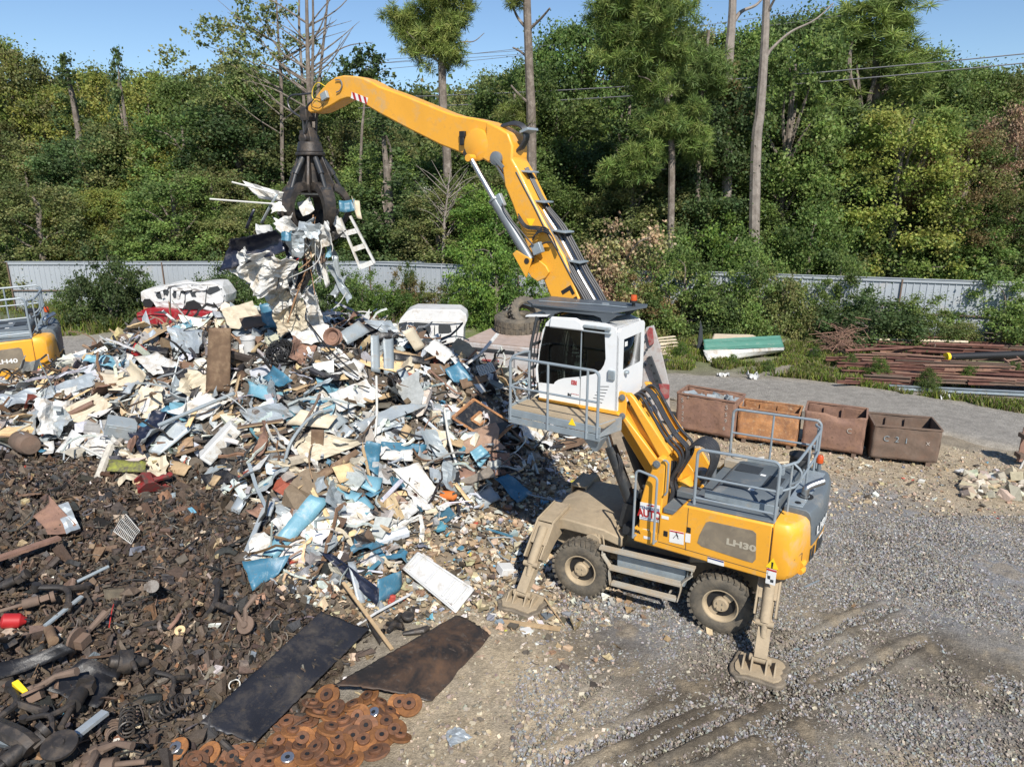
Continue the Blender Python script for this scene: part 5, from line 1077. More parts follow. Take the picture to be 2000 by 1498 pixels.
for row, Ybase, dy0, step in (('b',64,0,78),('m',55,150,72),('f',48,300,74)):
    x = -40+{'b':0,'m':35,'f':12}[row]; i = 0
    while x < 2060:
        kinds = kk_left if x < 480 else kk_mid if x < 760 else kk_right
        kd = kinds[int(r_.integers(0,len(kinds)))]; top = np.interp(x, sx_, sy_)
        if row == 'b': yt = top-12+r_.normal()*14; key = ('broad',kd,int(r_.integers(0,2)))
        elif row == 'm': yt = max(top+55,150)+60+r_.normal()*35; key = ('wall' if r_.random() < .75 else 'cone', kd if r_.random() < .9 else 'dark', int(r_.integers(0,2)))
        else: yt = 355+r_.normal()*38; key = ('wall' if x > 1000 or r_.random() < .6 else 'broad', kd if x < 1500 else ['olive','mid','mid','dark'][i%4], int(r_.integers(0,2)))
        if key[0] == 'cone': key = ('cone','dark',0)
        if 740 < x < 905 and row in 'b': x += step; continue
        if 735 < x < 900 and row == 'm': yt = 300+r_.normal()*8
        if 735 < x < 900 and row == 'f': yt = 370
        wood_tree(x+r_.normal()*12, yt, Ybase+r_.normal()*1.2, key, {'b':.95,'m':1.25,'f':1.45}[row], row); x += step; i += 1
# named individuals standing out of the wood
for px_, yt, Y_, key, wf, lb in ((225,92,55,('cone','dark',0),.7,'thin pointed cedar poking above the trees left of the grapple'),(125,105,56,('cone','dark',0),1.1,'broad dark cedar top near the upper left corner'),(205,505,45,('broad','dark',1),.9,None),
    (205,480,43.5,('cone','dark',0),1.5,'tall dark cedar behind the fence left of the crushed white car'),(745,215,47,('cone','dark',0),1.7,'dense dark cedar right of the grapple under the stick'),(1720,18,54,('pine','mid',0),1.7,'bushy pine rising highest at the upper right'),(1005,140,52,('wall','mid',0),1.0,'leafy green tree just left of the tall bare trunk by the boom'),
    (965,355,41.5,('wall','fresh',0),1.35,'bright green leafy tree filling the space under the boom joint'),(1790,190,47,('wall','yellow',0),1.1,'vine covered yellow-green tree near the right side'),(1900,250,47,('broad','vine',0),1.0,'reddish green withering tree at the right side above the fence'),(2000,200,48,('broad','brown',0),.75,'rightmost brown withering tree cut by the frame'),
    (1560,60,50,('wall','mid',0),.9,'tall green tree right behind the two dead trunks'),(1400,170,48,('wall','dark',0),1.0,'dark green tree between the pine and ivy trunk')):
    if lb is None: continue
    P = atY(px_, yt, Y_); zb = float(hillz(np.array(P[0]),np.array(Y_))); put_tree(key, P[0], Y_, zb, P[2]-zb, wf, {'cone':'cedar_tree','pine':'pine_tree'}.get(key[0],'leafy_tree'), uniq(lb), 'tree', None)
# shrubs in front of and over the fence: px, top, foot y, kind, width
for px_, yt, yf, kd, wf, lb in ((195,478,640,'dark',1.0,'big dark green shrub before the left fence'),(150,540,632,'mid',.9,'green shrub leaning over the left fence end'),(255,530,622,'dark',.9,'dark shrub between the big shrub and the crushed white car'),(330,560,610,'mid',.7,'low vine bush behind the crushed white car'),(440,490,625,'dark',1.1,'dark green bush right of the crushed white car'),(560,520,628,'mid',1.2,'green bush behind the held scrap'),
    (650,500,630,'dark',1.1,'dark bush right below the grapple'),(705,545,640,'mid',1.0,'bushy green shrub below the held ladder'),(765,560,640,'fresh',1.1,'bright green shrub right of the ladder foot'),(800,520,630,'vine',.8,'reddish vine climbing the middle fence'),(850,555,640,'vine',1.0,'reddish green shrub above the white van'),(905,540,640,'fresh',.9,'bright green bush right of the white van roof'),
    (970,470,650,'fresh',1.0,'large bright green shrub under the boom cylinder'),(1050,560,650,'fresh',1.1,'bright green shrub left of the cab roof'),(1140,540,660,'mid',.9,'green shrub right behind the cab roof'),(1215,440,660,'brown',1.25,'large brown wilted shrub behind the boom foot'),(1180,500,665,'brown',.8,'smaller brown wilted shrub nearest the boom'),(1265,525,668,'vine',1.3,'tangled vine on the fence right of the beacon'),
    (1340,505,680,'mid',1.3,'green shrub behind the upright black panel'),(1400,535,690,'dark',1.2,'dark green shrub behind the green roofing sheets'),(1470,500,690,'mid',1.1,'tall green shrub above the green roofing sheets'),(1540,505,690,'olive',1.0,'olive shrub right of the green roofing sheets'),(1590,560,690,'mid',1.0,'leafy shrub above the brown wire bale'),(1650,520,690,'mid',1.0,'green shrub at the left end of the bare right fence'),
    (1720,560,700,'dark',1.4,'dark bush in front of the right fence'),(1800,590,690,'mid',1.4,'rounded green bush below the right fence panel'),(1870,618,690,'olive',1.3,'low olive bush below the right fence'),(1972,560,690,'mid',1.3,'green bush at the right edge of the fence'),(2010,585,705,'yellow',.9,'yellow-green bush cut by the right edge'),(1590,430,600,'mid',1.3,'rounded leafy bush behind the middle of the right fence'),(1420,430,600,'fresh',1.3,'fresh green bush behind the fence by the dead trunks'),(1300,470,620,'mid',1.1,'green bush behind the brown wilted shrub')):
    yf = min(yf, (680 if px_ > 1690 else 655) if px_ > 1250 else 640); G = gz(px_, yf); P = atY(px_, yt, G[1]+.4); H_ = max(P[2],.5)
    put_tree(('bush',kd,0 if wf < 1 else 1), P[0], G[1]+.4, 0, H_, wf*(.95 if H_ < 3 else .72), 'shrub', uniq(lb), 'shrub', 'shrubs along the fence')
# trunks with their own limbs
def pxt(px_, py_, Y_): return atY(px_, py_, Y_)
def custom(name, label, Y_, stems, tufts=(), kind='needle', bark='bark', needle=True, cat='tree', leaf=.3, nper=190):
    P0 = atY(stems[0][0][-1][0], stems[0][0][-1][1], Y_); e = empty(name, (P0[0],Y_,0), 0, uniq(label), cat); o = np.array([P0[0],Y_,0]); rng = np.random.default_rng(len(label))
    for i,(pts, r0, r1) in enumerate(stems):
        q = [atY(a,b,Y_)-o+np.array([0,(.0 if i == 0 else 1.2*math.sin(i*2.4)*(1-k/(len(pts)-1)) if pts[0][1] < pts[-1][1] else 1.2*math.sin(i*2.4)*k/(len(pts)-1)),0]) for k,(a,b) in enumerate(pts)]
        if i == 0: q[-1] = q[-1]*[1,1,0]+[0,0,-.3]
        m = MB(); q = smooth_path(q,5); m.tube(q, list(np.linspace(r1,r0,len(q))), 9 if i == 0 else 6); m.build('trunk' if i == 0 else 'limb', M_[bark], e)
    if tufts:
        cs = []; rs = []
        for a,b,rp,n in tufts:
            sc = Y_/FPX; c0 = atY(a,b,Y_)-o
            for _ in range(n):
                d = rng.normal(size=3); d /= np.linalg.norm(d); q = rng.random()**.4; cs.append(c0+d*q*rp*sc*[1,1,.8]); rs.append(.12+.12*rng.random() if needle else .32+.4*rng.random())
        if needle: cs = [c+rng.normal(size=3)*.22 for c in cs for _ in range(4)]; rs = list(np.repeat(rs,4)); nper = 52
        pp = leaves(cs, rs, nper, .30 if needle else leaf, KC[kind], rng, 1.0, needle, .02 if needle else .3)
        if needle:
            pass
        crown_mesh('crown', [pp], M_['needle' if needle else 'leaf'], e)
    return e
custom('bare_tree','tall dark bare trunk with broken stubs standing behind the boom',46,[([(1026,-160),(1029,0),(1034,150),(1038,260),(1040,560)],.32,.20),([(998,-5),(1010,30),(1030,58)],.10,.05),([(1072,26),(1055,42),(1032,60)],.09,.05),([(1002,88),(1016,98),(1030,112)],.08,.05),([(998,168),(1012,184),(1035,205)],.08,.05)],[(1012,222,26,14),(1005,5,12,3)],'needle','bark')
custom('dead_tree','tallest pale dead trunk with a long limb reaching up to the right',45,[([(1502,-160),(1497,0),(1492,110),(1484,220),(1476,300),(1474,560)],.36,.17),([(1640,0),(1600,35),(1550,60),(1512,92),(1496,112)],.10,.03),([(1520,-20),(1508,0),(1497,30)],.08,.05)],(),'needle','bark_dead')
custom('dead_tree','pale forked dead trunk with ivy climbing its lower half',47,[([(1432,-120),(1431,0),(1428,60),(1424,110),(1420,250),(1422,560)],.34,.2),([(1500,-10),(1480,8),(1450,22),(1430,48)],.14,.06)],[(1424,135,16,10),(1422,180,18,14),(1428,225,20,16),(1420,275,22,18),(1425,320,24,16)],'vine','bark_dead',False,nper=90,leaf=.22)
custom('pine_tree','pine with dark trunk and tufted top left of the tall bare trunk',48,[([(862,-120),(862,0),(863,110),(866,220),(874,330),(878,560)],.30,.2),([(945,60),(925,78),(900,82),(868,100)],.06,.02),([(800,70),(830,100),(862,125)],.06,.02),([(800,5),(830,30),(862,60)],.07,.03),([(905,20),(890,40),(864,65)],.06,.03)],[(845,20,34,26),(800,55,32,26),(830,85,36,32),(880,50,30,22),(885,105,28,18),(775,40,20,9),(860,-40,60,30),(905,10,22,8)],'needle','bark')
custom('pine_tree','largest light green pine with full tufted crown above the cab',44,[([(1290,-40),(1292,60),(1298,140),(1305,230),(1312,300),(1310,560)],.22,.10),([(1312,40),(1306,90),(1304,150),(1310,190)],.12,.05),([(1240,155),(1265,160),(1292,185)],.05,.02),([(1260,330),(1285,332),(1308,330)],.05,.02)],[(1250,40,80,90),(1300,20,60,50),(1200,10,50,40),(1230,110,60,55),(1310,110,30,25),(1275,160,40,26),(1335,250,48,42),(1290,235,30,18),(1360,285,30,18),(1240,320,40,24),(1200,335,30,12),(1275,300,26,10)],'needle','bark')
custom('pine_tree','second pine crown hanging half in shade beside the ivy trunk',46,[([(1385,60),(1375,140),(1366,260),(1360,560)],.18,.08)],[(1375,130,40,30),(1350,180,40,26),(1400,160,24,14)],'mid','bark')
st = [([(598,-60),(600,60),(602,140),(606,260),(608,560)],.22,.09)]
rb = np.random.default_rng(9)
for k in range(26):
    y0 = 20+rb.random()*200; sx2 = rb.choice([-1,1]); L = 40+rb.random()*85; st.append(([(602+sx2*L, y0-30-rb.random()*70),(602+sx2*L*.55, y0-8-rb.random()*20),(602,y0+20)],.05+.04*rb.random(),.012))
for dx in (-22,14,30): st.append(([(602+dx*1.2,-40),(602+dx,60),(604+dx*.3,250)],.12,.05))
custom('bare_tree','leafless grey tree with fine twigs rising behind the grapple',52,st,(),'needle','bark')
st = [([(540,0),(545,100),(550,200),(552,560)],.16,.05)]
for k in range(18): y0 = 40+rb.random()*200; sx2 = rb.choice([-1,1]); L = 40+rb.random()*120; st.append(([(548+sx2*L,y0-40*rb.random()-20),(548+sx2*L*.5,y0-8),(548,y0+25)],.05,.012))
custom('leafy_tree','thin leaved pale tree with open crown left of the bare tree',53,st,[(430,60,60,26),(500,40,60,26),(480,120,80,34),(560,110,60,22),(400,150,60,20),(540,30,40,12),(350,130,40,10)],'olive','bark',False,nper=34,leaf=.2)
st = [([(715,130),(712,200),(705,300),(700,560)],.12,.04)]
for k in range(8): y0 = 130+rb.random()*90; st.append(([(712+rb.choice([-1,1])*(30+rb.random()*35),y0-20),(712,y0+15)][0:2] and [(712+rb.choice([-1,1])*(30+rb.random()*35),y0-20),(712,y0)],.04,.012))
custom('leafy_tree','small dark tree with ragged crown between the grapple and the pine',50,st,[(720,110,26,10),(700,150,36,16),(730,150,24,10),(690,120,20,6)],'dark','bark',False,nper=60,leaf=.22)
st = [([(880,330),(872,400),(866,470),(864,560)],.12,.03)]
for k in range(26): y0 = 330+rb.random()*110; sx2 = rb.choice([-1,1]); L = 20+rb.random()*55; st.append(([(874+sx2*L,y0-10-25*rb.random()),(874+sx2*L*.5,y0),(872,y0+28)],.03,.008))
custom('dead_bush','bare grey dead bush of fine twigs under the yellow stick',42.5,st,(),'needle','bark_dead',cat='bush')
# undergrowth and far wooded hill
rng = np.random.default_rng(4); n = 620; cx = rng.uniform(-36,38,n); cy = 45+rng.random(n)*6; cz_ = rng.random(n)**1.2*4.2
p = leaves(np.column_stack([cx,cy,cz_]), .7+.7*rng.random(n), 100, .2, KC['mid']+KC['dark']+KC['olive'], rng); tag(crown_mesh('undergrowth',[p],M_['leaf'],None),'tangled green undergrowth filling the edge of the wood behind the fence','undergrowth',kind='stuff')
n = 1500; cx = rng.uniform(-130,150,n); cy = rng.uniform(88,200,n); lawn = (np.abs(cx+13-.0) < 9)&(cy < 118); cx = cx[~lawn]; cy = cy[~lawn]; cz_ = hillz(cx,cy)+2+rng.random(len(cx))*5
p = leaves(np.column_stack([cx,cy,cz_]), 3.2+2.2*rng.random(len(cx)), 85, .95, KC['mid']+KC['dark']+KC['dark']+KC['olive'], rng); tag(crown_mesh('far_wood',[p],M_['leaf'],None),'far wooded hillside closing the view above the trees','wood',kind='stuff')
# white house on the far lawn
hp = atY(853,286,104); hb = empty('house',(hp[0],104,float(hillz(np.array(hp[0]),np.array(104.)))),.15,'small white house seen on the far lawn under the yellow stick','house')
m = MB(); m.box((0,0,1.6),(8,5,3.4)); wl = m.build('wall', M_['house_white'], hb); m = MB(); m.prism([(-4.4,3.2),(4.4,3.2),(0,5.0)],-2.9,2.9); m.build('roof', M_['roof_brown'], hb)
for x in (-2.6,-.6,2.4): m = MB(); m.box((x,-2.52,1.9),(.9,.06,1.2)); m.build('window', M_['dark_glass'], wl)
m = MB(); m.box((.9,-2.52,1.2),(.9,.06,2.1)); m.build('door', M_['roof_brown'], wl)
# ---- fence
def fence(Apt, Bpt, h, label, low=True):
    Apt = np.array(Apt); Bpt = np.array(Bpt); L = np.linalg.norm(Bpt-Apt); a = math.atan2(Bpt[1]-Apt[1],Bpt[0]-Apt[0]); e = empty('fence',(Apt[0],Apt[1],0),a,label,'fence')
    k = 0; x = 0; rng = np.random.default_rng(int(L*10))
    while x < L-.05:
        w = min(1.0*4.5, L-x); m = MB(); xs = []; n = int(w/.3)
        for i in range(n):
            b = i*.3; xs += [(b,0),(b+.24,0),(b+.25,-.03),(b+.29,-.03)]
        xs.append((w,0)); hh = h+.03*rng.normal(); lo = 1.25
        for z0,z1,dy in ((lo,hh,0),(.05,lo-.03,.02)):
            if not low and z0 < 1: continue
            vs = [(x+u,v+dy,z0) for u,v in xs]+[(x+u,v+dy,z1) for u,v in xs]; q = len(xs); m.add(vs,[(i,i+1,i+1+q,i+q) for i in range(q-1)])
        m.build('panel', M_['fence'], e, smooth=0, solid=.004)
        m = MB(); m.box((x+.03,-.09,h/2),(.06,.06,h)); m.build('post', M_['fence' if k % 2 else 'rust_dark'], e)
        x += w; k += 1
    m = MB(); m.box((L/2,-.05,h-.06),(L,.07,.16)); m.box((L/2,-.05,h+.03),(L+.1,.16,.025)); m.build('top_rail', M_['fence'], e)
    m = MB(); m.box((L/2,-.07,1.25),(L,.05,.06)); m.build('middle_rail', M_['rust_dark'], e)
    return e
def FP(px_, ytop, h): 
    P = gz(px_, ytop, h); return (P[0],P[1])
fence(FP(14,512,2.9), FP(830,512,2.9), 2.9, 'pale corrugated metal fence behind the crushed white car')
fence(FP(722,512,2.9), FP(1380,535,2.9), 2.9, 'overgrown middle stretch of corrugated fence behind the boom')
fence(FP(1385,532,2.9), FP(2090,556,2.9), 2.9, 'bare grey corrugated fence above the steel beams at the right')
# ---- power lines
for k,(x0,y0,x1,y1,Y_) in enumerate(((700,192,2040,102,52),(700,212,2040,120,52),(-20,152,1500,62,62),(-20,158,1500,70,62.5),(700,128,1900,-30,58),(700,140,1990,-20,58.5))):
    a = atY(x0,y0,Y_+8); b = atY(x1,y1,Y_-8 if k < 2 else Y_); m = MB(); q = [a+(b-a)*t+np.array([0,0,-1.2*4*t*(1-t)*.35]) for t in np.linspace(0,1,14)]; m.tube(q, .035 if k < 2 else .02, 5)
    tag(m.build('power_line', M_['cable']), ['upper thick power line crossing the trees on the right','lower thick power line crossing the trees on the right','upper thin wire crossing the sky on the left','lower thin wire crossing the sky on the left','higher thin wire rising over the right treetops','second thin wire just below the highest one'][k], 'cable', 'overhead power lines')
# ---- weeds and grass between road and fence
gb = Bag(); rng = np.random.default_rng(8)
def grass(poly, n, hmin, hmax, cols):
    out = []
    us = [p[0] for p in poly]; vs = [p[1] for p in poly]
    while sum(map(len,out)) < n:
        u = rng.uniform(min(us),max(us),4*n); v = rng.uniform(min(vs),max(vs),4*n); k = in_poly(u,v,poly); u = u[k]; v = v[k]
        r = CD[None]+CR[None]*((u-1000)/FPX)[:,None]-CU[None]*((v-749)/FPX)[:,None]; P = CC+r*(-CH/r[:,2])[:,None]; w = fbm(P[:,0],P[:,1],3,.9); out.append(P[w > .40+.15*rng.random(len(w))])
    P = np.concatenate(out)[:n]; h = (hmin+(hmax-hmin)*rng.random(n))*(.5+fbm(P[:,0],P[:,1],3,.7)); a = rng.random(n)*2*PI; w = .02+.025*rng.random(n); lx = rng.normal(size=(n,2))*.35*h[:,None]
    d = np.column_stack([np.cos(a),np.sin(a),0*a])*w[:,None]; top = P+np.column_stack([lx,h]); V = np.stack([P-d,P+d,top+d*.3,top-d*.3],1).reshape(-1,3)
    c = np.array(cols)[rng.integers(0,len(cols),n)]*(.7+.6*rng.random((n,1)))*(.7+.6*fbm(P[:,0],P[:,1],3,.5))[:,None]; gb.V.append(V); gb.F.append(np.arange(n*4).reshape(-1,4)+gb.n); gb.C.append(np.repeat(c,4,0)); gb.n += 4*n
GCOL = [(.21,.30,.05),(.28,.32,.06),(.13,.21,.04),(.27,.27,.09),(.30,.25,.14)]
grass([(1290,700),(1400,690),(1530,690),(1620,680),(1700,740),(1760,772),(1990,792),(2100,800),(2100,830),(1740,766),(1560,740),(1400,727),(1290,722)],16000,.07,.30,GCOL)
grass([(1290,680),(1380,660),(1500,680),(1600,660),(1640,735),(1560,735),(1290,720)],16000,.07,.30,GCOL); grass([(1620,640),(2100,650),(2100,668),(1620,662)],5000,.15,.5,GCOL); grass([(1640,664),(2050,670),(2050,770),(1700,745)],3000,.1,.35,GCOL)
grass([(60,600),(260,590),(270,640),(180,655),(80,660)],7000,.15,.8,GCOL[2:]+GCOL[:2]); grass([(0,560),(120,560),(120,620),(0,640)],1500,.1,.5,GCOL)
grass([(260,600),(900,600),(900,640),(260,630)],9000,.2,.9,GCOL)
tag(gb.build('roadside_grass', M_['grass_mat']), 'yellowish green weeds and grass between the road and the fence', 'grass', kind='stuff')
for i,(px_,py_,h_) in enumerate(((1810,765,.9),(1430,715,.5),(1500,725,.5),(1715,745,.9),(1690,735,.5),(1890,750,.7),(1975,745,.8),(1590,705,.6),(1660,725,.7),(1330,700,.7))):
    G = gz(px_,py_); put_tree(('bush','fresh' if i%2 else 'mid',0), G[0], G[1], 0, h_, .8, 'weed_clump', uniq(['tall weed standing at the road edge right of centre','low weed at the road edge below the white sheets','low weed right of the white sheets','bushy weed by the left end of the steel beams','small weed near the left end of the beams','weed growing among the beams by the black pipe','weed at the far right among the beams','weed left of the brown wire bale','weed in front of the wire bale','weed by the pale planks'][i]), 'weed', 'weeds by the road')
# ================================================================== SCRAP PIECES, CARS, BINS
JR = np.random.default_rng(77)
def corner(c, plane=None):
    u, v = c[0], c[1]; l = c[2] if len(c) > 2 else .14
    if plane is not None: return atY(u, v, plane)
    return hit(u, v, l)
HERO = []   # (px,py,phrase) used to word the labels of the smaller pieces
def note(cs, phrase):
    HERO.append((np.mean([c[0] for c in cs]), np.mean([c[1] for c in cs]), phrase))
def sheet_verts(Q, nu, nv, amp, rng, bend=0, rib=0, torn=.03, folds=2):
    Q = [np.array(q, float) for q in Q]; u, v = np.meshgrid(np.linspace(0,1,nu), np.linspace(0,1,nv), indexing='ij')
    L = (np.linalg.norm(Q[1]-Q[0])+np.linalg.norm(Q[2]-Q[3]))/2; W = (np.linalg.norm(Q[3]-Q[0])+np.linalg.norm(Q[2]-Q[1]))/2
    uu = u+torn*(rng.random((nu,nv))-.5)*((u < .01)|(u > .99))*1.5; vv = v+torn*(rng.random((nu,nv))-.5)*((v < .01)|(v > .99))*1.5
    P = Q[0]*((1-uu)*(1-vv))[...,None]+Q[1]*(uu*(1-vv))[...,None]+Q[2]*(uu*vv)[...,None]+Q[3]*((1-uu)*vv)[...,None]
    n = np.cross(Q[1]-Q[0], Q[3]-Q[0]); n /= np.linalg.norm(n)+1e-9
    if n@(CC-Q[0]) < 0: n = -n
    o = rng.random(2)*50
    if amp*folds > .12:   # badly crushed sheet: many sharp creases at several scales
        h = amp*.6*(fbm(u*L*2+o[0], v*W*2+o[1], 2, 1.0)-.5)
        for k in range(7):
            a = rng.random()*PI; fr = rng.uniform(.8,1.5)*(1+.55*k); s = np.mod(((u-.5)*L*math.cos(a)+(v-.5)*W*math.sin(a)+.25*(vnoise(u*3+o[0],v*3+k)-.5))*fr+rng.random(), 1); h = h+amp*1.5/(1+.6*k)*(np.abs(s-.5)-.25)
        P = P+(rng.random(P.shape)-.5)*amp*.25
    else: h = amp*2*(fbm(u*L*3+o[0], v*W*3+o[1], 3, 1.0)-.5)
    for _ in range(folds):
        a = rng.random()*PI; d = (u-rng.random())*L*math.cos(a)+(v-rng.random())*W*math.sin(a); s = np.mod(d*rng.uniform(1.2,2.6)+rng.random(), 1); h = h+amp*.8*(np.abs(s-.5)*2-.5)*rng.choice([-1,1])
    h = h+bend*(4*(u-.5)**2)+(rib*np.sin(v*W/.11*2*PI) if rib else 0)
    return P+n*h[...,None], L, W
def panel(name, label, cat, mt, Q, amp=.05, bend=0, rib=0, th=.008, plane=None, parent=None, torn=.03, group=None, ph=None, res=.09, folds=2, smooth=28, world=False):
    rng = np.random.default_rng(int(sum(c[0]*3+c[1]*7 for c in Q)) % 99991) if not world else JR
    Pq = [corner(c, plane) for c in Q] if not world else Q
    L = max(np.linalg.norm(Pq[1]-Pq[0]), np.linalg.norm(Pq[2]-Pq[3])); W = max(np.linalg.norm(Pq[3]-Pq[0]), np.linalg.norm(Pq[2]-Pq[1]))
    nu = int(np.clip(L/res, 4, 36)); nv = int(np.clip(W/(res if not rib else .028), 4, 60)); P, _, _ = sheet_verts(Pq, nu, nv, amp, rng, bend, rib, torn, folds)
    c = P.reshape(-1,3).mean(0); m = MB(); m.add(P.reshape(-1,3)-c, [tuple(f) for f in gridf(nu,nv)]); o = m.build(name, M_[mt], parent, smooth=(0 if amp*folds > .12 else smooth), solid=th)
    o.location = c
    if parent is None:
        tag(o, uniq(label), cat, group)
        if ph: note(Q if not world else [proj(q) for q in Q], ph)
    return o
def rod(name, label, cat, mt, pts, r=.025, flat=False, ph=None, group=None, plane=None, seg=8):
    P = [corner(c, plane) for c in pts]; c = np.mean(P,0); m = MB(); P = [p-c for p in P]
    if flat:
        for i in range(len(P)-1): bar_between(m, P[i], P[i+1], r*2, r*.8)
    else: m.tube(smooth_path(P,5) if len(P) > 2 else P, r, seg)
    o = m.build(name, M_[mt], None, bevel=0); o.location = c; tag(o, uniq(label), cat, group)
    if ph: note(pts, ph)
    return o
def block(name, label, cat, mt, c, dims, rot, ph=None, rag=.0, bevel=.01, lip=None):
    P = hit(c[0], c[1], c[2] if len(c) > 2 else .1); m = MB(); M3 = (Matrix.Rotation(rot[2],3,'Z')@Matrix.Rotation(rot[1],3,'Y')@Matrix.Rotation(rot[0],3,'X'))
    m.box((0,0,0), dims, M=M3); 
    if rag: m.v = [tuple(np.array(v)+rag*JR.normal(size=3)) for v in m.v]
    o = m.build(name, M_[mt], None, bevel=bevel); o.location = P; tag(o, uniq(label), cat)
    if lip:
        f = M3@Vector((0,-dims[1]/2-.006,0)); m = MB(); m.box(f, (dims[0]*.82,.012,dims[2]*.72), M=M3); m.build('door_panel', M_[lip], o, bevel=.004)
        f = M3@Vector((dims[0]*.3,-dims[1]/2-.03,dims[2]*.1)); m = MB(); m.box(f, (.03,.03,dims[2]*.3), M=M3); m.build('handle', M_['cyl_grey'], o)
    if ph: note([c], ph)
    return o
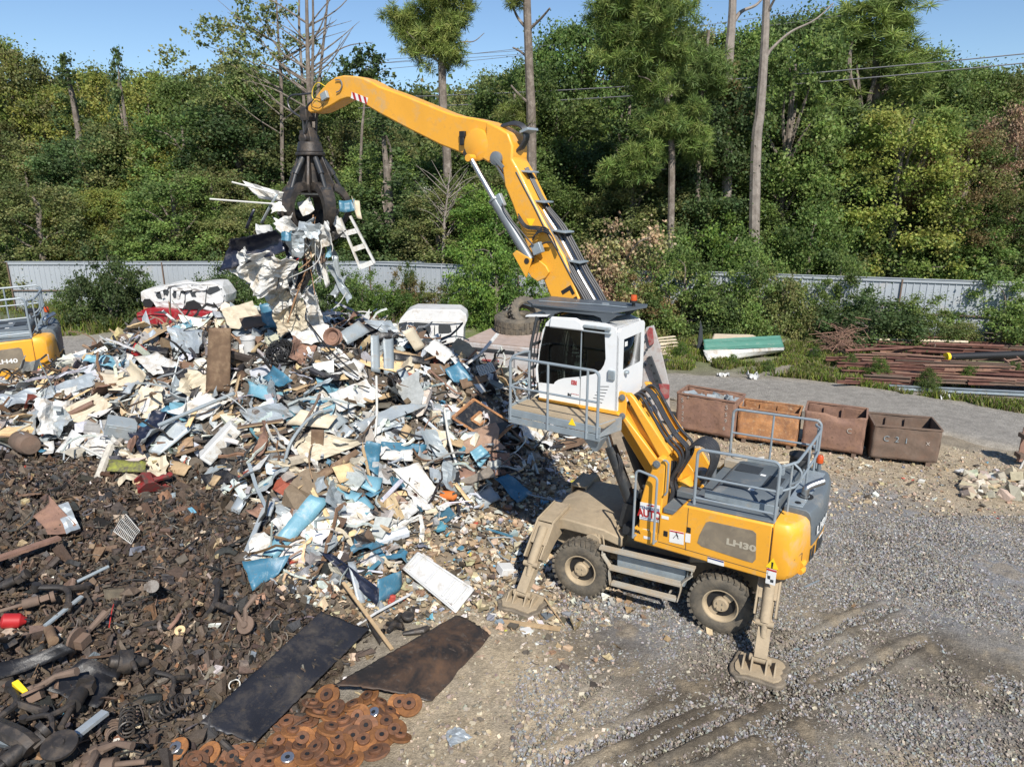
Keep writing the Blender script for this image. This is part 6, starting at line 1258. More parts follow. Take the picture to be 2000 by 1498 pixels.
T = [
('metal_sheet','long wavy pale sheet metal cladding lying below the left handler','sheet','sheet_galv',[(0,776,.25),(186,732,.3),(192,754,.15),(14,800,.15)],.09,.1,'the long wavy cladding'),
('metal_sheet','large cream ribbed sheet with torn edge on the left slope','sheet','sheet_cream',[(98,812,.15),(190,768,.35),(224,792,.25),(126,844,.1)],.05,.02,'the large cream ribbed sheet'),
('curved_sheet','tan curled cream sheet standing on its edge with a shadow across','sheet','sheet_cream',[(212,738,.2),(268,712,.5),(302,742,.3),(228,772,.1)],.04,.25,'the curled tan sheet'),
('plywood_board','long tan plywood board near the top left of the pile','board','wood',[(244,676,.1),(318,636,.3),(332,642,.3),(262,681,.1)],.01,0,'the tan plywood board'),
('rubber_roll','black flattened roll lying left of the upright brown board','roll','sheet_black',[(320,718,.3),(404,724,.3),(402,746,.15),(326,738,.15)],.05,.1,'the black flattened roll'),
('car_bumper','black cracked plastic bumper with white stains','bumper','sheet_black',[(320,780,.2),(394,753,.3),(384,776,.15),(324,792,.1)],.06,.12,'the black bumper'),
('car_bonnet','dark navy bent car bonnet on the left slope','car panel','sheet_navy',[(254,848,.15),(302,806,.4),(333,806,.4),(282,892,.1)],.07,.1,'the navy car bonnet'),
('metal_sheet','flat grey dusty glass panel leaning beside the navy bonnet','panel','sheet_galv',[(288,882,.1),(333,818,.4),(382,832,.3),(310,890,.1)],.01,0,'the dusty grey glass panel'),
('blue_strip','long blue sheet strip behind the navy bonnet','sheet','sheet_blue',[(262,836,.2),(328,791,.35),(333,801,.3),(270,845,.15)],.03,0,'the long blue strip'),
('metal_sheet','crumpled white sheet bundle in front of the small grey box','sheet','sheet_white',[(160,848,.2),(216,838,.35),(248,884,.1),(170,892,.1)],.12,0,'the white crumpled bundle'),
('metal_sheet','folded white sheet at the lower left edge of the pile','sheet','sheet_white',[(108,884,.1),(142,840,.35),(168,856,.25),(134,888,.05)],.07,.05,'the folded white sheet'),
('metal_sheet','wide bent white sheet right of the navy bonnet','sheet','sheet_white',[(330,806,.3),(404,768,.4),(438,792,.3),(398,822,.2)],.08,.05,'the wide bent white sheet'),
('metal_sheet','very long pale blue crumpled sheet across the middle of the pile','sheet','sheet_pale_blue',[(486,746,.35),(656,786,.4),(646,813,.25),(486,773,.2)],.07,.03,'the long pale blue sheet'),
('metal_sheet','blue bent sheet corner under the white bucket','sheet','sheet_blue',[(514,738,.3),(540,716,.5),(576,744,.4),(548,757,.2)],.06,.05,'the blue sheet corner'),
('metal_sheet','long white crumpled sheet hanging down the slope from the grapple load','sheet','sheet_white',[(538,612,.5),(584,606,.6),(716,734,.35),(690,742,.3)],.10,0,'the long white hanging sheet'),
('steel_plate','flat grey steel plate leaning near the top of the pile','plate','sheet_grey',[(662,650,.4),(700,626,.6),(724,648,.4),(678,674,.2)],.01,0,'the flat grey plate'),
('metal_plank','left one of two upright grey slats near the ridge','slat','sheet_grey',[(724,656,.75),(740,655,.75),(743,728,.1),(725,724,.1)],.01,0,'the left upright slat'),
('metal_plank','right taller one of two upright grey slats near the ridge','slat','sheet_grey',[(748,663,.8),(768,660,.8),(770,736,.1),(750,731,.1)],.01,0,'the right upright slat'),
('metal_plank','tilted grey slat lying right below the two upright slats','slat','sheet_grey',[(774,722,.3),(791,718,.35),(813,764,.12),(797,768,.1)],.01,0,'the tilted grey slat'),
('beige_board','beige board standing at the ridge before the white van','board','sheet_cream',[(786,650,.7),(806,638,.8),(831,678,.3),(812,686,.25)],.01,0,'the beige board'),
('white_door','white ribbed door panel right of the beige board','panel','sheet_white',[(828,682,.5),(850,661,.6),(888,690,.4),(868,710,.25)],.02,0,'the white ribbed door'),
('metal_rail','long white bent rail sloping down to the right of the white door','rail','sheet_white',[(878,700,.4),(890,696,.4),(950,762,.25),(940,768,.2)],.03,0,'the white bent rail'),
('metal_sheet','dark blue torn sheet beside the grey roll-off box','sheet','sheet_blue',[(868,722,.3),(896,706,.5),(924,744,.3),(884,748,.15)],.07,.05,'the dark blue torn sheet'),
('metal_sheet','dirty brown and white sheet in the upper centre slope','sheet','sheet_white',[(798,772,.3),(818,766,.4),(848,788,.3),(806,798,.2)],.05,0,'the brown-edged white sheet'),
('strip_bundle','bundle of long black strips right of the upright slats','strips','sheet_black',[(768,688,.35),(842,700,.3),(840,712,.2),(768,706,.2)],.05,0,'the black strip bundle'),
('curved_sheet','blue curved barrel sheet in the shadow at the pile centre','sheet','sheet_blue',[(702,902,.15),(716,862,.5),(744,868,.5),(738,930,.1)],.05,.12,'the blue barrel sheet'),
('metal_sheet','flat faded blue sheet below the curved blue one','sheet','sheet_pale_blue',[(700,924,.25),(748,934,.2),(739,968,.1),(706,952,.1)],.02,0,'the flat faded blue sheet'),
('metal_sheet','large creased cream sheet in the middle of the pile','sheet','sheet_cream',[(578,880,.3),(612,838,.5),(706,868,.4),(600,906,.15)],.10,.05,'the large creased cream sheet'),
('metal_sheet','big white dented sheet low on the right slope','sheet','sheet_white',[(764,918,.2),(816,904,.3),(854,958,.2),(832,978,.1)],.04,.05,'the big white dented sheet'),
('steel_trough','long rusty trough in the middle of the pile','trough','wood_dark',[(584,944,.15),(692,880,.4),(704,886,.35),(594,962,.1)],.02,.05,'the rusty trough'),
('insulation_foam','orange tan insulation foam slab above the faded blue sheet','foam','foam',[(648,912,.3),(684,904,.35),(697,930,.25),(664,944,.15)],.03,0,'the tan foam slab'),
('bent_door','long pale blue bent door reaching into the dark heap','car panel','sheet_pale_blue',[(512,1082,.2),(604,968,.5),(643,980,.4),(538,1092,.1)],.06,.04,'the long bent blue door'),
('bent_door','blue crumpled door end lying on the dark heap','car panel','sheet_blue',[(473,1098,.3),(568,1083,.35),(545,1122,.1),(494,1154,.05)],.07,.05,'the blue crumpled door end'),
('metal_sheet','white crumpled sheet below the big dented one','sheet','sheet_white',[(632,994,.2),(700,978,.35),(746,1006,.2),(690,1032,.1)],.11,0,'the lower white crumpled sheet'),
('metal_sheet','small square pale blue sheet above the crumpled white one','sheet','sheet_pale_blue',[(696,978,.2),(712,968,.3),(732,990,.2),(716,1006,.15)],.02,0,'the small square blue sheet'),
('metal_sheet','dark blue rusted sheet leaning into the dark heap by the white fridge door','sheet','sheet_navy',[(626,1078,.3),(650,1082,.35),(742,1150,.3),(736,1182,.02)],.05,.05,'the dark rusted blue sheet'),
('bent_box_side','blue rust streaked box side at the tip of the dark sheet','panel','sheet_blue',[(736,1132,.42),(783,1114,.40),(786,1150,.03),(739,1182,.02)],.015,0,'the rust streaked blue box side'),
('galvanised_strip','short galvanised strip standing before the dark blue sheet','strip','sheet_galv',[(679,1098,.4),(693,1095,.4),(713,1175,.05),(698,1178,.05)],.01,0,'the short galvanised strip'),
('metal_sheet','dark blue sheet lying in the cab shadow','sheet','sheet_blue',[(962,936,.15),(990,928,.25),(1037,966,.1),(1008,986,.05)],.05,.08,'the blue sheet in the cab shadow'),
('rusty_sheet','brown rusty ribbed sheet at the edge of the cab shadow','sheet','rust',[(954,882,.3),(994,886,.35),(996,922,.1),(956,934,.08)],.02,.03,'the brown ribbed sheet'),
('metal_sheet','teal blue sheet left of the brown ribbed sheet','sheet','sheet_pale_blue',[(916,884,.2),(938,870,.35),(957,890,.3),(936,916,.1)],.03,.05,'the teal sheet'),
('lime_sheet','lime yellow painted rusty sheet at the top of the dark heap','sheet','lime',[(212,898,.32),(286,900,.36),(284,922,.22),(208,920,.2)],.03,0,'the lime yellow sheet'),
('black_cover','flat black oval cover at the border of the dark heap','cover','sheet_black',[(394,928,.15),(440,918,.2),(477,938,.1),(404,952,.05)],.02,.03,'the flat black cover'),
('car_bumper','big black car bumper at the left edge of the dark heap','bumper','sheet_black',[(-20,1300,.25),(118,1262,.35),(150,1274,.25),(-20,1336,.1)],.04,.1,'the big black bumper'),
('mudguard_liner','large crumpled black plastic liner in the lower left','liner','sheet_black',[(72,1342,.15),(160,1288,.3),(238,1312,.15),(192,1388,.05)],.07,.05,'the crumpled black liner'),
('car_sheet','brown rusty car panel on the left of the dark heap','car panel','rust',[(72,1012,.2),(98,968,.5),(162,1036,.2),(102,1048,.1)],.06,.05,'the brown rusty car panel'),
('crumpled_sheet','crumpled grey and white foil like sheet left of the heap centre','sheet','sheet_galv',[(108,990,.35),(134,982,.4),(158,1036,.2),(132,1048,.15)],.08,0,'the crumpled foil like sheet'),
('broken_board','white and brown broken wooden panel below the pale blue sheet','board','sheet_cream',[(588,800,.35),(660,812,.35),(640,836,.2),(560,828,.2)],.06,.04,'the broken cream panel'),
('metal_sheet','grey crumpled sheet with white underside at the centre left','sheet','sheet_galv',[(468,800,.3),(548,786,.4),(578,812,.3),(500,838,.15)],.08,.04,'the grey crumpled sheet'),
('metal_sheet','bright white folded sheet above the big dented one','sheet','sheet_white',[(742,880,.2),(806,878,.25),(806,902,.15),(744,898,.15)],.07,.02,'the bright folded sheet'),
('metal_sheet','blue edged sheet under white foam right of the barrel sheet','sheet','sheet_blue',[(744,862,.35),(832,868,.35),(828,884,.2),(748,880,.2)],.03,0,'the blue edged sheet'),
('metal_sheet','white torn sheet with stitched edge at the very centre','sheet','sheet_white',[(640,770,.5),(712,742,.5),(742,776,.35),(660,806,.25)],.09,.05,'the white torn centre sheet'),
('grey_sheet','long silver sheet slanting below the white torn centre sheet','sheet','sheet_galv',[(690,830,.3),(770,792,.4),(846,788,.4),(704,846,.2)],.04,.02,'the long silver sheet'),
('metal_sheet','thin grey draped sheet over the wires in the lower centre','sheet','sheet_grey',[(820,842,.4),(850,838,.4),(876,896,.15),(836,888,.15)],.08,.05,'the draped grey sheet'),
('wooden_board','brown board on the right upper slope','board','wood_dark',[(898,742,.35),(950,730,.4),(954,744,.3),(904,760,.2)],.02,0,'the brown slope board'),
('metal_sheet','white rectangular sheet on the left ridge','sheet','sheet_white',[(262,700,.3),(306,690,.4),(352,716,.3),(300,736,.2)],.06,.04,'the white ridge sheet'),
('metal_sheet','translucent looking pale sheet draped below the plywood board','sheet','sheet_galv',[(330,640,.4),(398,645,.3),(390,690,.2),(336,684,.2)],.10,.02,'the pale draped sheet'),
('metal_sheet','cream creased sheet on the top ridge right of the crushed car','sheet','sheet_cream',[(434,606,.6),(492,588,.8),(520,630,.4),(450,644,.3)],.10,.05,'the cream ridge sheet'),
('rusty_sheet','dark rusty perforated panel on the ridge','panel','rust_dark',[(466,622,.5),(520,612,.6),(524,634,.4),(478,646,.3)],.02,0,'the perforated rusty panel'),
('metal_sheet','blue sheet standing on the ridge beneath the held load','sheet','sheet_blue',[(506,596,.9),(538,588,.9),(546,640,.3),(516,640,.3)],.05,0,'the blue ridge sheet'),
('metal_sheet','wide white shiny sheet right of the held load on the ridge','sheet','sheet_white',[(560,640,.5),(640,632,.6),(650,664,.3),(580,670,.3)],.10,0,'the white shiny ridge sheet'),
('metal_sheet','black and silver sheet on the ridge right of the grey plate','sheet','sheet_black',[(702,634,.5),(760,630,.6),(780,660,.4),(724,664,.3)],.07,0,'the black ridge sheet'),
('metal_sheet','light wrinkled sheet on the ridge left of the white van','sheet','sheet_galv',[(712,626,.7),(764,626,.7),(778,648,.5),(742,650,.4)],.09,0,'the wrinkled ridge sheet'),
]
for q in T: panel(q[0],q[1],q[2],q[3],q[4],amp=q[5]*.8,bend=q[6],ph=q[7],rib=.006 if 'ribbed' in q[1] else 0)
# upright brown board
_b = hit(425,760,.05)
panel('wooden_board','dark brown weathered board standing upright in the pile','board','wood_dark',[(408,641),(451,641),(449,765),(402,765)],.008,0,plane=_b[1]-.1,torn=.008,ph='the upright brown board',th=.04,folds=0)
# the two black sheets in front
def big_board(label, mt, Q, bend, ph):
    o = panel('rubber_board', label, 'sheet', mt, Q, amp=.012, bend=bend, th=.014, torn=.012, ph=ph, folds=0, res=.05, smooth=60); return o
big_board('larger blue black steel sheet lying over the rusty discs at the bottom','board_black',[(627,1196,.22),(722,1229,.16),(498,1452,.12),(390,1413,.14)],.03,'the larger black sheet')
big_board('smaller brown black warped sheet with its left corner lifted','board_brown',[(893,1196,.10),(972,1246,.05),(842,1364,.06),(654,1331,.42)],-.05,'the smaller black sheet')
# white fridge door
Q = [corner(c) for c in ((786,1111,.12),(815,1078,.22),(927,1151,.14),(890,1197,.05))]
o = panel('fridge_door','white plastic fridge door liner lying flat in front of the pile','door','plastic_white',[(786,1111,.12),(815,1078,.22),(927,1151,.14),(890,1197,.05)],amp=.004,th=.035,torn=0,folds=0,ph='the white fridge door')
Qa = np.array(Q); cm = np.array(o.location); nrm = np.cross(Qa[1]-Qa[0],Qa[2]-Qa[0]); nrm /= np.linalg.norm(nrm); nrm = nrm if nrm[2] > 0 else -nrm
bl_ = lambda u,v: Qa[0]*(1-u)*(1-v)+Qa[3]*u*(1-v)+Qa[2]*u*v+Qa[1]*(1-u)*v
m = MB()
for u0,u1 in ((.03,.05),(.95,.97)): bar_between(m, bl_(u0,.04)-cm+nrm*.03, bl_(u0,.96)-cm+nrm*.03, .035,.03)
for v0 in (.05,.95): bar_between(m, bl_(.03,v0)-cm+nrm*.03, bl_(.97,v0)-cm+nrm*.03, .035,.03)
m.build('rim', M_['plastic_white'], o, bevel=.008)
for u0 in (.12,.42,.72,.80,.9):
    m = MB(); bar_between(m, bl_(u0,.12)-cm+nrm*.03, bl_(u0,.88)-cm+nrm*.03, .05,.05); m.build('shelf_rib', M_['plastic_white'], o, bevel=.006)
# rods and bars
for q in (('steel_tube','long blue grey round tube across the left slope','tube','sheet_grey',[(310,830,.4),(458,768,.6)],.045,False,'the long blue grey tube'),
 ('angle_bar','galvanised angle bar standing on the edge of the dark heap','bar','sheet_galv',[(476,1090,.1),(517,992,.35)],.045,True,'the lower angle bar'),('angle_bar','thin grey bar leaning above the lower angle bar','bar','galv',[(486,905,.5),(500,950,.4),(522,996,.3)],.035,True,'the leaning grey bar'),
 ('wooden_batten','thin dark wooden batten reaching to the smaller black sheet','batten','wood',[(670,1137,.3),(766,1268,.08)],.03,True,'the thin wooden batten'),('white_strip','white plastic strip between the two black sheets','strip','plastic_white',[(698,1220,.08),(735,1196,.12),(802,1160,.12)],.022,True,'the white plastic strip'),
 ('steel_bar','short silver bar in the lower left corner','bar','sheet_galv',[(150,1434,.2),(206,1390,.3)],.06,True,'the short silver bar'),('rusty_beam','red brown beam reaching in from the left edge','beam','rust',[(-20,1096,.3),(116,1050,.3)],.07,True,'the red brown beam'),
 ('steel_bar','grey flat bar on the left of the dark heap','bar','sheet_grey',[(88,1222,.15),(160,1164,.25)],.035,True,'the grey flat bar'),('steel_pipe','thin grey pipe across the dark heap','pipe','sheet_grey',[(150,1136,.15),(212,1106,.25)],.028,False,'the thin grey pipe'),
 ('white_pipe','white pipe with bent end at the lower border of the pile','pipe','wire_white',[(148,866,.25),(205,895,.15),(218,902,.15)],.03,False,'the bent white pipe'),('cable','black cable draped from the grapple down the slope','cable','black',[(560,580,1.2),(600,628,.6),(650,690,.5),(700,735,.4)],.02,False,'the black draped cable'),
 ('steel_rod','long rusty rod in the upper right slope','rod','rust',[(838,722,.3),(888,765,.3),(902,768,.3)],.025,False,'the long rusty rod'),('steel_tube','white vertical pipe in the pile centre','pipe','wire_white',[(735,735,.6),(736,800,.5),(732,862,.2)],.028,False,'the white vertical pipe'),
 ('steel_rod','thin white pole slanting on the right slope','pole','wire_white',[(868,800,.5),(878,860,.4),(894,915,.2)],.03,False,'the thin white pole'),('steel_rod','brown pole leaning in the pile centre','pole','rust_dark',[(556,888,.2),(610,800,.6),(625,770,.6)],.028,False,'the brown leaning pole'),
 ('hose','thick grey hose curling in the centre left','hose','sheet_grey',[(555,905,.2),(570,860,.5),(610,812,.5),(648,800,.4)],.035,False,'the thick grey hose'),('metal_rail','white bent gutter sticking up before the roll-off box','gutter','sheet_white',[(910,712,.4),(940,690,.9),(972,652,1.6)],.05,True,'the white gutter'),
 ('steel_rod','blue steel strip lying in the litter before the front pad','strip','sheet_blue',[(950,1032,.05),(1002,1048,.05)],.03,True,'the blue steel strip'),('wooden_plank','splintered plank lying on the dirt below the front pad','plank','wood',[(975,1212,.05),(1095,1228,.05)],.045,True,'the splintered plank'),
 ('stick','thin stick leaning on the front foot pad','stick','wood',[(1064,1168,.12),(1102,1222,.02)],.015,False,'the thin stick'),('pipe','long thin pipe crossing the cab shadow','pipe','sheet_galv',[(1010,960,.1),(1090,978,.1),(1160,985,.1)],.02,False,'the long thin pipe'),
 ('bent_wire','bent thin metal frame lying left of the front foot pad','frame','sheet_grey',[(952,1050,.06),(984,1090,.06),(1022,1092,.05),(1002,1052,.06),(952,1050,.06)],.016,False,'the bent metal frame'),
 ('steel_bar','galvanised offcut bar left of the rear wheel steps on gravel','bar','galv',[(1572,1146,.03),(1600,1133,.03)],.015,True,None),
 ('brake_hose','dark twisted shaft left of the rusty discs','shaft','dark_steel',[(432,1448,.15),(455,1470,.12),(470,1500,.1)],.05,False,'the dark twisted shaft'),('leaf_spring','curved rusty spring leaf on the dark heap','spring','rust',[(330,1228,.12),(345,1210,.15),(352,1198,.15)],.03,True,None),
 ('axle_shaft','thick dark drive shaft at the left of the heap','shaft','dark_steel',[(-10,1420,.3),(40,1442,.3),(64,1462,.25)],.12,False,'the thick drive shaft'),('pipe','large greenish pipe at the lower left corner','pipe','hood_grey',[(-20,1432,.3),(62,1450,.2)],.11,False,'the greenish pipe'),
 ('cable','red wire on the dark heap','wire','wire_red',[(213,1225,.12),(218,1195,.14),(222,1180,.12)],.008,False,None),('blade','white bent bracket on the dark heap border','bracket','sheet_galv',[(524,1008,.25),(530,990,.3),(532,980,.3)],.05,True,None)):
    rod(q[0],q[1],q[2],q[3],q[4],q[5],q[6],q[7])
# boxes and appliances
block('white_appliance','white long appliance housing standing at an angle in the left centre','appliance','plastic_white',(430,864,.3),(1.0,.42,.30),(0,-.75,.45),'the white appliance housing',bevel=.03,lip='sheet_white')
block('metal_box','open grey galvanised box on the left slope','box','sheet_grey',(236,836,.25),(.62,.42,.36),(.3,.35,.5),'the small grey box',lip='sheet_galv')
block('cream_block','cream block of insulation on the right slope','block','sheet_cream',(850,812,.2),(.22,.2,.32),(.2,.1,.4),'the cream block',bevel=.02)
block('dark_box','dark grey plastic box in the left ridge','box','sheet_black',(308,690,.2),(.5,.35,.25),(.2,.2,.3),'the dark plastic box',bevel=.02)
block('red_box','torn red casing by the tan plywood board','casing','red',(274,688,.2),(.3,.3,.25),(.5,.5,.3),'the torn red casing',rag=.04)
block('white_block','white foam block lying by the front stabiliser','block','plastic_white',(988,1112,.06),(.3,.26,.16),(.1,.25,.5),'the white foam block')
block('white_block','small white tile on the dirt below the splintered plank','tile','plastic_white',(1028,1231,.02),(.2,.17,.03),(0,.05,.4),None)
block('brown_crate','brown wooden crate end among the cream sheets','crate','wood_dark',(620,858,.4),(.26,.1,.42),(.1,.1,.2),'the brown crate end')
block('yellow_part','yellow bent casting in the lower left corner','casting','warn',(40,1342,.3),(.22,.07,.06),(.2,.4,-.4),None,rag=.012)
def lump(name, label, cat, mt, c, build, rot, ph=None, parts=()):
    P = hit(c[0], c[1], c[2]); M4 = Matrix.Rotation(rot[2],4,'Z')@Matrix.Rotation(rot[1],4,'Y')@Matrix.Rotation(rot[0],4,'X'); m = MB(); build(m); m.xf(M4); o = m.build(name, M_[mt], None, bevel=.008); o.location = P; tag(o, uniq(label), cat)
    for nm,mt2,bf in parts: m = MB(); bf(m); m.xf(M4); m.build(nm, M_[mt2], o, bevel=.004)
    if ph: note([c], ph)
    return o
def _jack(m):
    m.prism([(-.32,0),(.34,0),(.36,.08),(.12,.14),(-.05,.30),(-.22,.30),(-.34,.10)],-.16,-.12); m.prism([(-.32,0),(.34,0),(.36,.08),(.12,.14),(-.05,.30),(-.22,.30),(-.34,.10)],.12,.16); m.box((0,0,.02),(.6,.26,.03)); m.box((-.14,0,.27),(.2,.28,.05),ry=.2)
lump('red_jack','red greasy trolley jack on the dark heap','jack','rubber_red',(296,950,.08),_jack,(.5,.2,.8),'the red trolley jack',[('wheel','dark_steel',lambda m:(m.cyl((.28,-.22,.05),(.28,-.17,.05),.075,.075,18),)),('wheel','dark_steel',lambda m:(m.cyl((.28,.17,.05),(.28,.22,.05),.075,.075,18),)),('lift_arm','rubber_red',lambda m:(bar_between(m,(-.15,0,.15),(.3,0,.28),.09,.07),m.cyl((.3,0,.28),(.3,0,.34),.06,.06,14)))])
def _gear(m):
    m.tube([(-.22,0,0),(-.12,0,0),(-.12,0,0),(.06,0,0),(.06,0,0),(.16,0,0),(.3,0,.0)],[.08,.10,.16,.17,.11,.09,.05],16)
    for k in range(7): a = k*.9; m.box((-.02,.15*math.cos(a),.15*math.sin(a)),(.2,.02,.05),rx=a)
    m.box((0,.15,-.05),(.14,.14,.12)); m.cyl((.05,-.1,.1),(.08,-.28,.14),.04,.03,10)
lump('gearbox','black ribbed gearbox casting on the dark heap','gearbox','dark_steel',(246,1292,.2),_gear,(.3,.4,.6),'the gearbox casting')
def _oily(m):
    for k in range(7): r = np.random.default_rng(k+3); p = r.normal(size=3)*[.2,.1,.04]; m.tube([p,p+r.normal(size=3)*[.16,.12,.05],p+r.normal(size=3)*[.22,.16,.06]],[.05,.07,.04],9)
    m.lathe([(.0,.04),(.1,.04),(.12,.0),(.1,-.04),(.0,-.04)],(.1,.05,.05),seg=16)
lump('engine_part','oily black engine parts between the two black sheets','engine part','dark_steel',(786,1212,.10),_oily,(.1,.1,.3),'the oily parts between the sheets')
lump('container','red plastic container with black cap at the left edge of the dark heap','container','red',(26,1212,.15),lambda m:(m.tube([(-.16,0,0),(-.13,0,0),(.08,0,0),(.14,0,0),(.17,0,0)],[.06,.11,.11,.06,.045],14),),(.2,.3,.5),'the red container',[('cap','black',lambda m:(m.cyl((.17,0,0),(.21,0,0),.05,.05,12),))])
_cr = np.random.default_rng(12)
def _rock(m):
    v,f = p_chunk(_cr,.6); 
    for q in range(3): m.add((v*[.42,.34,.4]*(1-.2*q)+[.18*q-.1,.05*q,.05*q]).tolist(), [tuple(i) for i in f])
lump('foam_block','brown broken foam blocks at the left end of the pile','foam','foam',(30,850,.15),_rock,(.1,.2,.3),'the brown foam blocks')
# lathe things
def lathe_thing(name, label, cat, mt, c, prof, tilt, yaw, ph=None, seg=28, parts=()):
    P = hit(*c); e = MB(); M3 = (Matrix.Rotation(yaw,4,'Z')@Matrix.Rotation(tilt,4,'X')); e.lathe(prof, seg=seg, M=M3); o = e.build(name, M_[mt], None); o.location = P; tag(o, uniq(label), cat)
    for nm, mt2, pr in parts: e = MB(); e.lathe(pr, seg=seg, M=M3); e.build(nm, M_[mt2], o)
    if ph: note([c], ph)
    return o
bk = lathe_thing('bucket','white plastic bucket standing near the ridge of the pile','bucket','plastic_white',(487,690,.05),[(.14,0),(.17,.38),(.185,.38),(.185,.41),(.165,.41),(.13,.02),(.0,.02)],.08,.3,'the white bucket')
m = MB(); m.tube([(.18*math.cos(a),.18*math.sin(a)-.02,.36-.12*math.sin(a/1.0) if a < PI else .36) for a in np.linspace(0,PI,10)],.006,5); m.build('handle', M_['wire_white'], bk)
lathe_thing('old_wheel','rusty round wheel rim near the top of the pile','wheel rim','rust',(650,658,.45),[(.20,-.08),(.22,-.08),(.19,-.04),(.19,.05),(.22,.09),(.20,.09),(.16,.05),(.14,-.02),(.06,-.02),(.06,0),(.0,.0)],1.2,-.2,'the rusty wheel rim')
lathe_thing('plastic_jug','orange plastic jug on the lower right slope','jug','plastic_orange',(876,968,.08),[(.0,-.2),(.09,-.19),(.11,-.12),(.11,.12),(.06,.18),(.03,.2),(.0,.2)],1.5,1.3,'the orange jug')
lathe_thing('brake_drum','dark brake disc and hub in the lower left corner','brake disc','dark_steel',(116,1455,.3),[(.0,.06),(.06,.06),(.07,.04),(.2,.02),(.2,-.02),(.0,-.02)],.25,.4,'the dark brake disc')
lathe_thing('steel_tank','grey brown cylindrical tank at the left end of the pile','tank','rust_dark',(48,865,.25),[(.0,-.4),(.2,-.38),(.24,-.3),(.24,.3),(.2,.38),(.0,.4)],1.5,.9,'the brown tank')
lathe_thing('canister','small tan canister beside the red jack','canister','wood',(268,943,.15),[(.0,-.07),(.08,-.07),(.08,.07),(.05,.08),(.05,.05),(.0,.05)],.6,.3,None)
lathe_thing('brown_roll','faded brown roll on the dark heap left of the discs','roll','wood_dark',(100,1240,.12),[(.0,-.2),(.07,-.2),(.07,.2),(.0,.2)],1.5,.7,None)
lathe_thing('roller','light brown short tube on the dark heap','tube','foam',(352,1232,.1),[(.03,-.02),(.08,-.02),(.08,.03),(.03,.03),(.03,-.02)],.5,.2,None)
lathe_thing('white_ring','white oval ring on the dark heap','ring','wire_white',(458,1337,.1),[(.07,-.008),(.085,-.008),(.085,.008),(.07,.008),(.07,-.008)],.5,.2,'the white ring')
# black wire ball
P = hit(550,692,.25); m = MB(); 
for k in range(110):
    a = JR.normal(size=3); a /= np.linalg.norm(a); b = np.cross(a, JR.normal(size=3)); b /= np.linalg.norm(b); R0 = .40*(.75+.3*JR.random()); n0 = JR.random()*6
    m.tube([a*R0*math.cos(t)*[1,1,.85]+b*R0*math.sin(t)*[1,1,.85] for t in np.linspace(n0,n0+2.6,9)], .011, 4)
m.cyl((.1,-.38,.02),(.12,-.2,.05),.07,.07,12)
o = m.build('wire_bundle', M_['black'], None); o.location = P; tag(o,'round tangle of black wire on the upper slope','wire bundle'); note([(550,692)],'the black wire tangle')
# pallet
Qp = [corner(c) for c in ((466,832,.35),(546,816,.4),(592,930,.15),(502,928,.12))]; cm = np.mean(Qp,0); e = empty('pallet', cm, 0, 'broken wooden pallet with brown slats lying in the centre left slope', 'pallet'); f = lambda u,v: Qp[0]*(1-u)*(1-v)+Qp[1]*u*(1-v)+Qp[2]*u*v+Qp[3]*(1-u)*v-cm
for k in range(6): m = MB(); bar_between(m, f(.0,.03+.18*k), f(1.0,.03+.18*k+.02*JR.normal()), .16,.02); m.build('slat', M_['wood'], e)
for k in range(5): m = MB(); bar_between(m, f(-.03,.06+.21*k)+A(0,0,.05), f(1.03,.08+.21*k)+A(0,0,.05), .05,.05); m.build('stringer', M_['rust_dark'], e)
note([(528,880)],'the wooden pallet')
# truck floor pan
Qp = [corner(c) for c in ((884,818,.35),(926,782,.55),(1002,830,.3),(962,868,.1))]; cm = np.mean(Qp,0); f = lambda u,v: Qp[0]*(1-u)*(1-v)+Qp[1]*(1-u)*v+Qp[2]*u*v+Qp[3]*u*(1-v)-cm
e = panel('roof_panel','dark vehicle roof panel with brown rim and square hatch on the right slope','vehicle panel','sheet_black',[(884,818,.35),(926,782,.55),(1002,830,.3),(962,868,.1)],amp=.02,th=.02,torn=.01,ph='the dark roof panel')
m = MB()
nz = A(0,0,.03)
for a,b in (((0,0),(1,0)),((1,0),(1,1)),((1,1),(0,1)),((0,1),(0,0))): bar_between(m, f(*a)+nz, f(*b)+nz, .07,.05)
m.build('rim', M_['lime'] if False else M_['rust_orange'], e); m = MB()
for a,b in (((.30,.3),(.52,.3)),((.52,.3),(.52,.7)),((.52,.7),(.30,.7)),((.30,.7),(.30,.3))): bar_between(m, f(*a)+nz*1.3, f(*b)+nz*1.3, .05,.05)
m.build('hatch_frame', M_['rust_orange'], e); m = MB(); m.add([f(.31,.33)+nz*1.2,f(.51,.33)+nz*1.2,f(.51,.67)+nz*1.2,f(.31,.67)+nz*1.2],[(0,1,2,3)]); m.build('hatch', M_['sheet_cream'], e, solid=.01)
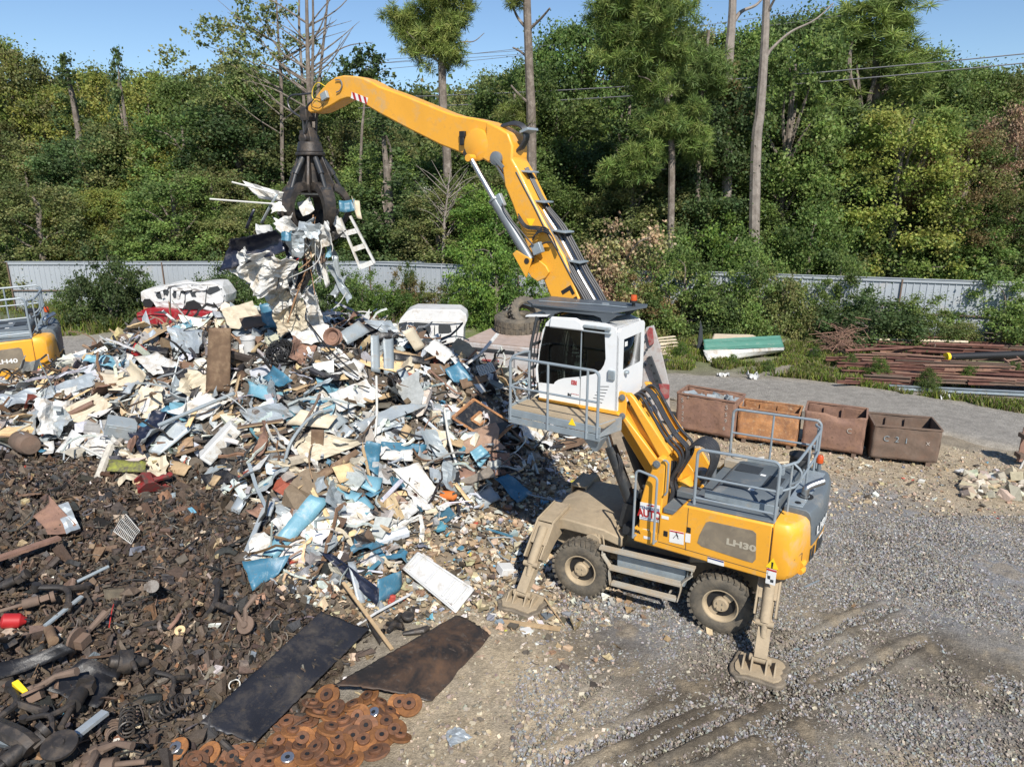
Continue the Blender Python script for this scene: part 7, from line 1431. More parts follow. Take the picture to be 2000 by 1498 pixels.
# wire rack on heap
Qp = [corner(c) for c in ((222,1037,.2),(246,1004,.3),(273,1036,.2),(256,1062,.15))]; cm = np.mean(Qp,0); f = lambda u,v: Qp[0]*(1-u)*(1-v)+Qp[1]*u*(1-v)+Qp[2]*u*v+Qp[3]*(1-u)*v-cm
m = MB()
for k in range(13): t = k/12; m.tube([f(0,t),f(.5,t)+A(0,0,.03),f(1,t)],.006,4)
for k in range(4): t = k/3; m.tube([f(t,0),f(t,1)],.008,4)
o = m.build('wire_rack', M_['wire_white'], None); o.location = cm; tag(o,'pale wire rack lying on the dark heap below the red jack','rack'); note([(248,1035)],'the pale wire rack')
Qp = [corner(c) for c in ((930,716,.5),(960,708,.7),(968,724,.6),(938,734,.4))]; cm = np.mean(Qp,0); f = lambda u,v: Qp[0]*(1-u)*(1-v)+Qp[1]*u*(1-v)+Qp[2]*u*v+Qp[3]*(1-u)*v-cm
m = MB()
for k in range(8): t = k/7; m.tube([f(0,t),f(1,t)],.012,4); m.tube([f(t,0),f(t,1)],.012,4)
o = m.build('wire_rack', M_['wire_white'], None); o.location = cm; tag(o,'white wire rack lying before the opening of the roll-off box','rack'); note([(948,720)],'the white wire rack')
# ------------------------------------------------------------------ brake discs
dprof = [(.055,-.012),(.075,-.012),(.078,.028),(.085,.030),(.15,.030),(.155,.022),(.155,-.0),(.15,-.008),(.095,-.008),(.09,.018),(.055,.018),(.055,-.012)]
hub = [(.028,.0),(.078,.0),(.078,.05),(.028,.05),(.028,.0)]
dpro = []
for k,(mt,hm) in enumerate((('disc_rust','disc_dark'),('disc_dark','disc_dark'),('disc_rust','shiny'))):
    m = MB(); m.lathe([(.08,.0),(.152,.0),(.156,.004),(.156,.026),(.152,.03),(.08,.03),(.08,.0)],seg=32); o = m.build('brake_disc', M_[mt], None)
    m = MB(); m.lathe([(.03,.03),(.078,.03),(.08,.035),(.08,.06),(.075,.065),(.03,.065),(.03,.03)],seg=24)
    h_ = m.build('hat', M_[hm], o)
    m = MB(); m.lathe([(.026,.05),(.026,.066),(.0,.066)],seg=16); m.build('bore', M_['black'], h_); dpro.append(o)
pos = [(572,1430,.16,0),(562,1485,.12,2),(505,1490,.14,1),(732,1395,.1,2),(755,1412,.1,0),(770,1428,.08,0),(780,1440,.05,0),(715,1420,.14,1),(690,1378,.16,0),(640,1360,.12,0),(780,1375,.12,0),(800,1378,.1,0),(655,1385,.14,1),(620,1395,.14,0),(600,1410,.1,1),(645,1425,.2,0),(660,1445,.14,0),(690,1440,.12,1),(668,1462,.1,0),(710,1448,.1,0),(735,1470,.1,1),(620,1462,.16,1),(600,1480,.14,0),(630,1490,.1,0),(545,1450,.12,0),(530,1470,.14,1),(525,1495,.1,0),(455,1480,.1,1),(408,1472,.1,0),(430,1495,.06,0),(345,1464,.1,2),(380,1490,.12,1),(590,1445,.12,0),(582,1462,.1,1),(650,1400,.1,0),(672,1412,.1,1),(700,1400,.08,0),(745,1440,.08,0),(610,1375,.1,1),(628,1440,.1,0),(760,1392,.08,1),(720,1362,.1,0),(742,1375,.08,0),(560,1415,.08,1),(690,1488,.08,0),(655,1492,.1,1),(480,1470,.08,0),(470,1496,.08,1)]
firsts = {}
for i,(u,v,l,k) in enumerate(pos):
    o = dpro[k] if k not in firsts else copy_tree(dpro[k]); firsts[k] = 1; P = hit(u,v,l*.7); o.location = P; o.rotation_euler = (JR.normal()*.22,JR.normal()*.22,JR.random()*6); s = 1.0+.25*JR.random(); o.scale = (s,s,s)
    lb = {0:'rust orange brake disc in the heap below the two black sheets',1:'dark brown rusty brake disc in the heap below the two black sheets',2:'brake disc with shiny hub %s' % {562:'at the bottom edge of the frame',732:'right of the disc heap centre',345:'alone at the left of the discs'}.get(u,'')}[k]
    tag(o, lb, 'brake disc', 'brake discs heaped by the black sheets' if k < 2 else None)
# ------------------------------------------------------------------ the held load under the grapple (plane of the grapple)
GRY = float((CEN+uh*gx_)[1])
def hp_(name,label,cat,mt,Q,amp=.08,bend=0,dy=0,ph=None,tilt=0,**k): 
    Pq = [atY(c[0],c[1],GRY+dy+(c[2] if len(c) > 2 else 0)) for c in Q]
    m = panel(name,label,cat,mt,Pq,amp=amp,bend=bend,world=True,**k); return m
hp_('car_bonnet','dark navy crumpled car bonnet held on the left of the load','car panel','sheet_navy',[(434,522,.0),(452,462,-.2),(540,443,-.3),(560,484,.0)],.04,.22,-.8,folds=1,res=.07,smooth=60)
hp_('crumpled_sheet','largest crumpled white sheet hanging below the navy bonnet','sheet','sheet_white',[(440,520,0),(482,478,-.3),(588,512,0),(524,576,.1)],.20,.12,-.85,res=.06,folds=4)
hp_('crumpled_sheet','crumpled white sheet hanging in the middle of the load','sheet','sheet_white',[(486,548,.1),(566,500,-.2),(592,580,0),(545,610,.2)],.22,.05,-.25,res=.06,folds=4)
hp_('crumpled_sheet','creamy crumpled sheet at the bottom of the load','sheet','sheet_cream',[(530,582,0),(588,556,-.1),(604,640,.1),(545,655,.2)],.15,.1,-.1,res=.06,folds=3)
hp_('crumpled_sheet','small white crumpled sheet on top of the navy bonnet','sheet','plastic_white',[(500,436,0),(536,442,-.1),(540,474,0),(512,466,.1)],.10,.1,-.5,folds=3)
hp_('crumpled_sheet','white torn sheet gripped between the claws','sheet','sheet_white',[(580,396,0),(606,388,.1),(614,412,0),(592,424,-.1)],.08,.05,-.3)
hp_('metal_sheet','dark crumpled sheet in the core of the load','sheet','sheet_black',[(545,410,.3),(670,410,.3),(640,462,.2),(560,470,.2)],.15,.1,.1)
hp_('metal_sheet','dark hanging sheet behind the wires','sheet','sheet_navy',[(556,450,.3),(590,450,.3),(580,560,.3),(560,570,.2)],.10,.05,.1)
hp_('metal_sheet','dark grey narrow sheet hanging right of the wires','sheet','sheet_grey',[(620,440,.2),(652,438,.3),(640,500,.1),(660,500,.2)],.10,.05,.1)
hp_('metal_sheet','bright blue piece sticking out right of the claws','sheet','sheet_blue',[(662,396,0),(692,392,.1),(694,414,0),(664,416,-.1)],.05,.1,-.1)
hp_('metal_sheet','cream curved offcut at the right tip of the load','sheet','sheet_cream',[(682,386,0),(698,396,.1),(704,430,0),(694,424,-.1)],.05,.1,-.1)
hp_('metal_strip','grey blue bracket strip crossing under the claws','strip','sheet_galv',[(532,474,0),(614,424,-.1),(616,430,0),(540,486,.1)],.02,.0,-.6,torn=.01)
hp_('metal_strip','grey tube end left of the claws','strip','sheet_grey',[(508,436,0),(538,378,0),(543,380,0),(514,438,.1)],.01,.0,-.4,torn=.01)
hp_('metal_strip','dark blue strip pointing up left of the bonnet','strip','sheet_navy',[(478,446,0),(494,408,0),(499,410,0),(484,448,.1)],.01,.0,-.1,torn=.01)
hp_('crumpled_strip','white twisted bundle of strips left of the claws','strips','sheet_white',[(474,354,0),(552,376,0),(556,398,.1),(502,382,0)],.09,.05,-.1,folds=3)
hp_('crumpled_strip','white flat strip below the twisted bundle','strip','sheet_white',[(502,382,0),(556,392,0),(556,396,.1),(504,388,0)],.02,.0,-.2)
hp_('metal_strip','long pale strip hanging right of the wires','strip','sheet_white',[(616,470,0),(626,460,0),(648,556,.1),(640,560,0)],.05,.15,-.2)
hp_('metal_strip','shredded silver strip at the right of the hanging load','strip','sheet_galv',[(640,520,0),(654,522,0),(688,578,.1),(680,590,0)],.08,.1,-.2,folds=4)
hp_('metal_strip','grey strip hanging beside the pale one','strip','sheet_grey',[(604,470,0),(614,466,0),(634,540,.1),(626,546,0)],.05,.1,.1)
hp_('metal_strip','torn silver strip in the lower right of the load','strip','sheet_galv',[(650,498,0),(662,500,0),(668,545,.1),(656,550,0)],.06,.1,.1)
hp_('crumpled_sheet','lowest torn white scrap right of the hanging cable','sheet','sheet_white',[(590,560,0),(612,556,.1),(636,640,0),(600,640,-.1)],.12,.05,.3,folds=3)
for k,(lb,mt,pts,r0) in enumerate((('long pale rod sticking out far left of the grapple','wire_white',[(410,389),(500,396),(560,400)],.022),('upper pale rod left of the grapple','wire_white',[(453,356),(500,368),(540,380)],.022),('straight white rod lying across the claws','wire_white',[(545,377),(600,379),(632,380)],.025),
    ('red wire looped inside the held load','wire_red',[(580,465),(598,492),(576,510),(602,502),(608,470)],.010),('second red wire hanging by the centre of the load','wire_red',[(575,462),(590,480),(620,500),(600,498)],.012),('long brown hose hanging through the load to the pile','wire_brown',[(612,420),(604,470),(596,530),(578,580),(562,630)],.018),
    ('thin brown wire hanging beside the brown hose','wire_brown',[(616,424),(608,480),(600,530),(582,560),(570,600)],.010),('white loop of cable right of the brown hose','wire_white',[(626,470),(640,462),(650,485),(640,505),(630,520)],.012),('white thin rod slanting down to the pile','wire_white',[(640,526),(610,555),(574,590)],.014),('black cable hanging out of the white sheets','black',[(548,542),(560,572),(575,610),(590,632)],.022),
    ('white wire dangling at the bottom right of the load','wire_white',[(676,572),(665,590),(652,602)],.012))):
    pts = [(u,v) for u,v in pts]; P = [atY(u,v,GRY-.45+.1*k % .5) for u,v in pts]; c = np.mean(P,0); m = MB(); m.tube(smooth_path([p-c for p in P],6), r0, 6); o = m.build('rod' if 'rod' in lb else 'wire', M_[mt], None); o.location = c; tag(o, uniq(lb), 'rod' if 'rod' in lb else 'wire')
_g = np.random.default_rng(5)
for k,(lb,mt,u,v,w_,h_,dy,am) in enumerate((('white crushed sheet poking out below the left claw','sheet_white',566,440,40,34,-.8,.10),('grey crushed sheet under the claws','sheet_galv',606,448,44,30,-.7,.09),('torn white sheet right below the claws','sheet_white',636,456,26,44,-.6,.08),('dark crushed sheet below the right claw','sheet_black',650,450,34,30,-.3,.09),
    ('pale bent sheet in the middle of the tangle','sheet_cream',598,486,30,36,-.5,.08),('silver crushed sheet between bonnet and wires','sheet_galv',575,478,30,44,-.9,.09),('white bent trim hanging below the blue piece','sheet_white',662,444,12,44,-.3,.05),('brown torn sheet in the tangle','rust_dark',622,494,22,40,-.1,.07),('small blue torn sheet in the tangle','sheet_blue',560,462,18,16,-1.0,.05),
    ('black rag like sheet hanging at the middle','sheet_black',604,520,20,60,.0,.08),('white twisted sheet over the left claw','sheet_white',548,404,34,18,-.9,.07),('silver shred hanging lowest at the right','sheet_galv',664,560,14,50,-.1,.06),('white shred beside the lowest cable','sheet_white',612,590,18,50,.0,.07),('dark shred at the right of the white sheets','sheet_black',598,556,16,44,-.3,.06),('pale blue shred by the right wires','sheet_pale_blue',640,492,14,24,-.4,.05))):
    a_ = _g.normal()*.3; c_, s_ = math.cos(a_), math.sin(a_); hp_('crumpled_sheet', lb, 'sheet', mt, [(u+(x*w_*c_-y*h_*s_)/2*(.7+.5*_g.random()), v+(x*w_*s_+y*h_*c_)/2*(.8+.4*_g.random()), .15*_g.normal()) for x,y in ((-1,-1),(1,-1),(1,1),(-1,1))], am, .1*_g.normal(), dy, folds=3, res=.06, torn=.12)
for k in range(9):
    u0 = 575+_g.random()*75; v0 = 430+_g.random()*30; pts = [(u0,v0),(u0+_g.normal()*14,v0+30+_g.random()*20),(u0+_g.normal()*20,v0+60+_g.random()*40),(u0+_g.normal()*26,v0+90+_g.random()*50)]; P = [atY(a,b,GRY-.6+.15*_g.normal()) for a,b in pts]; c = np.mean(P,0)
    m = MB(); m.tube(smooth_path([p-c for p in P],6), .008+.006*_g.random(), 5); o = m.build('wire', M_[('black','wire_white','wire_brown','sheet_grey')[k%4]], None); o.location = c; tag(o, '%s wire dangling in the tangle below the claws' % ('black','white','brown','grey')[k%4], 'wire', 'wires dangling from the held load')
# ladder-like window frame held at the right
L0,L1,R0_,R1 = [atY(u,v,GRY-.2) for u,v in ((664,426),(704,525),(684,422),(732,514))]; cm = (L0+R1)/2; e = empty('ladder', cm, 0, 'short white aluminium ladder frame hanging at the right of the grapple', 'ladder')
for a,b in ((L0,L1),(R0_,R1)): m = MB(); bar_between(m, a-cm, b-cm, .09,.05); m.build('side_rail', M_['sheet_white'], e)
for t in (.30,.62,.97): m = MB(); bar_between(m, L0+(L1-L0)*t-cm, R0_+(R1-R0_)*t-cm, .05,.12); m.build('rung', M_['sheet_white'], e)
# ------------------------------------------------------------------ mid-size loose pieces, each an object of its own
mats_c = [('white','sheet_white',5),('cream','sheet_cream',3),('grey','sheet_grey',3),('silver','sheet_galv',3),('blue','sheet_blue',1.2),('pale blue','sheet_pale_blue',.6),('brown','rust',1.6),('black','sheet_black',2),('wooden','wood',2.2),('dark wooden','wood_dark',1.3),('orange tan foam','foam',1.2)]
ww = np.array([m[2] for m in mats_c]); ww = ww/ww.sum(); pp_ = []
tries = 0
while len(pp_) < 235 and tries < 9000:
    tries += 1; u = JR.uniform(20,1180); v = JR.uniform(630,1080)
    if in_poly(u, v, BROWN): continue
    P = hit(u, v, .1)
    if Hs(P[0],P[1]) < .3: continue
    sz = 26*14/np.linalg.norm(P-CC)
    if all((u-a)**2+((v-b)*1.2)**2 > 17**2 for a,b in pp_): pp_.append((u,v))
HX = np.array([(h[0],h[1]) for h in HERO])
for u,v in pp_:
    cn, mt, _ = mats_c[JR.choice(len(mats_c), p=ww)]; P = hit(u,v,.12); kind = JR.random(); a = JR.random()*PI; L = (.3+.95*JR.random()**1.3)*(1 if kind < .7 else 1.5); W = L*JR.uniform(.3,.9) if kind < .7 else JR.uniform(.06,.14)
    ax = A(math.cos(a),math.sin(a),0); d = .3
    gxs = (Hs(P[0]+d,P[1])-Hs(P[0]-d,P[1]))/(2*d); gys = (Hs(P[0],P[1]+d)-Hs(P[0],P[1]-d))/(2*d); n = A(-gxs,-gys,1)+JR.normal(size=3)*.38; n /= np.linalg.norm(n); n = n if n[2] > .2 else A(n[0],n[1],.3)/1.1
    ax = ax-n*(ax@n); ax /= np.linalg.norm(ax); ay = np.cross(n,ax); Q = [P-ax*L/2-ay*W/2, P+ax*L/2-ay*W/2*JR.uniform(.7,1.1), P+ax*L/2*JR.uniform(.8,1)+ay*W/2, P-ax*L/2+ay*W/2*JR.uniform(.7,1.1)]
    dd = HX-[u,v]; k = int(np.argmin((dd**2).sum(1))); dx, dy = u-HX[k][0], v-HX[k][1]
    rel = ('right of' if dx > 0 else 'left of') if abs(dx) > abs(dy) else ('just below' if dy > 0 else 'just above')
    soft = 'sheet' in mt or mt == 'rust'
    if kind < .7: nm, ct = ('metal_scrap','sheet') if soft else (('wood_offcut','wood') if 'wood' in mt else ('foam_chunk','foam')); word = JR.choice(['torn %s sheet','bent %s piece','crumpled %s piece']) if soft else ('broken %s board' if 'wood' in mt else '%s lump')
    else: nm, ct = ('scrap_strip','strip'); word = 'narrow %s strip'
    panel(nm, ('small ' if L < .5 else '')+(word % cn)+' '+rel+' '+HERO[k][2], ct, mt, Q, amp=(.05 if soft else .012)*L/.5, bend=JR.normal()*.05 if soft else 0, th=.006 if soft else .03, torn=.05, world=True, folds=2 if soft else 0, res=.08, group='loose scrap pieces on the pile')
# ------------------------------------------------------------------ crushed white car on a red one
def plate_from_px(name, pts, Y0, Y1, mt, parent, o, bevel=.03, **k):
    P = [atY(u,v,Y0)-o for u,v in pts]; m = MB(); m.prism([(p[0],p[2]) for p in P], 0, Y1-Y0, fn=lambda a,b,c: (a, Y0-o[1]+b, c)); return m.build(name, M_[mt], parent, bevel=bevel, **k)
CY = 35.0; oc = atY(355,604,CY); ocb = A(oc[0],CY,oc[2]); car = empty('crushed_car', ocb, 0, 'stripped white crushed estate car stacked on a red wreck by the fence', 'wrecked car')
bp = [(275,572),(279,566),(300,562),(312,563),(322,558),(336,557),(352,560),(372,557),(392,554),(410,552),(422,554),(432,562),(440,578),(440,592),(432,604),(398,606),(392,598),(382,590),(370,592),(362,602),(345,604),(322,602),(302,597),(297,588),(287,586),(279,592),(275,588)]
P = [atY(u,v,CY)-ocb for u,v in bp]
m = MB(); rings = []
for t,ins in ((0,.12),(.12,.0),(1.0,.0),(1.5,.05),(1.65,.25)):
    cx_, cz2 = np.mean([p[0] for p in P]), np.mean([p[2] for p in P]); rings.append([(p[0]+(cx_-p[0])*ins*.12+.02*JR.normal(), t+.03*JR.normal(), p[2]+(cz2-p[2])*ins*.5+.025*JR.normal()) for p in P])
m.loft(rings); m.build('body', M_['car_white'], car, bevel=.012, smooth=0)
for nm, q in (('side_window',[(304,577),(310,566),(320,564),(330,569),(327,578),(322,575),(316,584),(308,583)]),('side_window',[(336,575),(341,567),(352,564),(362,566),(360,574),(352,571),(346,581),(339,582)]),('side_window',[(370,569),(378,564),(386,568),(380,573),(383,580),(374,579)]),('rear_window',[(402,572),(408,562),(424,559),(433,565),(424,570),(410,576)])):
    plate_from_px(nm, q, CY-.02, CY+.05, 'slat_dark', car, ocb, 0)
for q in ([(278,590),(282,584),(292,584),(300,592),(296,600),(282,600)],[(360,600),(364,590),(378,586),(390,594),(392,604),(364,605)]): plate_from_px('wheel_arch', q, CY-.03, CY+.3, 'black', car, ocb, 0)
for q in ([(332,562),(333,604)],[(362,562),(361,592)],[(404,556),(400,604)]):
    m = MB(); m.tube([atY(q[0][0],q[0][1],CY-.03)-ocb,atY(q[1][0],q[1][1],CY-.03)-ocb],.018,5); m.build('door_gap', M_['slat_dark'], car)
m = MB(); m.tube(smooth_path([atY(u,v,CY-.06)-ocb for u,v in ((322,560),(345,556),(372,553),(395,556))],4),.04,6); m.build('roof_rail', M_['car_white'], car)
for i,Qc in enumerate(([(302,590),(330,588),(331,602),(304,599)],[(334,588),(360,584),(358,602),(336,603)],[(336,562),(372,556),(378,566),(340,569)],[(300,566),(330,559),(326,566),(304,571)],[(404,578),(438,574),(436,596),(406,602)],[(372,560),(404,554),(404,566),(376,570)],[(345,570),(352,567),(350,584),(344,585)],[(312,566),(317,565),(322,582),(317,584)])):
    o_ = panel('crushed_door' if i < 2 else 'crushed_skin','','','car_white',[atY(u,v,CY-.10)-ocb for u,v in Qc],amp=.09,world=True,parent=car,folds=2,res=.12,th=.01,smooth=0)
m = MB(); c = atY(290,602,CY+.1)-ocb; m.lathe([(.0,-.1),(.2,-.1),(.2,.1),(.0,.1)],tuple(c),'Y',20); m.build('brake_drum', M_['rust_orange'], car)
m = MB(); m.tube(smooth_path([atY(u,v,CY-.1)-ocb for u,v in ((398,601),(420,606),(441,600))],4),.09,8); m.build('bumper', M_['car_white'], car)
RY = 34.6; orr = atY(296,622,RY); orr = A(orr[0],RY,0); rcar = empty('crushed_car', orr, 0, 'flattened dark red car wreck under the white one', 'wrecked car')
for nm,q,mt in (('body',[(266,612),(282,604),(300,602),(330,604),(350,608),(430,610),(440,620),(430,640),(270,640)],'car_red'),): plate_from_px(nm,q,RY,RY+1.6,mt,rcar,orr,.04)
plate_from_px('side_window',[(300,610),(320,607),(326,614),(304,618)],RY-.02,RY+.05,'slat_dark',rcar,orr,0)
m = MB(); m.tube([atY(u,v,RY-.05)-orr for u,v in ((268,617),(300,613),(335,616))],.05,6); m.build('sill', M_['car_red'], rcar)
# white van
VY = 29.0; ov = atY(842,690,VY); ov = A(ov[0],VY,0); van = empty('wrecked_van', ov, .0, 'white wrecked van with empty side windows behind the pile', 'wrecked van')
q = [(768,700),(772,645),(781,624),(793,610),(806,605),(898,607),(910,616),(912,628),(906,640),(904,700)]; P = [atY(u,v,VY)-ov for u,v in q]; m = MB()
rings = []
for t,ins in ((0,.0),(.25,.0),(1.2,.0),(1.5,.05)): rings.append([(p[0]+(1.0-2*(p[0] > 0))*ins, t+(.18 if p[2] > 1.75 and t == 0 else 0), p[2]) for p in P])
m.loft(rings); m.build('body', M_['car_white'], van, bevel=.03)
for q in ([(779,632),(795,629),(793,641),(776,643)],[(808,630),(842,632),(841,650),(806,646)],[(857,633),(879,635),(883,652),(857,650)]): plate_from_px('side_window', q, VY-.015, VY+.05, 'slat_dark', van, ov, 0)
for u in (800,849,892): m = MB(); m.tube([atY(u,636,VY-.02)-ov,atY(u,690,VY-.02)-ov],.015,5); m.build('door_gap', M_['slat_dark'], van)
m = MB(); m.tube(smooth_path([atY(u,v,VY-.03)-ov for u,v in ((786,626),(840,627),(905,629))],4),.03,6); m.build('drip_rail', M_['car_white'], van)
# ------------------------------------------------------------------ grey roll-off box with tyres on it
a = gz(903,668,2.2); b = gz(1262,702,2.2); ang = math.atan2(b[1]-a[1],b[0]-a[0]); Lb = float(np.linalg.norm((b-a)[:2])); ro = empty('roll_off_box',(a[0],a[1],0),ang,'big dusty grey steel roll-off box behind the cab','container')
m = MB(); m.box((Lb/2,1.15,1.12),(Lb,2.3,2.2)); m.build('box_body', M_['tank_grey'], ro, bevel=.05)
m = MB(); m.box((Lb/2,1.15,2.235),(Lb-.04,2.26,.03)); m.build('box_top', M_['tank_top'], ro)
m = MB(); m.box((Lb/2,-.03,2.02),(Lb,.05,.08)); m.build('edge_seal', M_['slat_dark'], ro)
m = MB(); m.box((1.05,-.02,1.25),(.5,.04,.75)); m.build('opening', M_['black'], ro); m = MB(); m.box((1.05,-.03,1.66),(.62,.06,.05)); m.build('opening_frame', M_['struct_red'], ro)
for x in (.08,2.0,3.6,5.2): m = MB(); m.box((x,-.04,1.1),(.1,.08,1.9)); m.build('rib', M_['tank_grey'], ro, bevel=.01)
m = MB(); m.box((2.75,-.06,1.0),(.35,.02,.05)); m.build('marking', M_['red'], ro)
def RP(pts, dy=0):
    n_ = A(-math.sin(ang),math.cos(ang),0); P0 = A(a[0],a[1],0)+n_*dy; o_ = []
    for u,v in pts: P = inplane(u,v,P0,n_)-A(a[0],a[1],0); o_.append((P@A(math.cos(ang),math.sin(ang),0), P[2]))
    return o_
for nm,pts,dy,mt in (('end_frame',[(1240,700),(1262,640),(1276,636),(1284,662),(1294,700),(1306,750),(1308,812),(1262,812)],.0,'struct_grey'),('hook_plate',[(1262,650),(1268,640),(1274,642),(1276,672),(1268,676)],-.12,'struct_red'),('side_arm',[(1262,700),(1272,696),(1300,770),(1292,776)],-.2,'slat_dark'),('end_post',[(1284,752),(1306,752),(1308,822),(1284,822)],-.15,'struct_grey'),('hook_plate',[(1286,750),(1307,752),(1306,778),(1294,780)],-.22,'struct_red')):
    m = MB(); m.prism(RP(pts,dy), dy, dy+.10); m.build(nm, M_[mt], ro, bevel=.01)
m = MB()
for k in range(9): x,z = RP([(1258+k*5.2,668+k*15)],-.12)[0]; m.cyl((x,-.2,z),(x,-.1,z),.04,.04,8)
m.build('bolt_row', M_['slat_dark'], ro)
# big tyres on the box
def tyre(label, c, R0, W, tilt, yaw, ph=None, mt='tyre'):
    M3 = Matrix.Rotation(yaw,4,'Z')@Matrix.Rotation(tilt,4,'X'); m = MB(); pr = [(R0*.52,-W*.38),(R0*.6,-W*.5),(R0*.85,-W*.52),(R0*.97,-W*.42),(R0,-W*.2),(R0,W*.2),(R0*.97,W*.42),(R0*.85,W*.52),(R0*.6,W*.5),(R0*.52,W*.38)]
    m.lathe(pr+[pr[0]],seg=40,M=M3)
    for k in range(26):
        for s in (-1,1):
            a_ = 2*PI*(k+.25*s)/26; R = Matrix.Rotation(a_,3,'Z'); p = M3.to_3x3()@(R@Vector((R0*.995,0,s*W*.22))); m.box(p,(.05,R0*.13,W*.36),M=M3.to_3x3()@R)
    o = m.build('tyre', M_[mt], None); o.location = c; tag(o, uniq(label), 'tyre'); return o
c1 = gz(1010,634,2.55); tyre('big worn tractor tyre lying on the grey roll-off box',(c1[0],c1[1]+.3,2.55),.80,.55,.12,.2)
c1 = gz(1022,612,2.9); tyre('second tyre leaning behind the big tyre on the box',(c1[0]+.1,c1[1]+.2,2.85),.62,.45,.9,.4)
for lb,u,v,r0 in (('small tyre lying in the weeds right of the roll-off box',1308,712,.32),('tyre half hidden in the weeds by the brown wire bale',1598,692,.36),('dark tyre behind the roofing sheets',1432,652,.42)):
    c1 = gz(u,v,.12); tyre(lb,c1,r0,.2,.3,.5,mt='tyre_black')
# ------------------------------------------------------------------ steel bins
def bin_(BL, BR, h, depth, mt, label, taper=.0, dent=0, tilt=0, nums=(), seed=0, fill=False):
    a = gz(*BL); b = gz(*BR); ang = math.atan2(b[1]-a[1],b[0]-a[0]); L = float(np.linalg.norm((b-a)[:2])); e = empty('steel_bin',(a[0],a[1],.06),ang,label,'bin'); e.rotation_euler = (0,tilt,ang); rng = np.random.default_rng(seed); e['group'] = 'rusty steel bins in a row by the road'
    def wall(name, p0, p1, p2, p3, amp, mt_=mt):
        Pq = [np.array(p,float) for p in (p0,p1,p2,p3)]; P,_,_ = sheet_verts(Pq, 22, 14, amp, rng, torn=0, folds=1); m = MB(); m.add(P.reshape(-1,3),[tuple(f) for f in gridf(22,14)]); return m.build(name, M_[mt_], e, smooth=40, solid=.012)
    w = wall('front_wall',(0,0,.06),(L,0,.06),(L+.0,-taper,h),(0,-taper,h),.02)
    if dent:
        me = w.data
        for v in me.vertices:
            d = math.hypot((v.co.x-L*.62)/.42,(v.co.z-h)/.2)
            if d < 1: v.co.z -= .13*(1-d)**.7; v.co.y += .12*(1-d)
    wall('back_wall',(0,depth,.06),(L,depth,.06),(L,depth+taper,h),(0,depth+taper,h),.02); wall('end_wall',(0,0,.06),(0,depth,.06),(-.0,depth+taper,h),(-.0,-taper,h),.015); wall('end_wall',(L,0,.06),(L,depth,.06),(L,depth+taper,h),(L,-taper,h),.015)
    wall('bin_floor',(0,0,.07),(L,0,.07),(L,depth,.07),(0,depth,.07),.01,'rust_dark')
    m = MB(); z = h
    for p,q in (((0,depth+taper,z),(L,depth+taper,z)),((0,-taper,z),(0,depth+taper,z)),((L,-taper,z),(L,depth+taper,z))): bar_between(m,p,q,.05,.05)
    if not dent: bar_between(m,(0,-taper,z),(L,-taper,z),.05,.05)
    m.build('rim', M_[mt], e, bevel=.005)
    for x in (.2,L-.2): m = MB(); m.box((x,depth/2,.0),(.12,depth,.12)); m.build('skid', M_['rust_dark'], e)
    for x in (L*.3,L*.6): m = MB(); m.box((x,depth-.04,h/2),(.05,.04,h*.85)); m.build('stiffener', M_[mt], e)
    for s,u,v,sz,cm in nums: text(s,sz,frame((L*u,-.024-taper*v,.06+(h-.06)*v),(1,0,0),(0,0,1)),M_[cm],e,name='chalk_number',align='CENTER')
    if fill:
        m = MB()
        for k in range(26): m.box((rng.uniform(.1,L-.1),rng.uniform(.1,depth-.1),h*(.8+.15*rng.random())),(rng.uniform(.1,.4),rng.uniform(.1,.3),rng.uniform(.05,.2)),rz=rng.random()*3,rx=rng.random())
        tag(m.build('bin_scrap', M_['sheet_grey'], None),'grey scrap heaped in the leftmost numbered bin','scrap',kind='stuff').matrix_world = Matrix.Translation((a[0],a[1],.06))@Matrix.Rotation(ang,4,'Z')
    return e
bin_((1319,842),(1431,864),1.20,.85,'rust','leftmost brown steel bin chalked with columns of numbers',.05,0,.0,[('5',.1,.82,.2,'chalk'),('3',.11,.62,.17,'chalk'),('2',.12,.45,.17,'chalk'),('2',.12,.28,.17,'chalk'),('#',.2,.93,.1,'chalk'),('5',.86,.82,.2,'chalk'),('5',.86,.62,.17,'chalk'),('9',.86,.45,.17,'chalk'),('6',.84,.24,.17,'chalk')],1,True)
bin_((1438,862),(1553,880),1.02,.9,'rust_orange','orange rusty steel bin, second from the left',.0,0,.0,[],2)
bin_((1564,878),(1682,896),1.14,.9,'rust','reddish brown steel bin with a dented front lip',.03,1,.0,[('5',.25,.75,.2,'chalk'),('C',.75,.6,.2,'chalk')],3)
bin_((1698,900),(1828,913),1.0,1.1,'rust_dark','rightmost dark brown open steel bin on skids',.03,0,.0,[('C',.2,.62,.22,'chalk_blue'),('2',.36,.62,.22,'chalk_blue'),('1',.5,.6,.22,'chalk_blue'),('x',.82,.6,.2,'chalk')],4)
g_ = gz(1992,915); e = empty('steel_stand',(g_[0],g_[1],0),-.1,'rusty steel frame cut by the right edge of the picture','frame')
m = MB(); m.box((.25,.2,.62),(.5,.04,1.0)); m.build('side_plate', M_['rust'], e, bevel=.01)
for z in (.35,.9): m = MB(); m.box((.0,.1,z),(.16,.3,.12)); m.build('bracket', M_['rust_dark'], e, bevel=.01)
m = MB(); m.tube([(.0,0,.0),(.12,0,.45),(.3,0,.5)],.03,6); m.build('strut', M_['sheet_white'], e)
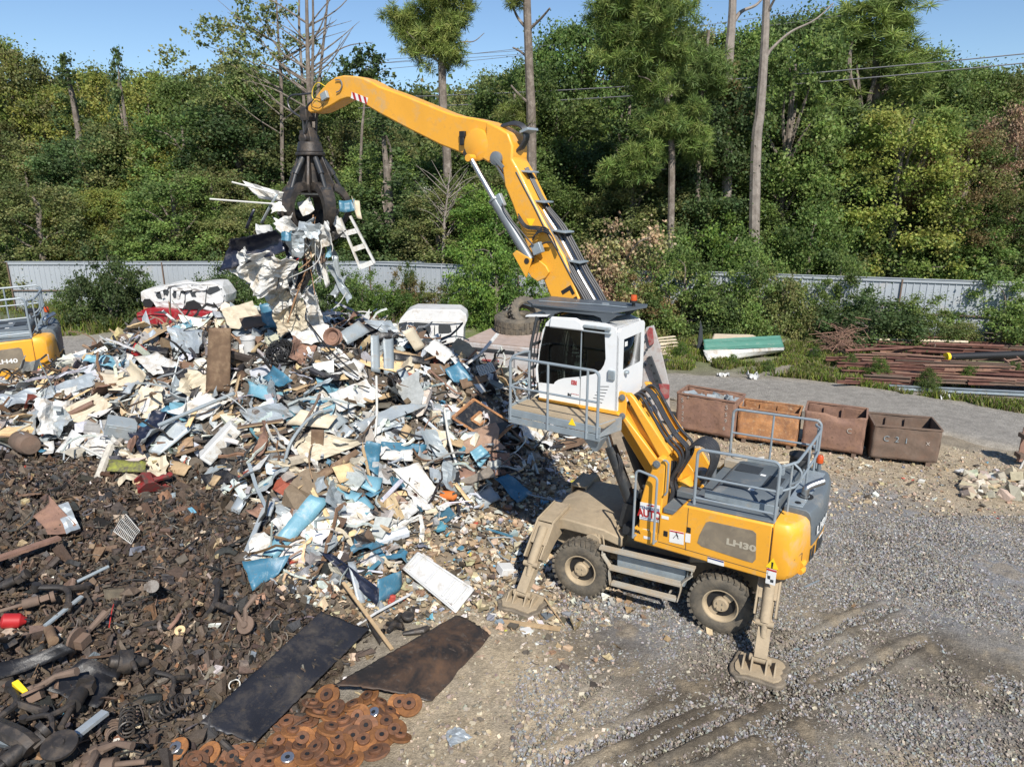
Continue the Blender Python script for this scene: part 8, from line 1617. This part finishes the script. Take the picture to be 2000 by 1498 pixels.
for i,(lb,mt,u0,v0,u1,v1,w_) in enumerate((('galvanised channel lying at the right edge by the stones','sheet_galv',1905,934,2010,928,.12),('wooden batten under the galvanised channel','wood',1912,944,1990,938,.08),('thin white strip lying before the bins','sheet_white',1425,905,1492,893,.05),('thin wooden strip beside the white one','wood_pale',1440,910,1540,902,.03),('white scrap of sheet at the foot of the bins','sheet_white',1575,905,1590,902,.1),('pale offcut right of the bins','sheet_white',1868,921,1885,918,.12))):
    a = gz(u0,v0,.05); b = gz(u1,v1,.05); c = (a+b)/2; m = MB(); bar_between(m,a-c,b-c,w_,.04); o = m.build('metal_offcut' if 'sheet' in mt else 'wood_strip', M_[mt], None); o.location = c; tag(o, uniq(lb), 'offcut')
st_b = Bag(); P = np.array([gz(u,v,.03) for u,v in zip(JR.uniform(1880,2010,160),JR.uniform(925,972,160))]); scatter(st_b,P,.08,.26,([(.42,.35,.25),(.5,.45,.36),(.3,.26,.2)],[3,2,1]),[(CHUNKS[:3],1)],None,.2); tag(st_b.build('rubble', M_['debris']),'heap of tan rubble at the right edge below the bins','rubble',kind='stuff')
# ------------------------------------------------------------------ stacks beyond the road
def px_sheet(name,label,cat,mt,pts,rib=0,z=.0,th=.02,amp=.01,group=None):
    return panel(name,label,cat,mt,pts,amp=amp,rib=rib,th=th,torn=.005,folds=0,group=group,smooth=60)
for k in range(4): px_sheet('roofing_sheet',['topmost green corrugated roofing sheet by the road','second green corrugated roofing sheet under the top one','third green roofing sheet down the stack','lowest green roofing sheet of the stack'][k],'roofing sheet','green_sheet',[(1374+2*k,664+3*k,.62-.1*k),(1524-k,656+3*k,.62-.1*k),(1531-k,678+3*k,.50-.1*k),(1376+2*k,684+3*k,.50-.1*k)],rib=.02)
for k in range(4): px_sheet('white_cladding',['topmost white wall panel leaning below the green sheets','second white wall panel of the leaning stack','third white wall panel of the leaning stack','lowest white wall panel of the leaning stack'][k],'panel','sheet_white',[(1373+2*k,684+2*k,.50-.03*k),(1531,677+2*k,.50-.03*k),(1533-k,681+2*k,.30-.03*k),(1382+2*k,704+1.5*k,.14-.03*k)],amp=.004)
px_sheet('plywood_board','pinkish boards behind the green roofing sheets','board','wood_pale',[(1395,652,.5),(1470,654,.5),(1480,660,.5),(1390,664,.5)])
_q = gz(1370,690); panel('mesh_screen','upright narrow black mesh panel left of the roofing sheets','panel','slat_dark',[(1360,690),(1374,690),(1372,640),(1368,625)],.01,plane=_q[1],torn=0,folds=0)
for k in range(9):
    a = gz(1258+3*k,664+4.2*k,.42-.045*k); b = gz(1318+2*k,657+4.0*k+(k%3)*2,.42-.045*k); c = (a+b)/2; m = MB(); bar_between(m,a-c,b-c,.15,.045); o = m.build('timber_plank', M_['wood_pale'], None, bevel=.004); o.location = c; tag(o,'pale sawn plank in the small timber stack right of the cab','plank','pale planks stacked right of the cab')
# steel beam pile
bs_ = np.random.default_rng(31); mats_b = ['beam_rust','beam_rust','beam_rust','rust','rust_dark']
def hbeam(a, b, s, mt, lb, pipe=False):
    c = (a+b)/2; t = (b-a)/np.linalg.norm(b-a); m = MB()
    if pipe: m.cyl(tuple(a-c),tuple(b-c),s/2,s/2,12)
    else:
        up = A(0,0,1); ay = np.cross(up,t); ay /= np.linalg.norm(ay)
        for z in (-s/2,s/2): bar_between(m,a-c+up*z,b-c+up*z,s,.02)
        bar_between(m,a-c,b-c,.02,s-.022)
    o = m.build('steel_pipe' if pipe else 'steel_beam', M_[mt], None); o.location = c; tag(o, lb, 'pipe' if pipe else 'beam', 'rusty beams piled beyond the road'); return o
for i in range(64):
    u = bs_.uniform(1610,1900); v = bs_.uniform(668,748); 
    if v > 720 and u < 1630: continue
    if v < 690 and u < 1640: u += 60
    L = bs_.uniform(55,260)*(1 if u > 1640 else .6); sl = .02+.05*bs_.random(); z = .2+.42*bs_.random()*(1-abs(v-705)/70); a = gz(u,v,z); b = gz(u+L,v+L*sl-3*bs_.random(),z+.08*bs_.normal())
    b[2] = abs(b[2]); hbeam(a,b,bs_.uniform(.09,.2),mats_b[bs_.integers(0,5)],'rusty red brown steel beam in the pile beyond the road',False)
for i,(u0,v0,u1,v1) in enumerate(((1680,662,1890,668),(1700,668,1960,676),(1650,685,1800,678),(1702,655,1900,662))):
    hbeam(gz(u0,v0,.5),gz(u1,v1,.5),.12,'beam_rust' if i else 'wood_pale','thin rusty pipe on the back of the beam pile' if i else 'pale timber on the back of the beam pile',True)
a = gz(1849,697,.55); b = gz(2060,690,.55); o = hbeam(a,b,.30,'black','thick black pipe with a yellow end cap on the beam pile',True); del o['group']
c = (a+b)/2; t = (b-a)/np.linalg.norm(b-a); m = MB(); m.cyl(tuple(a-c-t*.04),tuple(a-c+t*.08),.17,.17,16); m.build('end_cap', M_['warn'], o)
o = rod('white_jar','small pale plastic jar standing on the beam pile','jar','plastic_white',[(1790,716,.1),(1790,706,.3)],.12); 
for k in range(4):
    a = gz(1735+60*k*.0+0,754+2.2*k,.1); 
hbeam(gz(1736,756,.14),gz(2030,770,.14),.14,'galv','long grey beam at the front edge of the beam pile').pop('group',None) if False else hbeam(gz(1736,756,.14),gz(2030,770,.14),.14,'galv','long grey beam at the front edge of the beam pile')
e = empty('steel_grate', gz(1985,725), 0, 'rusty stair like grate leaning on the right end of the beam pile', 'grate'); o_ = gz(1985,725)
for pts in (((1960,702),(1990,726)),((1985,698),(2015,722))): m = MB(); bar_between(m,gz(pts[0][0],pts[0][1],.5)-o_,gz(pts[1][0],pts[1][1],.2)-o_,.05,.1); m.build('side_rail', M_['rust'], e)
for k in range(4): m = MB(); bar_between(m,gz(1964+7.5*k,705+6*k,.47-.07*k)-o_,gz(1989+7.5*k,701+6*k,.47-.07*k)-o_,.1,.03); m.build('rung', M_['rust'], e)
# brown wire bale
G = gz(1640,695); m = MB()
for k in range(150):
    p0 = A(JR.normal()*.35,JR.normal()*.3,abs(JR.normal())*.5+.1); m.tube([p0, p0+A(JR.normal()*.4,JR.normal()*.3,JR.random()*.5-.1), p0+A(JR.normal()*.5,JR.normal()*.3,JR.random()*.4-.2)],.012,3)
o = m.build('wire_bale', M_['rust'], None); o.location = (G[0],G[1],.1); tag(o,'brown heap of tangled rusty wire left of the steel beams','wire heap')
block('white_bag','torn white plastic bag hanging in the shrub left of the wire heap','bag','plastic_white',(1572,636,0),(.4,.05,.5),(.1,.1,.2),None,rag=.1) if False else None
for lb,u,v in (('crumpled white bag in the verge below the white panels',1413,733),('small white litter bag on the verge right of the white panels',1470,738),('white plastic scrap beside the road at the right',1843,776)):
    P = gz(u,v,.08); m = MB(); V_,F_ = p_sheet(JR,6,6,.5,.5); m.add(V_*.4,[tuple(f) for f in F_]); o = m.build('plastic_bag', M_['plastic_white'], None, smooth=60, solid=.004); o.location = P; tag(o, uniq(lb), 'bag')
# crumpled light sheet and litter on the dirt in front
panel('plastic_film','crumpled pale plastic film on the dirt right of the discs','film','sheet_galv',[(868,1430,.05),(890,1415,.06),(922,1436,.05),(880,1462,.03)],amp=.05,res=.03,folds=4)

# ------------------------------------------------------------------ greasy suspension parts and springs in the lower left heap
for i,(u,v,k) in enumerate(((60,1352,0),(150,1372,1),(28,1476,1),(186,1470,0),(92,1408,2),(22,1380,2),(225,1440,3),(250,1385,3),(16,1250,0),(60,1180,1),(120,1160,2),(300,1395,3),(210,1498,1),(330,1330,2),(20,1140,1),(150,1250,0),(420,1180,2),(300,1150,1),(480,1220,0),(60,1060,3))):
    r = np.random.default_rng(i+40); P = hit(u,v,.2); m = MB(); s_ = .8+.5*r.random()
    if k == 0:
        m.lathe([(.0,.07),(.05,.07),(.06,.03),(.15,.02),(.15,-.01),(.0,-.01)],seg=20); m.tube([(0,0,0),(.25,.08,.05),(.5,.0,.0)],[.05,.035,.05],8); m.tube([(0,.05,0),(.2,.3,.05),(.3,.45,-.02)],[.05,.03,.045],8); m.box((.02,.02,-.06),(.16,.12,.1))
    elif k == 1:
        m.tube([(-.3,0,0),(-.12,0,.02),(-.12,0,.02),(.1,0,.04),(.1,0,.04),(.42,0,.06)],[.045,.045,.08,.08,.03,.03],12); m.lathe([(.0,-.03),(.09,-.03),(.09,.03),(.0,.03)],(-.3,0,0),'X',14); m.box((-.2,.06,0),(.12,.1,.09))
    elif k == 2:
        q = [(-.3,-.15,0),(0,.05,.06),(.3,-.12,0),(.34,-.12,-.01)]; m.tube(smooth_path(q,4),.04,8); m.tube([(0,.05,.06),(.02,.35,.0)],[.04,.05],8)
        for p in (q[0],q[2],(.02,.35,.0)): m.cyl((p[0],p[1],p[2]-.05),(p[0],p[1],p[2]+.05),.055,.055,12)
    else:
        m.tube([(.075*math.cos(t),.075*math.sin(t),t*.013) for t in np.linspace(0,12*PI,90)],.011,5)
    o = m.build({0:'wheel_hub',1:'shock_absorber',2:'control_arm',3:'coil_spring'}[k], M_['dark_steel' if i % 3 else 'rust_dark'], None); o.location = P; o.scale = (s_,)*3; o.rotation_euler = (r.normal()*.5+(1.3 if k == 3 else 0), r.normal()*.4, r.random()*6)
    tag(o, {0:'greasy dark wheel hub with arms in the dark heap',1:'dark shock absorber lying in the dark heap',2:'three pointed control arm lying in the dark heap',3:'dark coil spring lying in the dark heap'}[k], {0:'hub',1:'shock absorber',2:'control arm',3:'spring'}[k], 'greasy suspension parts in the dark heap')
# ================================================================== light, sky, camera
w = bpy.data.worlds.new('World'); SC.world = w; w.use_nodes = True; nt = w.node_tree; bg = nt.nodes['Background']
sky = nt.nodes.new('ShaderNodeTexSky'); sky.sky_type = 'NISHITA'; sky.sun_disc = False
SAZ = math.atan2(.24,-.97); SEL = rad(44)
sky.sun_elevation = SEL; sky.sun_rotation = math.atan2(.24,-.97); sky.air_density = 1.0; sky.dust_density = .15; sky.ozone_density = 5.0; sky.altitude = 100
nt.links.new(sky.outputs[0], bg.inputs[0]); bg.inputs[1].default_value = .10
sl = bpy.data.lights.new('sun', 'SUN'); sl.energy = 5.0; sl.angle = rad(.53); sl.color = (1,.95,.87); so = bpy.data.objects.new('sun', sl); COL.objects.link(so)
d = Vector((.24,-.97,0)).normalized()*math.cos(SEL)+Vector((0,0,math.sin(SEL))); so.rotation_euler = d.to_track_quat('Z','Y').to_euler()
cam = bpy.data.cameras.new('camera'); co = bpy.data.objects.new('camera', cam); COL.objects.link(co); co.location = (0,0,CH); co.rotation_euler = (rad(90)-PT,0,0)
cam.sensor_width = 36; cam.lens = 36*FPX/2000; cam.clip_end = 4000; cam.clip_start = .1; SC.camera = co
SC.view_settings.view_transform = 'Standard'; SC.view_settings.look = 'None'; SC.view_settings.exposure = .35; SC.view_settings.gamma = 1
SC.cycles.max_bounces = 6; SC.cycles.transparent_max_bounces = 8; SC.cycles.use_denoising = True
